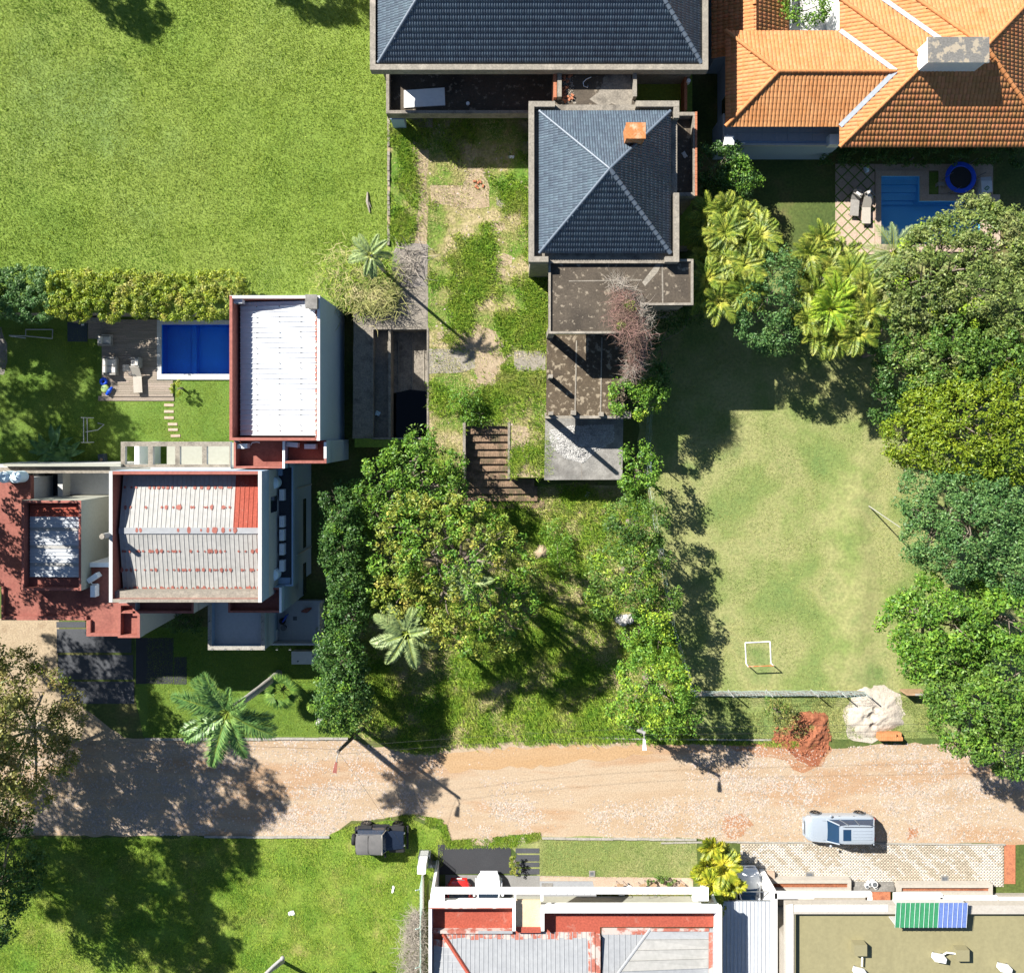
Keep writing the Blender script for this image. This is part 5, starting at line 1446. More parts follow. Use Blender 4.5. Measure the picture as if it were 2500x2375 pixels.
for o3 in (op[0], op[2]):
    nk = int((o3[1]-o3[0])/.55)
    for i in range(nk):
        xx = o3[0]+.3+i*.55+(0 if i % 2 else .15)
        rb.tube([(xx, oy1-.02, 5.3), (xx, oy1-.2, 5.25), (xx+.05, oy1-.22, 5.0)], .018, 4)
obj('rebar_hook', rb, M['grille'], SH)
for i in range(4):
    q = RC('B7', 750+i*142, 1432, 803+i*142, 1455, 3.4)
    obj('porch_light', MB().box(q[0], q[1], yW, yW+.06, 2.6, 3.1), M['cushion'], SH)
obj('wooden_canopy', MB().prism([(xa+.2, yy_('B6', 1600)), (xb-.2, yy_('B6', 1600)), (xb-.2, yN-.1), (xa+.2, yN-.1)], 5.0, 5.12), M['osb'], SH)
# lean-to canopy in front
q = RC('B7', 316, 1278, 662, 1372, 3.0)
obj('porch_canopy', MB().hexa([(q[0], q[2], 2.9), (q[1]+.25, q[2], 2.9), (q[1], q[3], 2.9), (q[0], q[3], 2.9)], [(q[0], q[2], 3.0), (q[1]+.25, q[2], 3.0), (q[1], q[3], 3.0), (q[0], q[3], 3.0)]), M['zinc'], SH)
q = RC('B7', 328, 1286, 400, 1326, 3.0)
obj('skylight_grid', MB().box(*q, 3.0, 3.03), M['greyslab'], SH)
# gate pillar and stub wall on the corner
gp = thing('gate_pillar', 'white gate pillar with short wall at the corner of the south house garden', 'pillar', P('B6', 1150, 1215, 1.6)[:2]+(0,))
q = RC('B6', 1122, 1182, 1176, 1228, 2.4)
obj('pillar', MB().box(*q, 0, 2.4), M['white'], gp)
q2 = RC('B6', 1178, 1178, 1252, 1196, .8)
obj('stub_wall', MB().box(q[1], q2[1], q2[2], q2[3], 0, .6), M['offwhite'], gp)
# mesh fence along the west side of the south house
mf = thing('mesh_fence', 'green mesh fence on low wall along the west side of the south house', 'fence', P('B6', 1150, 1600, 1)[:2]+(0,))
xf = P('B6', 1150, 0, 1.0)[0]; ya, yb = P('N', 0, 2420, 1)[1], P('B6', 0, 1260, 1)[1]
obj('low_wall', MB().box(xf-.09, xf+.09, ya, yb, 0, .35), M['concrete_pale'], mf)
for i in range(6):
    yy = yb-.1-i*2.6
    obj('fence_post', MB().tube([(xf, yy, .3), (xf, yy, 2.2), (xf-.25, yy+.1, 2.5)], .035, 5), M['net'], mf)
wr = MB()
for i in range(9):
    zz = .5+i*.2; wr.tube([(xf, ya, zz), (xf, yb, zz)], .006, 3, cap=False)
for i in range(90):
    yy = ya+(yb-ya)*i/90; wr.tube([(xf, yy, .35), (xf, yy, 2.1)], .005, 3, cap=False)
obj('wire_mesh', wr, M['net'], mf, kind='stuff')

# ------------------------------------------------------------------ carport sheet
CP = thing('carport', 'sloping pale ribbed metal carport roof between south house and tan building', 'carport', P('B7', 1670, 1640, 3)[:2]+(0,))
a = P('B7', 1512, 1405, 3.1); b = P('B7', 1836, 1405, 3.1); ys2 = P('N', 0, 2760, 3.1)[1]
corr(CP, (a[0]+.02, ys2, 2.9), (b[0], ys2, 2.9), (b[0], a[1], 3.1), (a[0]+.02, a[1], 3.1), 13, M['carportmetal'], rib=.05)
obj('beam', MB().box(a[0], b[0], a[1]-.15, a[1]-.05, 2.85, 2.98), M['grille'], CP)
obj('post', MB().box(a[0]+.02, a[0]+.12, a[1]-.2, a[1]-.1, 0, 2.85), M['grille'], CP)
q0 = P('B7', 1525, 1343, 2.6); q1 = P('B7', 1836, 1343, 2.6)
obj('gate_rail', MB().tube([q0, q1], .04, 6), M['chrome'], None, 'thin grey rail across the carport entrance over the parked car', 'rail')

# ------------------------------------------------------------------ tan flat roofed building
TB = thing('tan_roof_building', 'white building with large tan flat roof and striped awning', 'building', P('B8', 1000, 1700, 4.5)[:2]+(0,))
z = 4.6
x0 = P('B8', 322, 0, z)[0]; x1 = x0+26; y1 = P('B8', 0, 1430, z)[1]; y0 = P('N', 0, 2760, z)[1]
yw = P('B8', 0, 1425, 0)[1]
obj('wall', MB().box(x0, x1, y0, yw, 0, 3.98), M['porch'], TB)
obj('roof', MB().box(x0+.02, x1, y0, y1-.32, 4.0, 4.1), M['tanroof'], TB)
pw = .50
yst = P('B8', 0, 1484, z)[1]
ps = MB().box(x0, x0+pw, y0, y1, 4.0, z)
xg0 = P('B8', 1028, 0, z)[0]
ps.box(x0+pw, x1, yst-.05, y1-.02, 4.0, z-.003).box(x0+.1, x1, yw-.1, y1-.1, 3.8, 3.99)
obj('parapet', ps, M['planter'], TB)
npz = int((y1-y0)/.55)
for i in range(npz):                                   # capping slabs of the parapet
    ya = y1-(i+1)*.55; obj('capping_slab', MB().hexa([(x0-.03, ya+.03, z), (x0+pw-.1, ya+.11, z), (x0+pw-.1, ya+.62, z), (x0-.03, ya+.54, z)], [(x0-.03, ya+.03, z+.04), (x0+pw-.1, ya+.11, z+.04), (x0+pw-.1, ya+.62, z+.04), (x0-.03, ya+.54, z+.04)]), M['white'], TB)
nxz = int((xg0-x0-pw)/.55)
for i in range(nxz):
    xa = x0+pw+i*.55; obj('capping_slab', MB().box(xa+.03, xa+.54, yst+.12, y1+.02, z, z+.04), M['white'], TB)
obj('inner_band', MB().box(x0+pw, x0+pw+.12, y0, yst-.05, 4.1, z-.08), M['tanbox'], TB)
# low front walls and side passage
zc = 3.2
obj('side_wall', MB().box(*RC('B8', 228, 1350, 262, 2200, zc), 0, zc), M['white'], TB)
obj('passage_floor', MB().box(P('B8', 262, 0, 1)[0], x0, y0, y1, 0, .4), M['paver'], TB)
q = RC('B8', 245, 1352, 502, 1390, zc); obj('front_beam', MB().box(*q, 2.9, zc), M['white'], TB)
q = RC('B8', 500, 1352, 882, 1378, zc); obj('front_beam', MB().box(*q, 2.9, zc), M['white'], TB)
q = RC('B8', 862, 1378, 884, 1445, zc); obj('front_beam', MB().box(*q, 2.9, zc), M['white'], TB)
q = RC('B8', 1030, 1362, 1345, 1432, zc); obj('front_canopy', MB().box(*q, 2.9, zc), M['white'], TB)
q = RC('B8', 1328, 1380, 1710, 1402, zc); obj('front_beam', MB().box(*q, 2.9, zc), M['white'], TB)
q = RC('B8', 1705, 1392, 2300, 1425, zc); obj('front_beam', MB().box(*q, 2.9, zc), M['white'], TB)
q = RC('B8', 265, 1390, 865, 1470, 1.0); obj('porch_floor', MB().box(q[0], q[1], q[2], q[3], 0, .3), M['porch'], TB)
q = RC('B8', 1330, 1400, 2300, 1480, 1.0); obj('porch_floor', MB().box(q[0], q[1], q[2], q[3], 0, .3), M['porch'], TB)
q = RC('B8', 884, 1376, 1032, 1440, 1.0); obj('entrance_floor', MB().box(*q, 0, .25), M['brick'], TB)
obj('rain_head', MB().box(P('B8', 270, 0, 2.5)[0], x0-.05, P('B8', 0, 1660, 2.5)[1], P('B8', 0, 1590, 2.5)[1], 1.0, 2.5), M['white'], TB)
# striped awning over the entrance
AW = thing('striped_awning', 'green and blue ribbed awning sheet over the tan building entrance', 'awning', P('B8', 1262, 1495, 5.2)[:2]+(4.6,))
a = P('B8', 1030, 1577, 5.1); b = P('B8', 1496, 1577, 5.1); d = P('B8', 1030, 1415, 5.3)
corr(AW, a, b, (b[0], d[1], 5.3), (a[0], d[1], 5.3), 15, None, name='awning_sheet', mats=lambda i: M['greensheet'] if i < 9 else M['bluesheet'], rib=.03)
wl = MB()
for i in range(16):
    xx = a[0]+(b[0]-a[0])*i/15; wl.add([(xx-.012, a[1], 5.135), (xx+.012, a[1], 5.135), (xx+.012, d[1], 5.335), (xx-.012, d[1], 5.335)], [(0, 1, 2, 3)])
obj('seam_strips', wl, M['whitemetal'], AW)
obj('support_frame', MB().box(a[0]+.05, b[0]-.05, a[1]+.1, a[1]+.18, 4.1, 5.08).box(a[0]+.05, b[0]-.05, d[1]-.2, d[1]-.12, 4.6, 5.25), M['offwhite'], AW)
# rooftop boxes and condensers
for (xx, yy, lab) in ((808, 1728, 'tan box on the tan roof west of the other box'), (1478, 1762, 'tan box on the tan roof east of the other box')):
    c = P('B8', xx, yy, 4.7)
    obj('roof_box', MB().obox(c[0], c[1], 4.1, .82, .72, .6, 0), M['tanbox'], None, lab, 'roof box', 'tan boxes on the flat roof')
ac_unit('B8', 788, 1848, 4.12, -.25, 'westernmost air conditioner on the tan flat roof')
ac_unit('B8', 1304, 1756, 4.12, -.18, 'middle air conditioner on the tan flat roof with pale duct to a box')
ac_unit('B8', 1730, 1822, 4.12, -.2, 'easternmost air conditioner on the tan flat roof')
hose('duct', [P('B8', 1340, 1760, 4.4), P('B8', 1370, 1740, 4.5), P('B8', 1430, 1748, 4.5)], .05, M['acwhite'], 'pale duct from the middle air conditioner to the east tan box', 'duct')
hose('duct', [P('B8', 815, 1830, 4.4), P('B8', 818, 1770, 4.4)], .05, M['acwhite'], 'pale duct from the western air conditioner to the west tan box', 'duct')
# planters
for (xa, ya, xb, yb, lab) in ((215, 1268, 746, 1343, 'long cream planter with bare soil on the west of the entrance'), (1055, 1297, 1672, 1366, 'long cream planter with bare soil on the east of the entrance')):
    q = RC('B8', xa, ya, xb, yb, .6)
    t = thing('planter', lab, 'planter', ((q[0]+q[1])/2, (q[2]+q[3])/2, 0), 'street planters')
    obj('trough', MB().ring(rect(*q), .22, 0, .6), M['planter'], t)
    obj('soil', MB().box(q[0]+.2, q[1]-.2, q[2]+.2, q[3]-.2, 0, .42), M['redsoil'], t)
q = RC('B8', 750, 1288, 1030, 1342, .3)
es_ = thing('entrance_steps', 'grey entrance steps between the two long planters', 'steps', ((q[0]+q[1])/2, (q[2]+q[3])/2, 0))
obj('step', MB().box(q[0], q[1], q[2], q[3], 0, .15), M['greyslab'], es_)
obj('step', MB().box(q[0], q[1], q[2], q[2]+.3, .15, .3), M['greyslab'], es_)
for i, (xx, yy, s) in enumerate(((868, 1292, .17), (893, 1288, .22), (905, 1312, .15), (850, 1310, .14))):
    c = P('B8', xx, yy, .4)
    t = thing('flower_pot', ('small white pot left of the cluster on the entrance steps', 'largest white pot in the cluster on the entrance steps', 'white pot at right of the cluster on the entrance steps', 'white pot nearest the door of the entrance steps')[i], 'pot', (c[0], c[1], .15), 'white pots by the entrance')
    obj('pot', MB().cyl(c[0], c[1], .15, .15+s*2, s*.8, s, 12), M['white'], t)
    obj('soil', MB().cyl(c[0], c[1], .15+s*2, .16+s*2, s*.8, s*.8, 12), M['grille'], t)
for i, (k, xa, ya, xb, yb, lab) in enumerate((('B8', 446, 1211, 498, 1262, 'sunken dark drain box in the block pavement near the west planter'), ('B8', 1330, 1236, 1382, 1286, 'sunken dark drain box in the block pavement near the east planter'), ('B7', 638, 1204, 677, 1243, 'sunken dark drain box in the small lawn by the sidewalk'))):
    q = RC(k, xa, ya, xb, yb)
    t = thing('drain_box', lab, 'drain', ((q[0]+q[1])/2, (q[2]+q[3])/2, 0), 'square drain boxes')
    obj('frame', MB().ring(rect(*q), .09, 0, .06), M['greyslab'], t)
    obj('grate', MB().box(q[0]+.09, q[1]-.09, q[2]+.09, q[3]-.09, 0, .045), M['grille'], t)
q = RC('B8', 1746, 1036, 1790, 1290)
obj('brick_verge', MB().box(q[0], q[1]+.3, q[2], q[3], 0, .035), M['brick'], kind='structure')

# ------------------------------------------------------------------ trees, hedges, palms, shrubs
def T_(x, y, z):
    """plan position (survey sheet D, ground scale) -> metres"""
    return ((x-NADX/1.26582)/27.65, (NADY/1.26582-y)/27.65, z)


def leaf_cloud(cents, rads, n_per, leaf, seed, squash=.8, up=.5, fill=.35, asp=.5):
    """leaf quads on the shells of many small clumps"""
    r_ = np.random.default_rng(seed)
    c = np.asarray(cents); rad = np.asarray(rads)
    idx = np.repeat(np.arange(len(c)), n_per)
    n = len(idx)
    d = r_.normal(size=(n, 3)); d /= np.linalg.norm(d, axis=1)[:, None]
    rr = rad[idx]*(fill+(1-fill)*r_.random(n)**.5)
    pos = c[idx]+d*rr[:, None]*np.array([1, 1, squash])
    nor = d*.7+r_.normal(size=(n, 3))*.55+np.array([0, 0, up]); nor /= np.linalg.norm(nor, axis=1)[:, None]
    t = r_.normal(size=(n, 3)); t -= nor*(t*nor).sum(1)[:, None]; t /= np.linalg.norm(t, axis=1)[:, None]
    b = np.cross(nor, t)
    L = leaf*r_.uniform(.7, 1.35, n)[:, None]; W = L*asp
    V = np.stack([pos-t*L*.5, pos+b*W*.5+nor*L*.06, pos+t*L*.55, pos-b*W*.5+nor*L*.06], 1).reshape(-1, 3)
    F = np.arange(n*4).reshape(-1, 4)
    return V, F


def clumps_of(lobes, dens, cl, seed, low=-.35, inner=.75):
    r_ = np.random.default_rng(seed)
    C = []; Rr = []
    L = np.array([l[:3] for l in lobes]); LR = np.array([l[3] for l in lobes]); LZ = np.array([l[4] if len(l) > 4 else .75 for l in lobes])
    for i, l in enumerate(lobes):
        r = l[3]; sz = LZ[i]
        k = max(4, int(4*math.pi*r*r*dens*.75))
        d = r_.normal(size=(k*2, 3)); d /= np.linalg.norm(d, axis=1)[:, None]
        d = d[d[:, 2] > low][:k]
        p = L[i]+d*(r*r_.uniform(inner, 1.06, len(d)))[:, None]*np.array([1, 1, sz])
        keep = np.ones(len(p), bool)
        for j in range(len(L)):
            if j == i: continue
            q = (p-L[j])/np.array([1, 1, LZ[j]])
            keep &= np.linalg.norm(q, axis=1) > LR[j]*.72
        C.append(p[keep]); Rr.append(r_.uniform(cl[0], cl[1], keep.sum()))
    return np.concatenate(C), np.concatenate(Rr)


def tree(name, label, cat, lobes, m, base=None, z0=0.0, leaf=.2, dens=1.9, cl=(.28, .55), per=26, seed=1, group=None, bark='bark', tr=None, m2=None, f2=.12, limb=True, low=-.35, asp=.5, up=.5):
    lobes = [tuple(P('D', l[0], l[1], l[2]))+(l[3],)+tuple(l[4:]) if not isinstance(l[0], str) else tuple(T_(l[1], l[2], l[3]))+(l[4],)+tuple(l[5:]) for l in lobes]
    cx = sum(l[0]*l[3] for l in lobes)/sum(l[3] for l in lobes); cy = sum(l[1]*l[3] for l in lobes)/sum(l[3] for l in lobes)
    if base is None: base = (cx, cy)
    root = thing(name, label, cat, (base[0], base[1], z0), group)
    zc = min(l[2]-l[3]*.5 for l in lobes)
    R0 = tr or max(.08, .055*math.sqrt(sum(l[3]**2 for l in lobes)))
    mb = MB()
    fork = Vector((base[0]*.6+cx*.4, base[1]*.6+cy*.4, z0+(zc-z0)*.55+.1))
    mb.tube([(base[0], base[1], z0-.1), (base[0]*.9+fork.x*.1, base[1]*.9+fork.y*.1, z0+(fork.z-z0)*.5), tuple(fork)], [R0*1.25, R0, R0*.85], 8)
    if limb:
        rl = random.Random(seed)
        for l in lobes:
            e = Vector(l[:3]); mid = fork.lerp(e, .5)+Vector((rl.uniform(-.3, .3), rl.uniform(-.3, .3), .25))
            mb.tube([tuple(fork), tuple(mid), tuple(e), tuple(e+Vector((rl.uniform(-.5, .5)*l[3], rl.uniform(-.5, .5)*l[3], l[3]*.55)))], [R0*.42, R0*.26, R0*.15, R0*.05], 5)
            for q in range(3):
                d = Vector((rl.uniform(-1, 1), rl.uniform(-1, 1), rl.uniform(-.1, .7))).normalized()*l[3]*.85
                mb.tube([tuple(mid.lerp(e, rl.uniform(.2, 1))), tuple(e+d*.5), tuple(e+d)], [R0*.14, R0*.09, R0*.03], 4)
    obj('trunk', mb, M[bark], root)
    C, Rr = clumps_of(lobes, dens*1.2, cl, seed, low)
    per = int(per*1.9)
    V, F = leaf_cloud(C, Rr, per, leaf*.9, seed+50, asp=asp, up=up)
    mats = [M[m]]; mi = None
    if m2:
        mats.append(M[m2]); r_ = np.random.default_rng(seed+9)
        f = (r_.random(len(C)) < f2*np.clip((fbm(C[:, 0], C[:, 1], 2.0, seed)-.3)*4, 0, 2)).astype(np.int32)
        mi = np.repeat(f, per)
    npmesh('crown', V, F, mats, root, mi=mi)
    return root


def auto_lobes(x, y, z, r, n, seed, spread=.62, rl=(.42, .62), ell=1.0):
    """lobes filling a crown: sheet D centre, radius in sheet units"""
    q = random.Random(seed); out = [(x, y, z, r*.0325*.62)]
    for i in range(n):
        a = 6.283*i/n+q.uniform(-.3, .3); s = r*spread*q.uniform(.8, 1.15)
        out.append((x+s*math.cos(a), y+s*math.sin(a)*ell, z-q.uniform(.2, 1.6), r*.0325*q.uniform(*rl)))
    return out


# --- right hand grove
tree('broadleaf_tree', 'large grey green tree with lime shoots beside the right pool', 'tree',
     auto_lobes(1850, 520, 8.5, 112, 9, 3, ell=.95)+[(1765, 600, 6.8, 1.7), (1945, 470, 7.5, 2.0), (1960, 600, 8, 2.4), (1790, 470, 6.3, 1.2), (1740, 545, 6, 1.3)], 'lf_grey', leaf=.21, seed=11, m2='lf_lime', f2=.055, group='trees along the right edge', per=30)
tree('broadleaf_tree', 'mid green tree with white blossom specks between grey green and moss green crowns', 'tree',
     auto_lobes(1840, 690, 7.8, 80, 8, 5)+[(1950, 690, 8, 2.2), (1765, 670, 6.4, 1.4)], 'lf_mid', leaf=.21, seed=12, m2='lf_grey', f2=.3, group='trees along the right edge', per=30)
tree('broadleaf_tree', 'moss green yellowish spreading tree right of the shaded field corner', 'tree',
     auto_lobes(1860, 810, 8.2, 112, 9, 6, ell=.75)+[(1745, 850, 6.0, 1.5), (1950, 860, 7.6, 2.3), (1955, 760, 8, 2)], 'lf_moss', leaf=.20, seed=13, group='trees along the right edge', per=30)
tree('broadleaf_tree', 'dense blue green tree right of the white pole on the field', 'tree',
     auto_lobes(1880, 1010, 8.5, 108, 9, 7, ell=.9)+[(1790, 960, 6.8, 1.9), (1960, 1080, 8, 2.2), (1790, 1050, 6.6, 1.5)], 'lf_blue', leaf=.19, seed=14, group='trees along the right edge', per=32)
tree('broadleaf_tree', 'bright leafy green tree above the darker tree at the field entrance', 'tree',
     auto_lobes(1840, 1205, 7.5, 98, 9, 8, ell=.85)+[(1750, 1200, 5.8, 1.7), (1945, 1190, 7.6, 2.2), (1770, 1270, 5.8, 1.3)], 'lf_bright', leaf=.24, seed=15, group='trees along the right edge', per=26, m2='lf_mid', f2=.25)
tree('broadleaf_tree', 'dark green tree overhanging the street corner beside the sand heap', 'tree',
     auto_lobes(1890, 1375, 8.0, 88, 9, 9, ell=.9)+[(1960, 1310, 8, 2.2), (1830, 1320, 6.4, 1.6), (1950, 1440, 7, 1.8)], 'lf_mid', leaf=.22, seed=16, group='trees along the right edge', per=28, m2='lf_bright', f2=.2)
tree('broadleaf_tree', 'dark shaded understory tree at the shadowed corner of the field', 'tree',
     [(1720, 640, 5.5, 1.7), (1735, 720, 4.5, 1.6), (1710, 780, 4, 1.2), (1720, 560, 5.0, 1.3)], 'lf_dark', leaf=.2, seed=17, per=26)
tree('broadleaf_tree', 'fine grey leaved tree between the two clumps of golden palms', 'tree',
     [(1480, 575, 6.2, 1.8), (1460, 620, 5.6, 1.5), (1500, 640, 5.2, 1.4), (1500, 520, 6.2, 1.3), (1440, 585, 5.5, 1.1)], 'lf_blue', leaf=.17, seed=18, per=30)
tree('shrub', 'bright round shrub right of the dark bush by the brick annex', 'shrub', [(1425, 338, 3.4, 1.15), (1440, 360, 2.9, .9), (1405, 350, 3.0, .8)], 'lf_bright', leaf=.17, seed=19, group='bushes below the terracotta house', m2='lf_blue', f2=.3)
tree('shrub', 'dark bush under the corner of the terracotta house balcony', 'shrub', [(1375, 320, 3.6, 1.4), (1385, 355, 3.0, 1.2), (1400, 300, 3.4, .9)], 'lf_dark', leaf=.18, seed=20, group='bushes below the terracotta house')
tree('courtyard_tree', 'small bright tree growing in the white light court among tiled roofs', 'tree', [(1550, 8, 4.6, 1.2), (1575, 12, 4.4, .9), (1535, -5, 4.5, 1.1)], 'lf_bright', leaf=.19, seed=21, z0=2.4)
# --- centre
tree('feathery_tree', 'bright feathery tree just below the sunken basin', 'tree',
     [(735, 925, 5.2, 1.6), (790, 890, 5.8, 1.7), (850, 905, 5.2, 1.5), (705, 960, 4.6, 1.2), (760, 955, 5.3, 1.5), (820, 935, 5.4, 1.5), (810, 855, 4.8, 1.0), (725, 990, 4.6, 1.0), (870, 940, 4.4, 1.0)], 'lf_bright', leaf=.20, seed=22, per=20, cl=(.25, .5), dens=1.7, m2='lf_mid', f2=.4)
tree('mango_tree', 'huge yellow flowering tree in the middle of the overgrown lot', 'tree',
     [(790, 1010, 7.2, 2.0), (845, 1000, 7.0, 1.5), (895, 1020, 7.4, 1.9), (945, 1040, 7.0, 1.7), (970, 1090, 7.0, 2.0), (905, 1085, 8.2, 2.3), (830, 1070, 8.2, 2.4), (765, 1075, 6.8, 1.7), (770, 1140, 6.5, 1.7), (850, 1150, 7.6, 2.1), (930, 1160, 7.4, 2.1), (990, 1150, 6.4, 1.6), (900, 1215, 6.6, 1.8), (970, 1205, 6.0, 1.5), (830, 1200, 6.2, 1.4)],
     'lf_mango', leaf=.21, seed=23, per=18, cl=(.24, .46), dens=1.35, m2='lf_bright', f2=.4, low=-.1)
hs = [(655, 985, 5.4, 1.2, 'dark leafy hedge tree nearest the feathery tree by the basin'), (660, 1050, 5.6, 1.3, 'hedge tree with a pale shoot pointing at the condenser terrace'), (668, 1120, 5.4, 1.15, 'slim dark hedge tree beside the lower end of the condenser row'),
      (665, 1190, 5.4, 1.15, 'hedge tree beside the small service patio'), (655, 1265, 5.4, 1.45, 'broad hedge tree covering one end of the cream cabinet'), (660, 1335, 5.2, 1.5, 'last wide hedge tree before the street pole')]
for i, (x, y, zz, r, lab) in enumerate(hs):
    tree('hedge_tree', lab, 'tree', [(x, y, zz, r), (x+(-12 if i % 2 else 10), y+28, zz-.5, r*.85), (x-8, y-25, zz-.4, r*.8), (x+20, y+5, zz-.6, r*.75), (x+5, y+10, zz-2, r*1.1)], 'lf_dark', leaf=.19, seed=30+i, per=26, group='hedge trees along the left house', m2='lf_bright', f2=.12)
tree('hedge_tree', 'lowest leafy hedge tree shading the pale cloth on the lawn', 'tree', [(648, 1385, 4.6, 1.1), (672, 1375, 4.8, 1.2), (690, 1360, 4.4, 1.0)], 'lf_mid', leaf=.19, seed=37, per=26, group='hedge trees along the left house', m2='lf_bright', f2=.3)
# row between the lot and the field
tree('slender_tree', 'bright slender tree beside the grey rubble terrace', 'tree', [(1228, 880, 4.0, .9), (1245, 905, 4.2, .9), (1225, 930, 3.8, .8), (1258, 930, 3.6, .7)], 'lf_bright', leaf=.2, seed=40, per=22, group='trees between lot and field')
tree('slender_tree', 'dark feathery tree south of the rubble terrace corner', 'tree', [(1215, 1000, 4.6, 1.5), (1250, 1010, 4.4, 1.3), (1240, 1040, 4.2, 1.2), (1200, 1025, 3.8, 1.0)], 'lf_mid', leaf=.17, seed=41, per=28, group='trees between lot and field', m2='lf_dark', f2=.4)
tree('slender_tree', 'open mid green tree with lime tips halfway down the field edge', 'tree', [(1180, 1100, 4.4, 1.5), (1225, 1085, 4.6, 1.3), (1265, 1080, 4.2, .9), (1170, 1150, 4.2, 1.3), (1225, 1135, 4.6, 1.4), (1290, 1155, 4.0, .8)], 'lf_mid', leaf=.2, seed=42, per=22, group='trees between lot and field', m2='lf_lime', f2=.16)
tree('slender_tree', 'lime tinged tree standing over the grey stones at the field edge', 'tree', [(1262, 1190, 4.4, 1.2), (1270, 1235, 4.2, 1.0), (1230, 1225, 3.6, 1.1), (1240, 1165, 4.0, 1.0)], 'lf_bright', leaf=.2, seed=43, per=22, group='trees between lot and field', m2='lf_lime', f2=.2)
tree('slender_tree', 'light yellow green tree behind the right street lamp', 'tree', [(1240, 1320, 5.0, 1.8), (1290, 1330, 5.2, 1.7), (1215, 1370, 4.4, 1.3), (1275, 1380, 4.6, 1.5), (1320, 1375, 4.4, 1.2), (1255, 1285, 4.4, 1.2)], 'lf_bright', leaf=.19, seed=44, per=24, group='trees between lot and field', m2='lf_lime', f2=.22, cl=(.25, .48))
tree('climbing_shrub', 'bright green shrub climbing onto the lower flaking flat roof', 'shrub', [(1210, 765, 5.2, 1.15), (1230, 775, 5.0, 1.0), (1255, 760, 4.4, 1.0)], 'lf_bright', leaf=.18, seed=45, m2='lf_lime', f2=.25)
tree('climbing_shrub', 'dark green creeper along the east side of the lower flaking flat roof', 'shrub', [(1258, 690, 4.6, .9), (1262, 730, 4.4, 1.0), (1255, 645, 4.8, .7), (1300, 605, 3.5, 1.1), (1340, 600, 3.2, 1.0)], 'lf_dark', leaf=.17, seed=46)
tree('shrub', 'bright round weed bush in the yard above the brick stairs', 'shrub', [(890, 775, 2.9, .75), (905, 765, 2.9, .7), (900, 795, 2.8, .65), (925, 800, 2.5, .5)], 'lf_bright', leaf=.16, seed=47, z0=ZL)
tree('shrub', 'leafy green bank of creeper east of the small dirt heap', 'shrub', [(1075, 1050, .5, .9, .6), (1085, 1085, .5, .8, .6), (1065, 1025, .4, .7, .6)], 'lf_bright', leaf=.14, seed=48)
tree('shrub', 'olive bush beside the red soil heap', 'shrub', [(1500, 1372, 1.2, .8), (1515, 1385, 1.1, .7), (1488, 1362, 1.1, .55)], 'lf_olive', leaf=.13, seed=49, m2='lf_mid', f2=.4)
tree('topiary_shrub', 'small round topiary shrub by the corner of the left pool', 'shrub', [(343, 748, .85, .52, .9)], 'lf_hedge', leaf=.10, seed=50, per=24, dens=6, cl=(.10, .16))
tree('shrub', 'tiny conical shrub beside the dark paving strips', 'shrub', [(992, 1662, .9, .36, 1.1), (994, 1676, .5, .4)], 'lf_mango', leaf=.10, seed=51, per=18, dens=6, cl=(.1, .16))
tree('shrub', 'dark shrub in the shade beneath the red porch ledge', 'shrub', [(345, 1195, .8, .8, .7), (370, 1210, .7, .7, .7)], 'lf_dark', leaf=.14, seed=52)
# --- left edge
tree('street_tree', 'olive tree with pale branches at the left edge over the street', 'tree',
     [(30, 1310, 5.2, 1.9), (85, 1335, 5.4, 1.8), (118, 1395, 5.0, 1.55), (60, 1400, 6.0, 2.1), (0, 1390, 5.4, 2.0), (112, 1455, 4.6, 1.3), (45, 1480, 5.2, 1.8), (20, 1545, 4.6, 1.5), (-40, 1450, 5.5, 2.0), (70, 1530, 4.2, 1.0), (130, 1350, 4.4, .9)],
     'lf_olive', leaf=.19, seed=60, per=19, cl=(.28, .55), dens=1.7, m2='lf_mango', f2=.45, bark='palebark', group='trees at the left edge', low=-.2, base=P('D', 80, 1400, 0)[:2])
tree('street_tree', 'dark green tree below the olive one at the left edge', 'tree',
     [(22, 1640, 4.6, 1.6), (55, 1690, 4.0, 1.1), (10, 1710, 5.0, 1.7), (-30, 1770, 5.5, 2.0), (-50, 1690, 5.5, 2.2), (70, 1655, 3.6, .7), (30, 1590, 4.4, 1.2)], 'lf_dark', leaf=.2, seed=61, per=22, m2='lf_blue', f2=.3, group='trees at the left edge', base=P('D', 5, 1700, 0)[:2])
SHADE = (('shading the street and driveway', 112, 1262, 12, 4.1), ('shading the middle of the south lawn', -6, 1462, 12, 5.0), ('dappling the worn annex roof and red terraces', 80, 930, 12.5, 3.6), ('shading the pool garden', -205, 545, 12.5, 5.4),
         ('shading the west of the south lawn', -186, 1380, 12, 4.6), ('shading the roadside part of the south lawn', 112, 1378, 12, 3.4), ('shading the street beside the olive tree', -60, 1240, 11.5, 3.8),
         ('shading the dark driveway slabs', -85, 1065, 12, 3.6), ('shading the bottom of the south lawn', 60, 1570, 12, 3.6), ('dappling the lower garden lawn', -160, 660, 12.5, 3.6))
for i, (what, x, y, zz, r) in enumerate(SHADE):
    lb = [('T', x+r*27*.55*math.cos(k*1.26+i), y+r*27*.55*math.sin(k*1.26+i), zz-(k % 3)*.9, r*.48) for k in range(5)]+[('T', x, y, zz+.4, r*.55)]
    tree('shade_tree', 'tall tree beyond the left edge '+what, 'tree', lb, 'lf_olive', leaf=.27, seed=70+i, per=20, dens=1.35, cl=(.3, .65), group='tall shade trees beyond the left edge', base=T_(min(x, -60)-170, y-20, 0)[:2], limb=False, tr=.22)
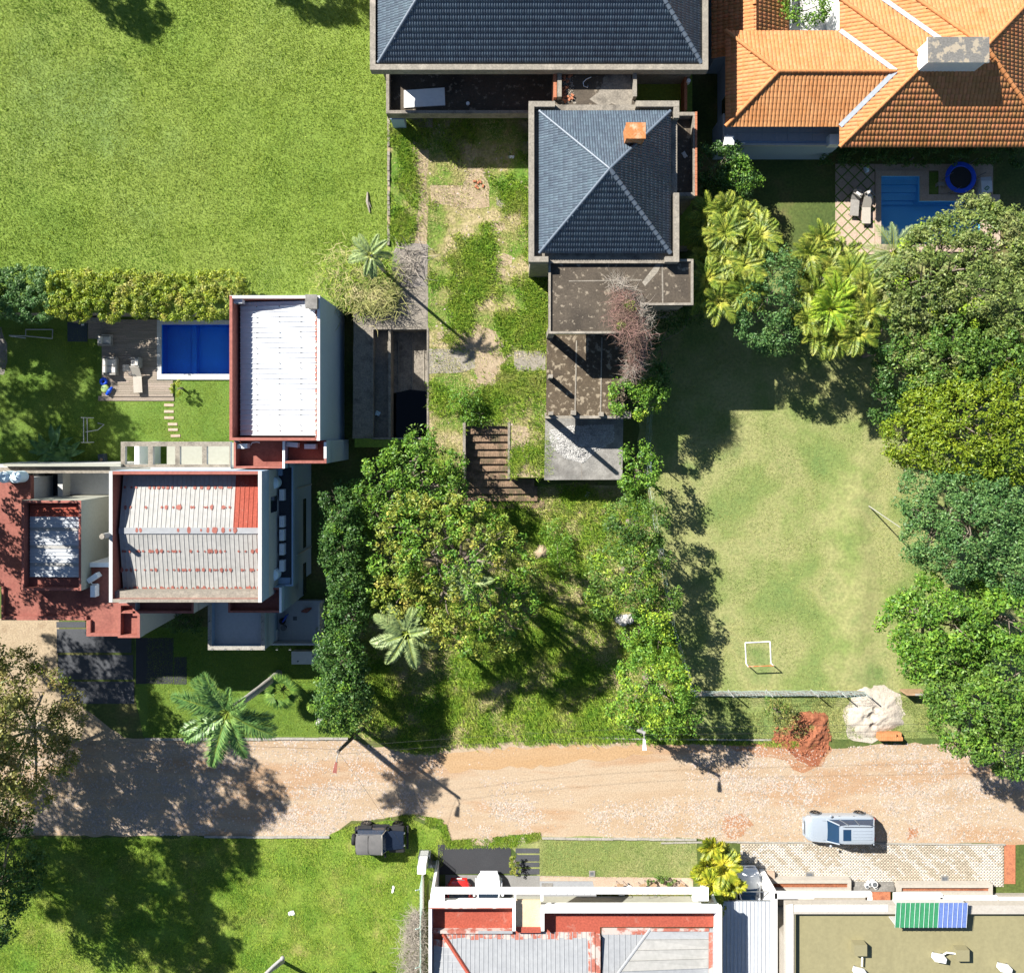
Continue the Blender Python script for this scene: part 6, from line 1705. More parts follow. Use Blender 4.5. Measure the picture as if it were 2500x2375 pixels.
tree('shade_tree', 'tall narrow tree beyond the top edge casting a long shadow on the lawn', 'tree', [('T', 40, -150, 11, 1.3), ('T', 10, -190, 11, 1.7), ('T', -20, -225, 11, 1.8), ('T', 75, -115, 11, .8), ('T', 95, -140, 11, .7)], 'lf_dark', leaf=.25, seed=80, z0=ZL, per=26, group='tall trees beyond the top edge')
tree('shade_tree', 'round tree beyond the top edge casting a broken shadow near the house corner', 'tree', [('T', 420, -160, 10, 1.9), ('T', 365, -185, 10, 1.5), ('T', 475, -150, 10, 1.5), ('T', 440, -128, 9.4, 1.0)], 'lf_dark', leaf=.25, seed=81, z0=ZL, per=22, group='tall trees beyond the top edge')

# clipped hedge on the edge of the upper lawn
def hedge(label, x0, x1, y0, y1, zt, m, seed, m2=None, f2=.1):
    lb = []
    q = random.Random(seed)
    n = max(2, int((x1-x0)/24))
    for i in range(n):
        for j in range(3):
            lb.append((x0+(x1-x0)*(i+.5)/n+q.uniform(-5, 5), y0+(y1-y0)*(.2+.3*j)+q.uniform(-4, 4), zt-.75+q.uniform(-.2, .15), q.uniform(.72, .95)))
    return tree('hedge', label, 'hedge', lb, m, leaf=.15, seed=seed, z0=0, per=40, dens=3.6, cl=(.18, .34), limb=False, m2=m2, f2=f2, tr=.1, low=-.9)
hedge('dark blue green section of clipped hedge along the lawn edge', -180, 100, 522, 612, 4.6, 'lf_blue', 90)
hedge('long yellow green clipped hedge between big lawn and left pool garden', 98, 462, 532, 606, 4.5, 'lf_hedge', 91, m2='lf_mango', f2=.3)

# --- palms
def frond_mesh(name, L, arch, droop, pairs, ll, w, m, rm='lf_areca', seed=0, vshape=.35, fwd=.5, ragged=.15):
    r_ = random.Random(seed); mb = MB(); pts = []
    N_ = 9
    def c(s): return Vector((L*s*(1-.12*s*droop), 0, arch*s-droop*L*.5*s*s))
    mb.tube([tuple(c(i/N_)) for i in range(N_+1)], [.035*(1-.8*i/N_)+.006 for i in range(N_+1)], 4, 1)
    for i in range(pairs):
        s = .12+.88*i/(pairs-1)
        p = c(s); tdir = (c(min(1, s+.02))-c(max(0, s-.02))).normalized()
        l = ll*(math.sin(math.pi*min(.98, .18+.8*s))**.7)*r_.uniform(1-ragged, 1+ragged)
        for sd in (-1, 1):
            d = (Vector((0, sd, 0))*(1-.35*s)+tdir*(fwd+.5*s*s)+Vector((0, 0, vshape*(r_.uniform(.3, 1.2))))).normalized()
            tip = p+d*l+Vector((0, 0, -l*.28*r_.uniform(.6, 1.4)))
            mid = p+d*l*.5+Vector((0, 0, .02))
            wv = tdir*w
            o = [tuple(p-wv*.4), tuple(p+wv*.4), tuple(mid+wv), tuple(tip), tuple(mid-wv)]
            mb.add(o, [(0, 1, 2, 4), (4, 2, 3)], 0)
    me = bpy.data.meshes.new(name)
    me.from_pydata(mb.v, [], mb.f); me.materials.append(M[m]); me.materials.append(M[rm]); me.polygons.foreach_set('material_index', mb.m)
    return me


def fan_mesh(name, L, n, m, seed=0):
    mb = MB()
    mb.tube([(0, 0, 0), (L*.5, 0, .12)], .02, 4, 1)
    for i in range(n):
        a = -1.25+2.5*i/(n-1); l = L*.62*(1-.18*abs(a))
        p = Vector((L*.45, 0, .12)); d = Vector((math.cos(a), math.sin(a), 0)); e = Vector((-math.sin(a), math.cos(a), 0))*.045
        mb.add([tuple(p), tuple(p+d*l*.55+e+Vector((0, 0, .03))), tuple(p+d*l+Vector((0, 0, -.16*l))), tuple(p+d*l*.55-e+Vector((0, 0, .03)))], [(0, 1, 2, 3)], 0)
    me = bpy.data.meshes.new(name); me.from_pydata(mb.v, [], mb.f); me.materials.append(M[m]); me.materials.append(M['lf_areca']); me.polygons.foreach_set('material_index', mb.m)
    return me


def palm(name, label, heads, meshes, nfr, base=None, z0=0.0, cat='palm', group=None, seed=0, tilt=(-.35, .55), trunk=.16, bark='palebark', sc=(.85, 1.1), upright=0):
    """heads: list of world (x,y,z) crown centres"""
    r_ = random.Random(seed)
    hx = sum(h[0] for h in heads)/len(heads); hy = sum(h[1] for h in heads)/len(heads)
    b = base or (hx, hy)
    root = thing(name, label, cat, (b[0], b[1], z0), group)
    for k, h in enumerate(heads):
        bb = (b[0], b[1]) if len(heads) == 1 else (b[0]+(h[0]-b[0])*.35, b[1]+(h[1]-b[1])*.35)
        n_ = 9
        pts = [(bb[0]+(h[0]-bb[0])*(t/n_)**1.3, bb[1]+(h[1]-bb[1])*(t/n_)**1.3, z0+(h[2]-z0)*t/n_) for t in range(n_+1)]
        obj('trunk', MB().tube(pts, [trunk*(1.25-.35*t/n_+(.06 if t % 2 else 0)) for t in range(n_+1)], 10), M[bark], root, smooth=60)
        for i in range(nfr):
            me = meshes[r_.randrange(len(meshes))]
            o = bpy.data.objects.new('frond', me); COL.objects.link(o); o.parent = root
            o.location = Vector(h)-absloc(root)+Vector((0, 0, r_.uniform(-.1, .15)))
            tl = tilt[0]+(tilt[1]-tilt[0])*((i*0.618) % 1)
            o.rotation_euler = (r_.uniform(-.25, .25), -tl, i*2.399+r_.uniform(-.25, .25)+k)
            s = r_.uniform(*sc)*(.82 if tl > .5 else 1); o.scale = (s, s, s)
    return root


FR_ROYAL = [frond_mesh('royal_frond', 3.2, .9, .55, 56, .80, .040, 'lf_palm', seed=i, vshape=.6, ragged=.3) for i in range(3)]
FR_QUEEN = [frond_mesh('queen_frond', 2.3, .7, .7, 46, .55, .032, 'lf_palepalm', seed=10+i, vshape=.4) for i in range(3)]
FR_ARECA = [frond_mesh('areca_frond', 1.75, .8, .85, 24, .52, .036, 'lf_areca', rm='lf_areca', seed=20+i, vshape=.55, fwd=.7) for i in range(3)]
FR_LIME = [frond_mesh('lime_frond', 2.0, .8, .7, 28, .55, .04, 'lf_lime', rm='lf_yellow', seed=26+i, vshape=.55, fwd=.7) for i in range(2)]
FR_YEL = [frond_mesh('golden_frond', 1.55, .8, .75, 15, .62, .085, 'lf_yellow', rm='lf_yellow', seed=30+i, vshape=.45, fwd=.7) for i in range(3)]
FR_FAN = [fan_mesh('fan_leaf', 1.35, 17, 'lf_mid', i) for i in range(2)]
FR_GREY = [frond_mesh('grey_frond', 2.4, .5, .6, 34, .6, .026, 'lf_palepalm', seed=40+i) for i in range(2)]
FR_BANANA = []
for i in range(2):
    mb = MB(); n_ = 7
    for j in range(n_):
        s0, s1 = j/n_, (j+1)/n_
        def pt(s, sd): return (1.5*s, sd*.24*math.sin(math.pi*min(.97, .12+.85*s)), .55*s-.6*s*s+(.06 if sd else 0))
        mb.add([pt(s0, -1), pt(s0, 0), pt(s1, 0), pt(s1, -1)], [(0, 1, 2, 3)]); mb.add([pt(s0, 0), pt(s0, 1), pt(s1, 1), pt(s1, 0)], [(0, 1, 2, 3)])
    me = bpy.data.meshes.new('broad_leaf'); me.from_pydata(mb.v, [], mb.f); me.materials.append(M['lf_blue']); FR_BANANA.append(me)

c_ = P('D', 440, 1372, 10.2); b_ = P('D', 538, 1298, 0)
palm('royal_palm', 'tall glossy palm with grey leaning trunk on the left front lawn', [c_], FR_ROYAL, 15, base=b_[:2], seed=1, tilt=(-.35, .75), trunk=.2)
c_ = P('D', 545, 1330, 1.7); palm('fan_palm', 'small fan palm right of the tall glossy palm on the front lawn', [c_], FR_FAN, 13, seed=2, tilt=(-.2, .5), trunk=.12, bark='bark')
c_ = P('D', 903, 1125, 9.0); b_ = P('D', 906, 1085, 0)
palm('queen_palm', 'pale palm poking through the huge yellow flowering tree', [c_], FR_QUEEN, 13, base=(T_(905, 1078, 0)[0], T_(905, 1078, 0)[1]), seed=3, tilt=(-.7, .5), sc=(.6, .8), group='pale palms in the overgrown lot')
c_ = P('D', 785, 1222, 6.6); palm('queen_palm', 'pale green palm below the yellow flowering tree', [c_], FR_QUEEN, 14, seed=4, tilt=(-.35, .6), group='pale palms in the overgrown lot', sc=(.95, 1.15))
c_ = P('D', 715, 492, 8.4); palm('young_palm', 'young pale palm on the lawn edge beside the rubble bed', [c_], FR_QUEEN, 13, z0=ZL, seed=5, tilt=(-.5, .5), sc=(.5, .7), trunk=.09)
def heads(lst, z): return [P('D', x, y, z+random.uniform(-.8, .6)) for x, y in lst]
palm('areca_palm_clump', 'golden green palm clump east of the brown flat roof wing', heads([(1370, 410), (1400, 405), (1435, 425), (1465, 455), (1365, 450), (1400, 450), (1435, 470), (1480, 490), (1360, 495), (1395, 500), (1430, 515), (1365, 540), (1400, 550), (1440, 560), (1385, 580), (1350, 570)], 6.0), FR_ARECA, 13, seed=6, tilt=(-.4, .75), trunk=.07, group='golden green palm clumps')
palm('areca_palm_clump', 'golden green palm clump beside the diamond paved pool terrace', heads([(1585, 465), (1560, 490), (1620, 495), (1555, 530), (1590, 520), (1640, 530), (1665, 560), (1570, 570), (1640, 580), (1555, 610), (1590, 620), (1635, 620), (1675, 600), (1610, 650), (1650, 645), (1570, 645)], 6.0), FR_ARECA, 13, seed=7, tilt=(-.4, .75), trunk=.07, group='golden green palm clumps')
palm('lime_palm', 'bright lime palm glowing in the middle of the right palm clump', heads([(1612, 575), (1600, 595)], 7.0), FR_LIME, 12, seed=8, tilt=(-.3, .8), trunk=.08)
palm('grey_palm', 'grey green palm reaching over the end of the right pool', heads([(1722, 488)], 4.6), FR_GREY, 14, seed=9, tilt=(-.3, .6), trunk=.14)
palm('golden_palm', 'bushy yellow green palm on the street in front of the carport', heads([(1375, 1630), (1362, 1665), (1395, 1670), (1370, 1705), (1400, 1700), (1378, 1735)], 2.7), FR_YEL, 12, seed=10, tilt=(-.4, .9), trunk=.06, sc=(.7, 1.0))
palm('broad_leaf_plant', 'big leaved dark plant against the garden boundary wall', heads([(95, 872), (130, 880), (110, 860)], 1.2), FR_BANANA, 8, seed=11, tilt=(-.1, .7), trunk=.06, bark='bark', cat='plant')

# dead pink creeper on the flat roofs
def strands(name, path, n, L, w, spread, m, parent, seed, zup=.25):
    r_ = np.random.default_rng(seed)
    path = np.array(path); k = len(path)-1
    t = r_.random(n)*k; i = t.astype(int); f = (t-i)[:, None]
    p = path[i]*(1-f)+path[i+1]*f
    sp = np.interp(t, np.arange(k+1), spread)[:, None]
    p = p+r_.normal(size=(n, 3))*sp*np.array([1, 1, .3]); p[:, 2] += np.abs(r_.normal(size=n))*zup
    V = []; F = []
    d = r_.normal(size=(n, 3)); d[:, 2] *= .35; d /= np.linalg.norm(d, axis=1)[:, None]
    LL = r_.uniform(L[0], L[1], n)[:, None]
    q1 = p+d*LL*.5+r_.normal(size=(n, 3))*.08; q2 = q1+(d+r_.normal(size=(n, 3))*.5)*LL*.5
    s = np.cross(d, np.array([0, 0, 1.])); s /= np.linalg.norm(s, axis=1)[:, None]+1e-6; s *= w
    V = np.stack([p-s, p+s, q1+s, q1-s, q2], 1).reshape(-1, 3)
    o = np.arange(n)[:, None]*5
    F = np.concatenate([np.concatenate([o, o+1, o+2], 1), np.concatenate([o, o+2, o+3], 1), np.concatenate([o+3, o+2, o+4], 1)])
    return npmesh(name, V, F, m, parent)
t = thing('dead_creeper', 'dead pinkish creeper sprawling from upper flat roof down over the lower one', 'creeper', P('A7', 930, 600, 6)[:2]+(4.7,))
strands('stems', [P('A7', 830, 310, 8.0), P('A7', 870, 390, 8.1), P('A7', 850, 490, 8.1), P('A7', 930, 560, 8.0), P('A7', 960, 660, 7.0), P('A7', 950, 740, 6.2), P('A7', 905, 860, 5.3)], 3000, (.3, .9), .008, [.18, .34, .40, .36, .30, .25, .08], M['drybrush'], t, 5)
strands('stems', [P('A7', 790, 240, 7.95), P('A7', 850, 270, 8.0), P('A7', 1000, 480, 7.9), P('A7', 930, 760, 6.2), P('A7', 900, 870, 5.2)], 900, (.3, .9), .010, [.2, .2, .3, .3, .1], M['drygrey'], t, 6)
V, F = leaf_cloud([P('A7', 905, 400, 8.3), P('A7', 850, 520, 8.25), P('A7', 880, 380, 8.3)], [.45, .35, .3], 260, .09, 3)
npmesh('leaves', V, F, M['lf_mango'], t)
blades('weeds', PP('D', [(640, 500), (700, 480), (745, 520), (760, 585), (700, 600), (640, 575)], ZL), 260, (.4, .9), .03, ZL, M['blade_w'], None, tuft=12, spread=.3)
t = thing('dry_thicket', 'dry straw coloured thicket between the white roof building and young palm', 'thicket', P('D', 700, 555, ZL)[:2]+(ZL,))
strands('stems', [P('D', 650, 520, ZL+.3), P('D', 690, 545, ZL+.6), P('D', 720, 555, ZL+.6), P('D', 740, 580, ZL+.4)], 2600, (.4, 1.0), .014, [.7, .9, .9, .5], M['blade_dry'], t, 8, zup=.5)
strands('stems', [P('D', 640, 545, ZL+.3), P('D', 680, 530, ZL+.6), P('D', 740, 520, ZL+.5)], 1800, (.4, .9), .016, [.6, .8, .5], M['blade_w'], t, 9, zup=.5)
t = thing('dry_vine', 'dry grey vine tangled on the mesh fence of the south house', 'vine', P('B6', 1110, 1700, 0)[:2]+(0,))
strands('stems', [P('B6', 1120, 1480, .8), P('B6', 1105, 1600, .9), P('B6', 1100, 1750, .9), P('B6', 1110, 1900, .9)], 2600, (.3, .8), .011, [.2, .35, .45, .4], M['drygrey'], t, 10, zup=.4)
t = thing('dead_branches', 'grey dead palm branches piled on the rubble bed', 'branches', P('A6', 1080, 120, ZL)[:2]+(ZL,))
strands('stems', [P('A6', 1050, 20, ZL+.05), P('A6', 1090, 120, ZL+.1), P('A6', 1040, 230, ZL+.05)], 260, (.4, 1.3), .018, [.35, .45, .3], M['drygrey'], t, 12, zup=.1)

hb = []
q_ = random.Random(4)
for i in range(26):
    hb.append((('T',)+((P('A4', 540+i*52, 0, 1.2)[0]*27.65+987.5), (829.5-P('A4', 0, 1010+q_.uniform(-8, 8), 1.2)[1]*27.65), 1.1+q_.uniform(-.2, .2), q_.uniform(.55, .75))))
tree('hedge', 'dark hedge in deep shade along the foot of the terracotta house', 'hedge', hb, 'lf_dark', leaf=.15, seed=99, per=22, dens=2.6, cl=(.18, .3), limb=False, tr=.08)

# ------------------------------------------------------------------ left pool garden
def pool(name, label, outline_rects, depth, floor_m, wz, loc):
    t = thing(name, label, 'pool', loc)
    return t


pl = pool_l
LP = thing('swimming_pool', 'deep blue rectangular pool with white coping beside the timber deck', 'pool', ((pl[0]+pl[1])/2, (pl[2]+pl[3])/2, 0))
obj('basin_floor', MB().box(pl[0], pl[1], pl[2], pl[3], -1.4, -1.3), M['poolfloor'], LP)
obj('basin_wall', MB().ring(rect(pl[0]-.05, pl[1]+.05, pl[2]-.05, pl[3]+.05), .05, -1.4, .06), M['poolfloor'], LP)
xs = P('A5', 1232, 0)[0]
obj('ledge', MB().box(xs, xs+.32, pl[2], pl[3], -1.3, -.75).box(pl[0], xs, pl[2], pl[3], -1.3, -1.05), M['poolfloor'], LP)
obj('water_surface', MB().sheet(rect(*pl), -.10), M['water'], LP)
co = RC('A5', 1027, 487, 1512, 876, .12)
n = 12
for (a, b, c, d, k, ax) in ((co[0], co[1], pl[3]+.0, co[3], 11, 0), (co[0], co[1], co[2], pl[2], 11, 0), (co[0], pl[0], pl[2], pl[3], 7, 1)):
    for i in range(k):
        if ax == 0: q = (a+(b-a)*i/k+.004, a+(b-a)*(i+1)/k-.004, c, d)
        else: q = (a, b, c+(d-c)*i/k+.004, c+(d-c)*(i+1)/k-.004)
        obj('coping_stone', MB().box(q[0], q[1], q[2], q[3], 0, .13), M['kerb'] if False else M['offwhite'], LP)
dk = RC('A5', 665, 482, 1130, 985, .15)
DK = thing('timber_deck', 'grey brown timber deck with step beside the left pool', 'deck', ((dk[0]+dk[1])/2, (dk[2]+dk[3])/2, 0))
dm = MB(); nb = 34
for i in range(nb):
    y0 = dk[2]+(dk[3]-dk[2])*i/nb; y1 = dk[2]+(dk[3]-dk[2])*(i+1)/nb-.012
    xe = dk[1] if y1 < co[2]-.02 else co[0]-.01
    cut = random.uniform(.3, .7)
    xm2 = dk[0]+(xe-dk[0])*cut
    dm.box(dk[0], xm2-.006, y0, y1, .02, .14+random.uniform(-.003, .003)); dm.box(xm2+.006, xe, y0, y1, .02, .14+random.uniform(-.003, .003))
obj('deck_boards', dm, M['deck'], DK, kind='stuff')
sp = RC('A5', 642, 982, 1137, 1014, .08)
for i in range(3):
    y0 = sp[2]+(sp[3]-sp[2])*i/3; obj('step_board', MB().box(sp[0], sp[1], y0, y0+(sp[3]-sp[2])/3-.01, 0, .07), M['deck'], DK)
obj('shower_wall', MB().box(*RC('A5', 470, 468, 682, 500, .5), 0, .5), M['concrete_pale'], None, 'low pale wall at the hedge foot beside the deck', 'wall')
obj('shower_post', MB().tube([P('A5', 540, 520, 0), P('A5', 540, 505, 1.6), P('A5', 548, 512, 1.7)], .03, 6).box(*RC('A5', 532, 512, 550, 522, 1.7), 1.68, 1.72), M['chrome'], None, 'thin garden shower post on the dark rubber mat', 'shower')
obj('rubber_mat', MB().box(*RC('A5', 443, 500, 573, 628), .005, .04), M['mat_dark'], None, 'dark square rubber mat left of the deck corner', 'mat')
obj('deck_walkway', MB().box(*RC('A5', 575, 502, 668, 608, .1), .0, .09), M['deck'], None, 'short timber walkway between rubber mat and deck', 'walkway')
sg = thing('stepping_stones', 'row of six pale stepping stones from deck step towards the house', 'path', P('A5', 1120, 1140)[:2]+(0,))
for (x, y) in ((1105, 1042), (1105, 1084), (1106, 1125), (1129, 1167), (1132, 1203), (1148, 1243)):
    c = P('A5', x, y, .04); obj('stepping_stone', MB().obox(c[0], c[1], 0, .66, .18, .05, random.uniform(-.02, .02)), M['paver'], sg)
sheet('gravel_patch', wobble(PP('A5', [(-80, 520), (10, 530), (42, 640), (48, 760), (25, 840), (-80, 845)]), .06, .4, 3), .012, M['gravel'])


def soft_box(mb, cx, cy, z, lx, ly, h, a=0, r=.06, m=0):
    mb.obox(cx, cy, z, lx, ly, h-r, a, m); mb.obox(cx, cy, z+h-r, lx, ly, r, a, m, taper=.86)


def armchair(name, label, k, x, y, ang, w, d, z, cat='armchair', seats=1, group=None):
    c = P(k, x, y, z)
    t = thing(name, label, cat, c, group)
    s, n_ = math.cos(ang), math.sin(ang)
    def W(a, b): return c[0]+a*s-b*n_, c[1]+a*n_+b*s
    b1 = MB(); q = W(0, 0); b1.obox(q[0], q[1], z+.08, w, d, .22, ang)
    obj('frame', b1, M['wicker'], t)
    for i in range(seats):
        ww = (w-.24)/seats; q = W(-w/2+.12+ww*(i+.5), .06)
        mb = MB(); soft_box(mb, q[0], q[1], z+.30, ww-.02, d-.22, .15, ang); obj('seat_cushion', mb, M['cushion'], t)
        q = W(-w/2+.12+ww*(i+.5), -d/2+.14); mb = MB(); soft_box(mb, q[0], q[1], z+.42, ww-.02, .2, .36, ang); obj('back_cushion', mb, M['cushion'], t)
    for sd in (-1, 1):
        q = W(sd*(w/2-.06), 0); mb = MB(); mb.obox(q[0], q[1], z+.3, .11, d, .26, ang, taper=.95); obj('armrest', mb, M['wicker'], t)
    q = W(0, -d/2+.04); mb = MB(); mb.obox(q[0], q[1], z+.3, w, .07, .42, ang); obj('backrest', mb, M['wicker'], t)
    return t


def lounger(label, k, x, y, ang, z, L_=1.75, m='sling', group=None):
    c = P(k, x, y, z)
    t = thing('sun_lounger', label, 'sun lounger', c, group)
    s, n_ = math.cos(ang), math.sin(ang)
    def W(a, b, h): return (c[0]+a*s-b*n_, c[1]+a*n_+b*s, z+h)
    w = .30
    mb = MB().add([W(-L_/2, -w, .33), W(.25, -w, .33), W(.25, w, .33), W(-L_/2, w, .33), W(-L_/2, -w, .30), W(.25, -w, .30), W(.25, w, .30), W(-L_/2, w, .30)], [(0, 1, 2, 3), (7, 6, 5, 4), (0, 4, 5, 1), (1, 5, 6, 2), (2, 6, 7, 3), (3, 7, 4, 0)])
    obj('seat', mb, M[m], t)
    mb = MB().add([W(.26, -w, .34), W(L_/2, -w, .72), W(L_/2, w, .72), W(.26, w, .34), W(.26, -w, .31), W(L_/2, -w, .69), W(L_/2, w, .69), W(.26, w, .31)], [(0, 1, 2, 3), (7, 6, 5, 4), (0, 4, 5, 1), (1, 5, 6, 2), (2, 6, 7, 3), (3, 7, 4, 0)])
    obj('backrest', mb, M[m], t)
    for a in (-L_/2+.15, L_/2-.35):
        for b in (-w+.02, w-.02):
            obj('leg', MB().tube([W(a, b, 0), W(a, b, .30)], .018, 5), M['grille'], t)
    return t


armchair('sofa', 'white cushioned two seat sofa at the left edge of the deck', 'A5', 740, 790, -1.5708, 1.25, .85, .14, 'sofa', 2)
armchair('armchair', 'white armchair alone in the shade on the deck corner', 'A5', 706, 622, -1.5708, .78, .78, .14, group='white deck armchairs')
armchair('armchair', 'white armchair above the sun lounger on the deck', 'A5', 902, 768, 1.5708, .72, .72, .14, group='white deck armchairs')
def wire_table(label, k, x, y, w, z, h):
    c = P(k, x, y, z+h); t = thing('wire_table', label, 'table', (c[0], c[1], z), 'wire tables on the deck')
    mb = MB()
    for i in range(7):
        a = -w/2+w*i/6
        mb.tube([(c[0]+a, c[1]-w/2, z+h), (c[0]+a, c[1]+w/2, z+h)], .012, 4); mb.tube([(c[0]-w/2, c[1]+a, z+h), (c[0]+w/2, c[1]+a, z+h)], .012, 4)
    obj('tabletop', mb, M['grille'], t, kind='stuff')
    for a in (-1, 1):
        for b in (-1, 1):
            obj('leg', MB().tube([(c[0]+a*w/2, c[1]+b*w/2, z+h), (c[0]+a*w/2, c[1]+b*w/2, z)], .014, 4), M['grille'], t)
wire_table('wire table next to the two seat sofa', 'A5', 824, 800, .42, .14, .42)
wire_table('wire table touching the head of the sun lounger', 'A5', 862, 828, .42, .14, .42)
lounger('beige sun lounger on the left deck near the pool', 'A5', 912, 880, 1.62, .14)
it = thing('inflatable_toy', 'blue and yellow inflatable pool toy lying on the deck corner', 'pool toy', P('A5', 690, 925, .15))
obj('ring', MB().tube([(P('A5', 677, 888, .3)[0]+.19*math.cos(a), P('A5', 677, 888, .3)[1]+.19*math.sin(a), .28) for a in np.linspace(0, 6.283, 13)], .10, 8), M['bluetoy'], it, smooth=True)
obj('body', MB().ball(P('A5', 688, 935, .28), .30, 12, 8, 0, .5), M['yellowtoy'], it, smooth=True)
obj('fin', MB().tube([P('A5', 700, 975, .25), P('A5', 715, 950, .3), P('A5', 735, 925, .3)], [.12, .14, .08], 8), M['bluetoy'], it, smooth=True)


def goal(label, pts, r, m, cat='goal', name='football_goal', net=None):
    t = thing(name, label, cat, tuple(sum(p[i] for p in pts[0])/len(pts[0]) for i in (0, 1))+(0,))
    for i, pl_ in enumerate(pts):
        obj(('post' if i else 'crossbar'), MB().tube(pl_, r, 6), M[m], t)
    return t
# small goals
goal('white goal frame lying on the shaded grass by the far left gravel', [[P('A5', 60, 588, .1), P('A5', 160, 590, .35), P('A5', 342, 607, .35)], [P('A5', 168, 590, .35), P('A5', 168, 548, .05)], [P('A5', 168, 548, .05), P('A5', 345, 548, .05)], [P('A5', 345, 548, .05), P('A5', 342, 607, .35)], [P('A5', 70, 592, .05), P('A5', 168, 604, .05)]], .035, 'offwhite')
goal('white goal frame standing on the grass south of the deck', [[P('A5', 547, 1122, .9), P('A5', 547, 1288, .9)], [P('A5', 530, 1124, .9), P('A5', 613, 1126, .1)], [P('A5', 533, 1288, .9), P('A5', 615, 1285, .1)], [P('A5', 570, 1130, .05), P('A5', 572, 1282, .05)], [P('A5', 560, 1218, .5), P('A5', 640, 1205, .15), P('A5', 680, 1170, .1), P('A5', 640, 1160, .05)]], .03, 'offwhite')
c = P('A5', 362, 1246, .1); obj('ball', MB().ball((c[0], c[1], .11), .11, 12, 8), M['white'], None, 'small white ball on the shaded grass near the boundary wall', 'ball', smooth=True)
c = P('A5', 675, 1390, .2); sk = thing('garden_speaker', 'dark garden speaker box at the foot of the pergola', 'speaker', (c[0], c[1], 0))
obj('box', MB().obox(c[0], c[1], 0, .42, .6, .5, .1), M['mat_dark'], sk); obj('driver', MB().cyl(c[0], c[1]-.1, .5, .52, .12, .1, 12), M['wood'], sk)

# ------------------------------------------------------------------ right pool terrace
RP = thing('l_shaped_pool', 'l shaped azure pool with stone coping beside the diamond pavers', 'pool', P('A4', 1200, 1400)[:2]+(0,))
fl = MB().box(e2[0], e2[1], e2[2], e2[3], -1.4, -1.3).box(e1[0], e1[1], e2[3], e1[3], -1.4, -.9)
obj('basin_floor', fl, M['poolfloor2'], RP)
zr_ = [(e2[0], e2[2]), (e2[1], e2[2]), (e2[1], e2[3]), (e1[1], e2[3]), (e1[1], e1[3]), (e1[0], e1[3])]
obj('basin_wall', MB().ring(zr_, -.04, -1.4, .04), M['poolfloor2'], RP)
for i in range(3):
    y = e1[3]-.5*(i+1); obj('pool_step', MB().box(e1[0], e1[1], y, y+.5, -.9, -.25-.18*i), M['poolfloor2'], RP)
obj('water_surface', MB().sheet(zr_, -.12), M['water'], RP)
cz = PP('A4', [(905, 1122), (1256, 1122), (1262, 1275), (1715, 1275), (1715, 1640), (905, 1640)], .08)
op_ = inset(zr_, -.02)
cop = MB()
kb = [(RC('A4', 900, 1118, 938, 1650)), (RC('A4', 938, 1118, 1250, 1155)), (RC('A4', 1190, 1155, 1250, 1275)), (RC('A4', 1190, 1275, 1715, 1318)), (RC('A4', 1585, 1318, 1715, 1640)), (RC('A4', 938, 1600, 1585, 1650))]
for q in kb:
    horiz = (q[1]-q[0]) > (q[3]-q[2])
    k = max(1, int((q[1]-q[0] if horiz else q[3]-q[2])/.5))
    for i in range(k):
        if horiz: b = (q[0]+(q[1]-q[0])*i/k+.004, q[0]+(q[1]-q[0])*(i+1)/k-.004, q[2]+.003, q[3]-.003)
        else: b = (q[0]+.003, q[1]-.003, q[2]+(q[3]-q[2])*i/k+.004, q[2]+(q[3]-q[2])*(i+1)/k-.004)
        obj('coping_stone', MB().box(*b, 0, .10), M['paver'], RP)
# diamond pavers with grass joints
def clip(poly, x0, x1, y0, y1):
    def cut(p, f, g):
        out = []
        for i in range(len(p)):
            a, b = p[i-1], p[i]
            fa, fb = f(a), f(b)
            if fa >= 0:
                out.append(a)
            if (fa >= 0) != (fb >= 0):
                t = fa/(fa-fb); out.append((a[0]+(b[0]-a[0])*t, a[1]+(b[1]-a[1])*t))
        return out
    for f in (lambda q: q[0]-x0, lambda q: x1-q[0], lambda q: q[1]-y0, lambda q: y1-q[1]):
        poly = cut(poly, f, None)
        if len(poly) < 3: return []
    return poly
dx0, dx1, dy0, dy1 = RC('A4', 640, 1075, 898, 1665)
DT = thing('diamond_paving', 'terrace of pale diamond pavers with grass joints left of the azure pool', 'terrace', ((dx0+dx1)/2, (dy0+dy1)/2, 0))
obj('joint_bed', MB().sheet(rect(dx0, dx1, dy0, dy1), .012), M['garden'], DT)
pit_ = 84*.373134/35; h_ = pit_/2
for i in range(-1, 9):
    for j in range(-1, 18):
        cx_, cy_ = dx0+(i+(.5 if j % 2 else 0))*pit_, dy1-j*h_
        r = h_*.86
        q = clip([(cx_-r, cy_), (cx_, cy_-r), (cx_+r, cy_), (cx_, cy_+r)], dx0+.01, dx1-.01, dy0, dy1)
        if len(q) >= 3 and abs(sum(q[k][0]*q[(k+1) % len(q)][1]-q[(k+1) % len(q)][0]*q[k][1] for k in range(len(q)))) > .04:
            obj('paver', MB().prism(q, 0, .045+random.uniform(-.004, .004), bottom=False), M['paver'], DT)
blades('joint_grass', rect(dx0, dx1, dy0, dy1), 5000, (.03, .07), .014, .01, M['blade'])
obj('terrace_floor', MB().box(*RC('A4', 900, 1075, 1672, 1118), .0, .03).box(*RC('A4', 1316, 1118, 1672, 1272), 0, .03), M['paver'], None, kind='structure')
q = RC('A4', 1255, 1130, 1315, 1272); obj('ground_cover', MB().sheet(rect(*q), .02), M['garden'], kind='structure')
lounger('grey lounger in full shade on the diamond pavers', 'A4', 758, 1338, 1.5, .04, m='wicker', group='loungers on the diamond pavers')
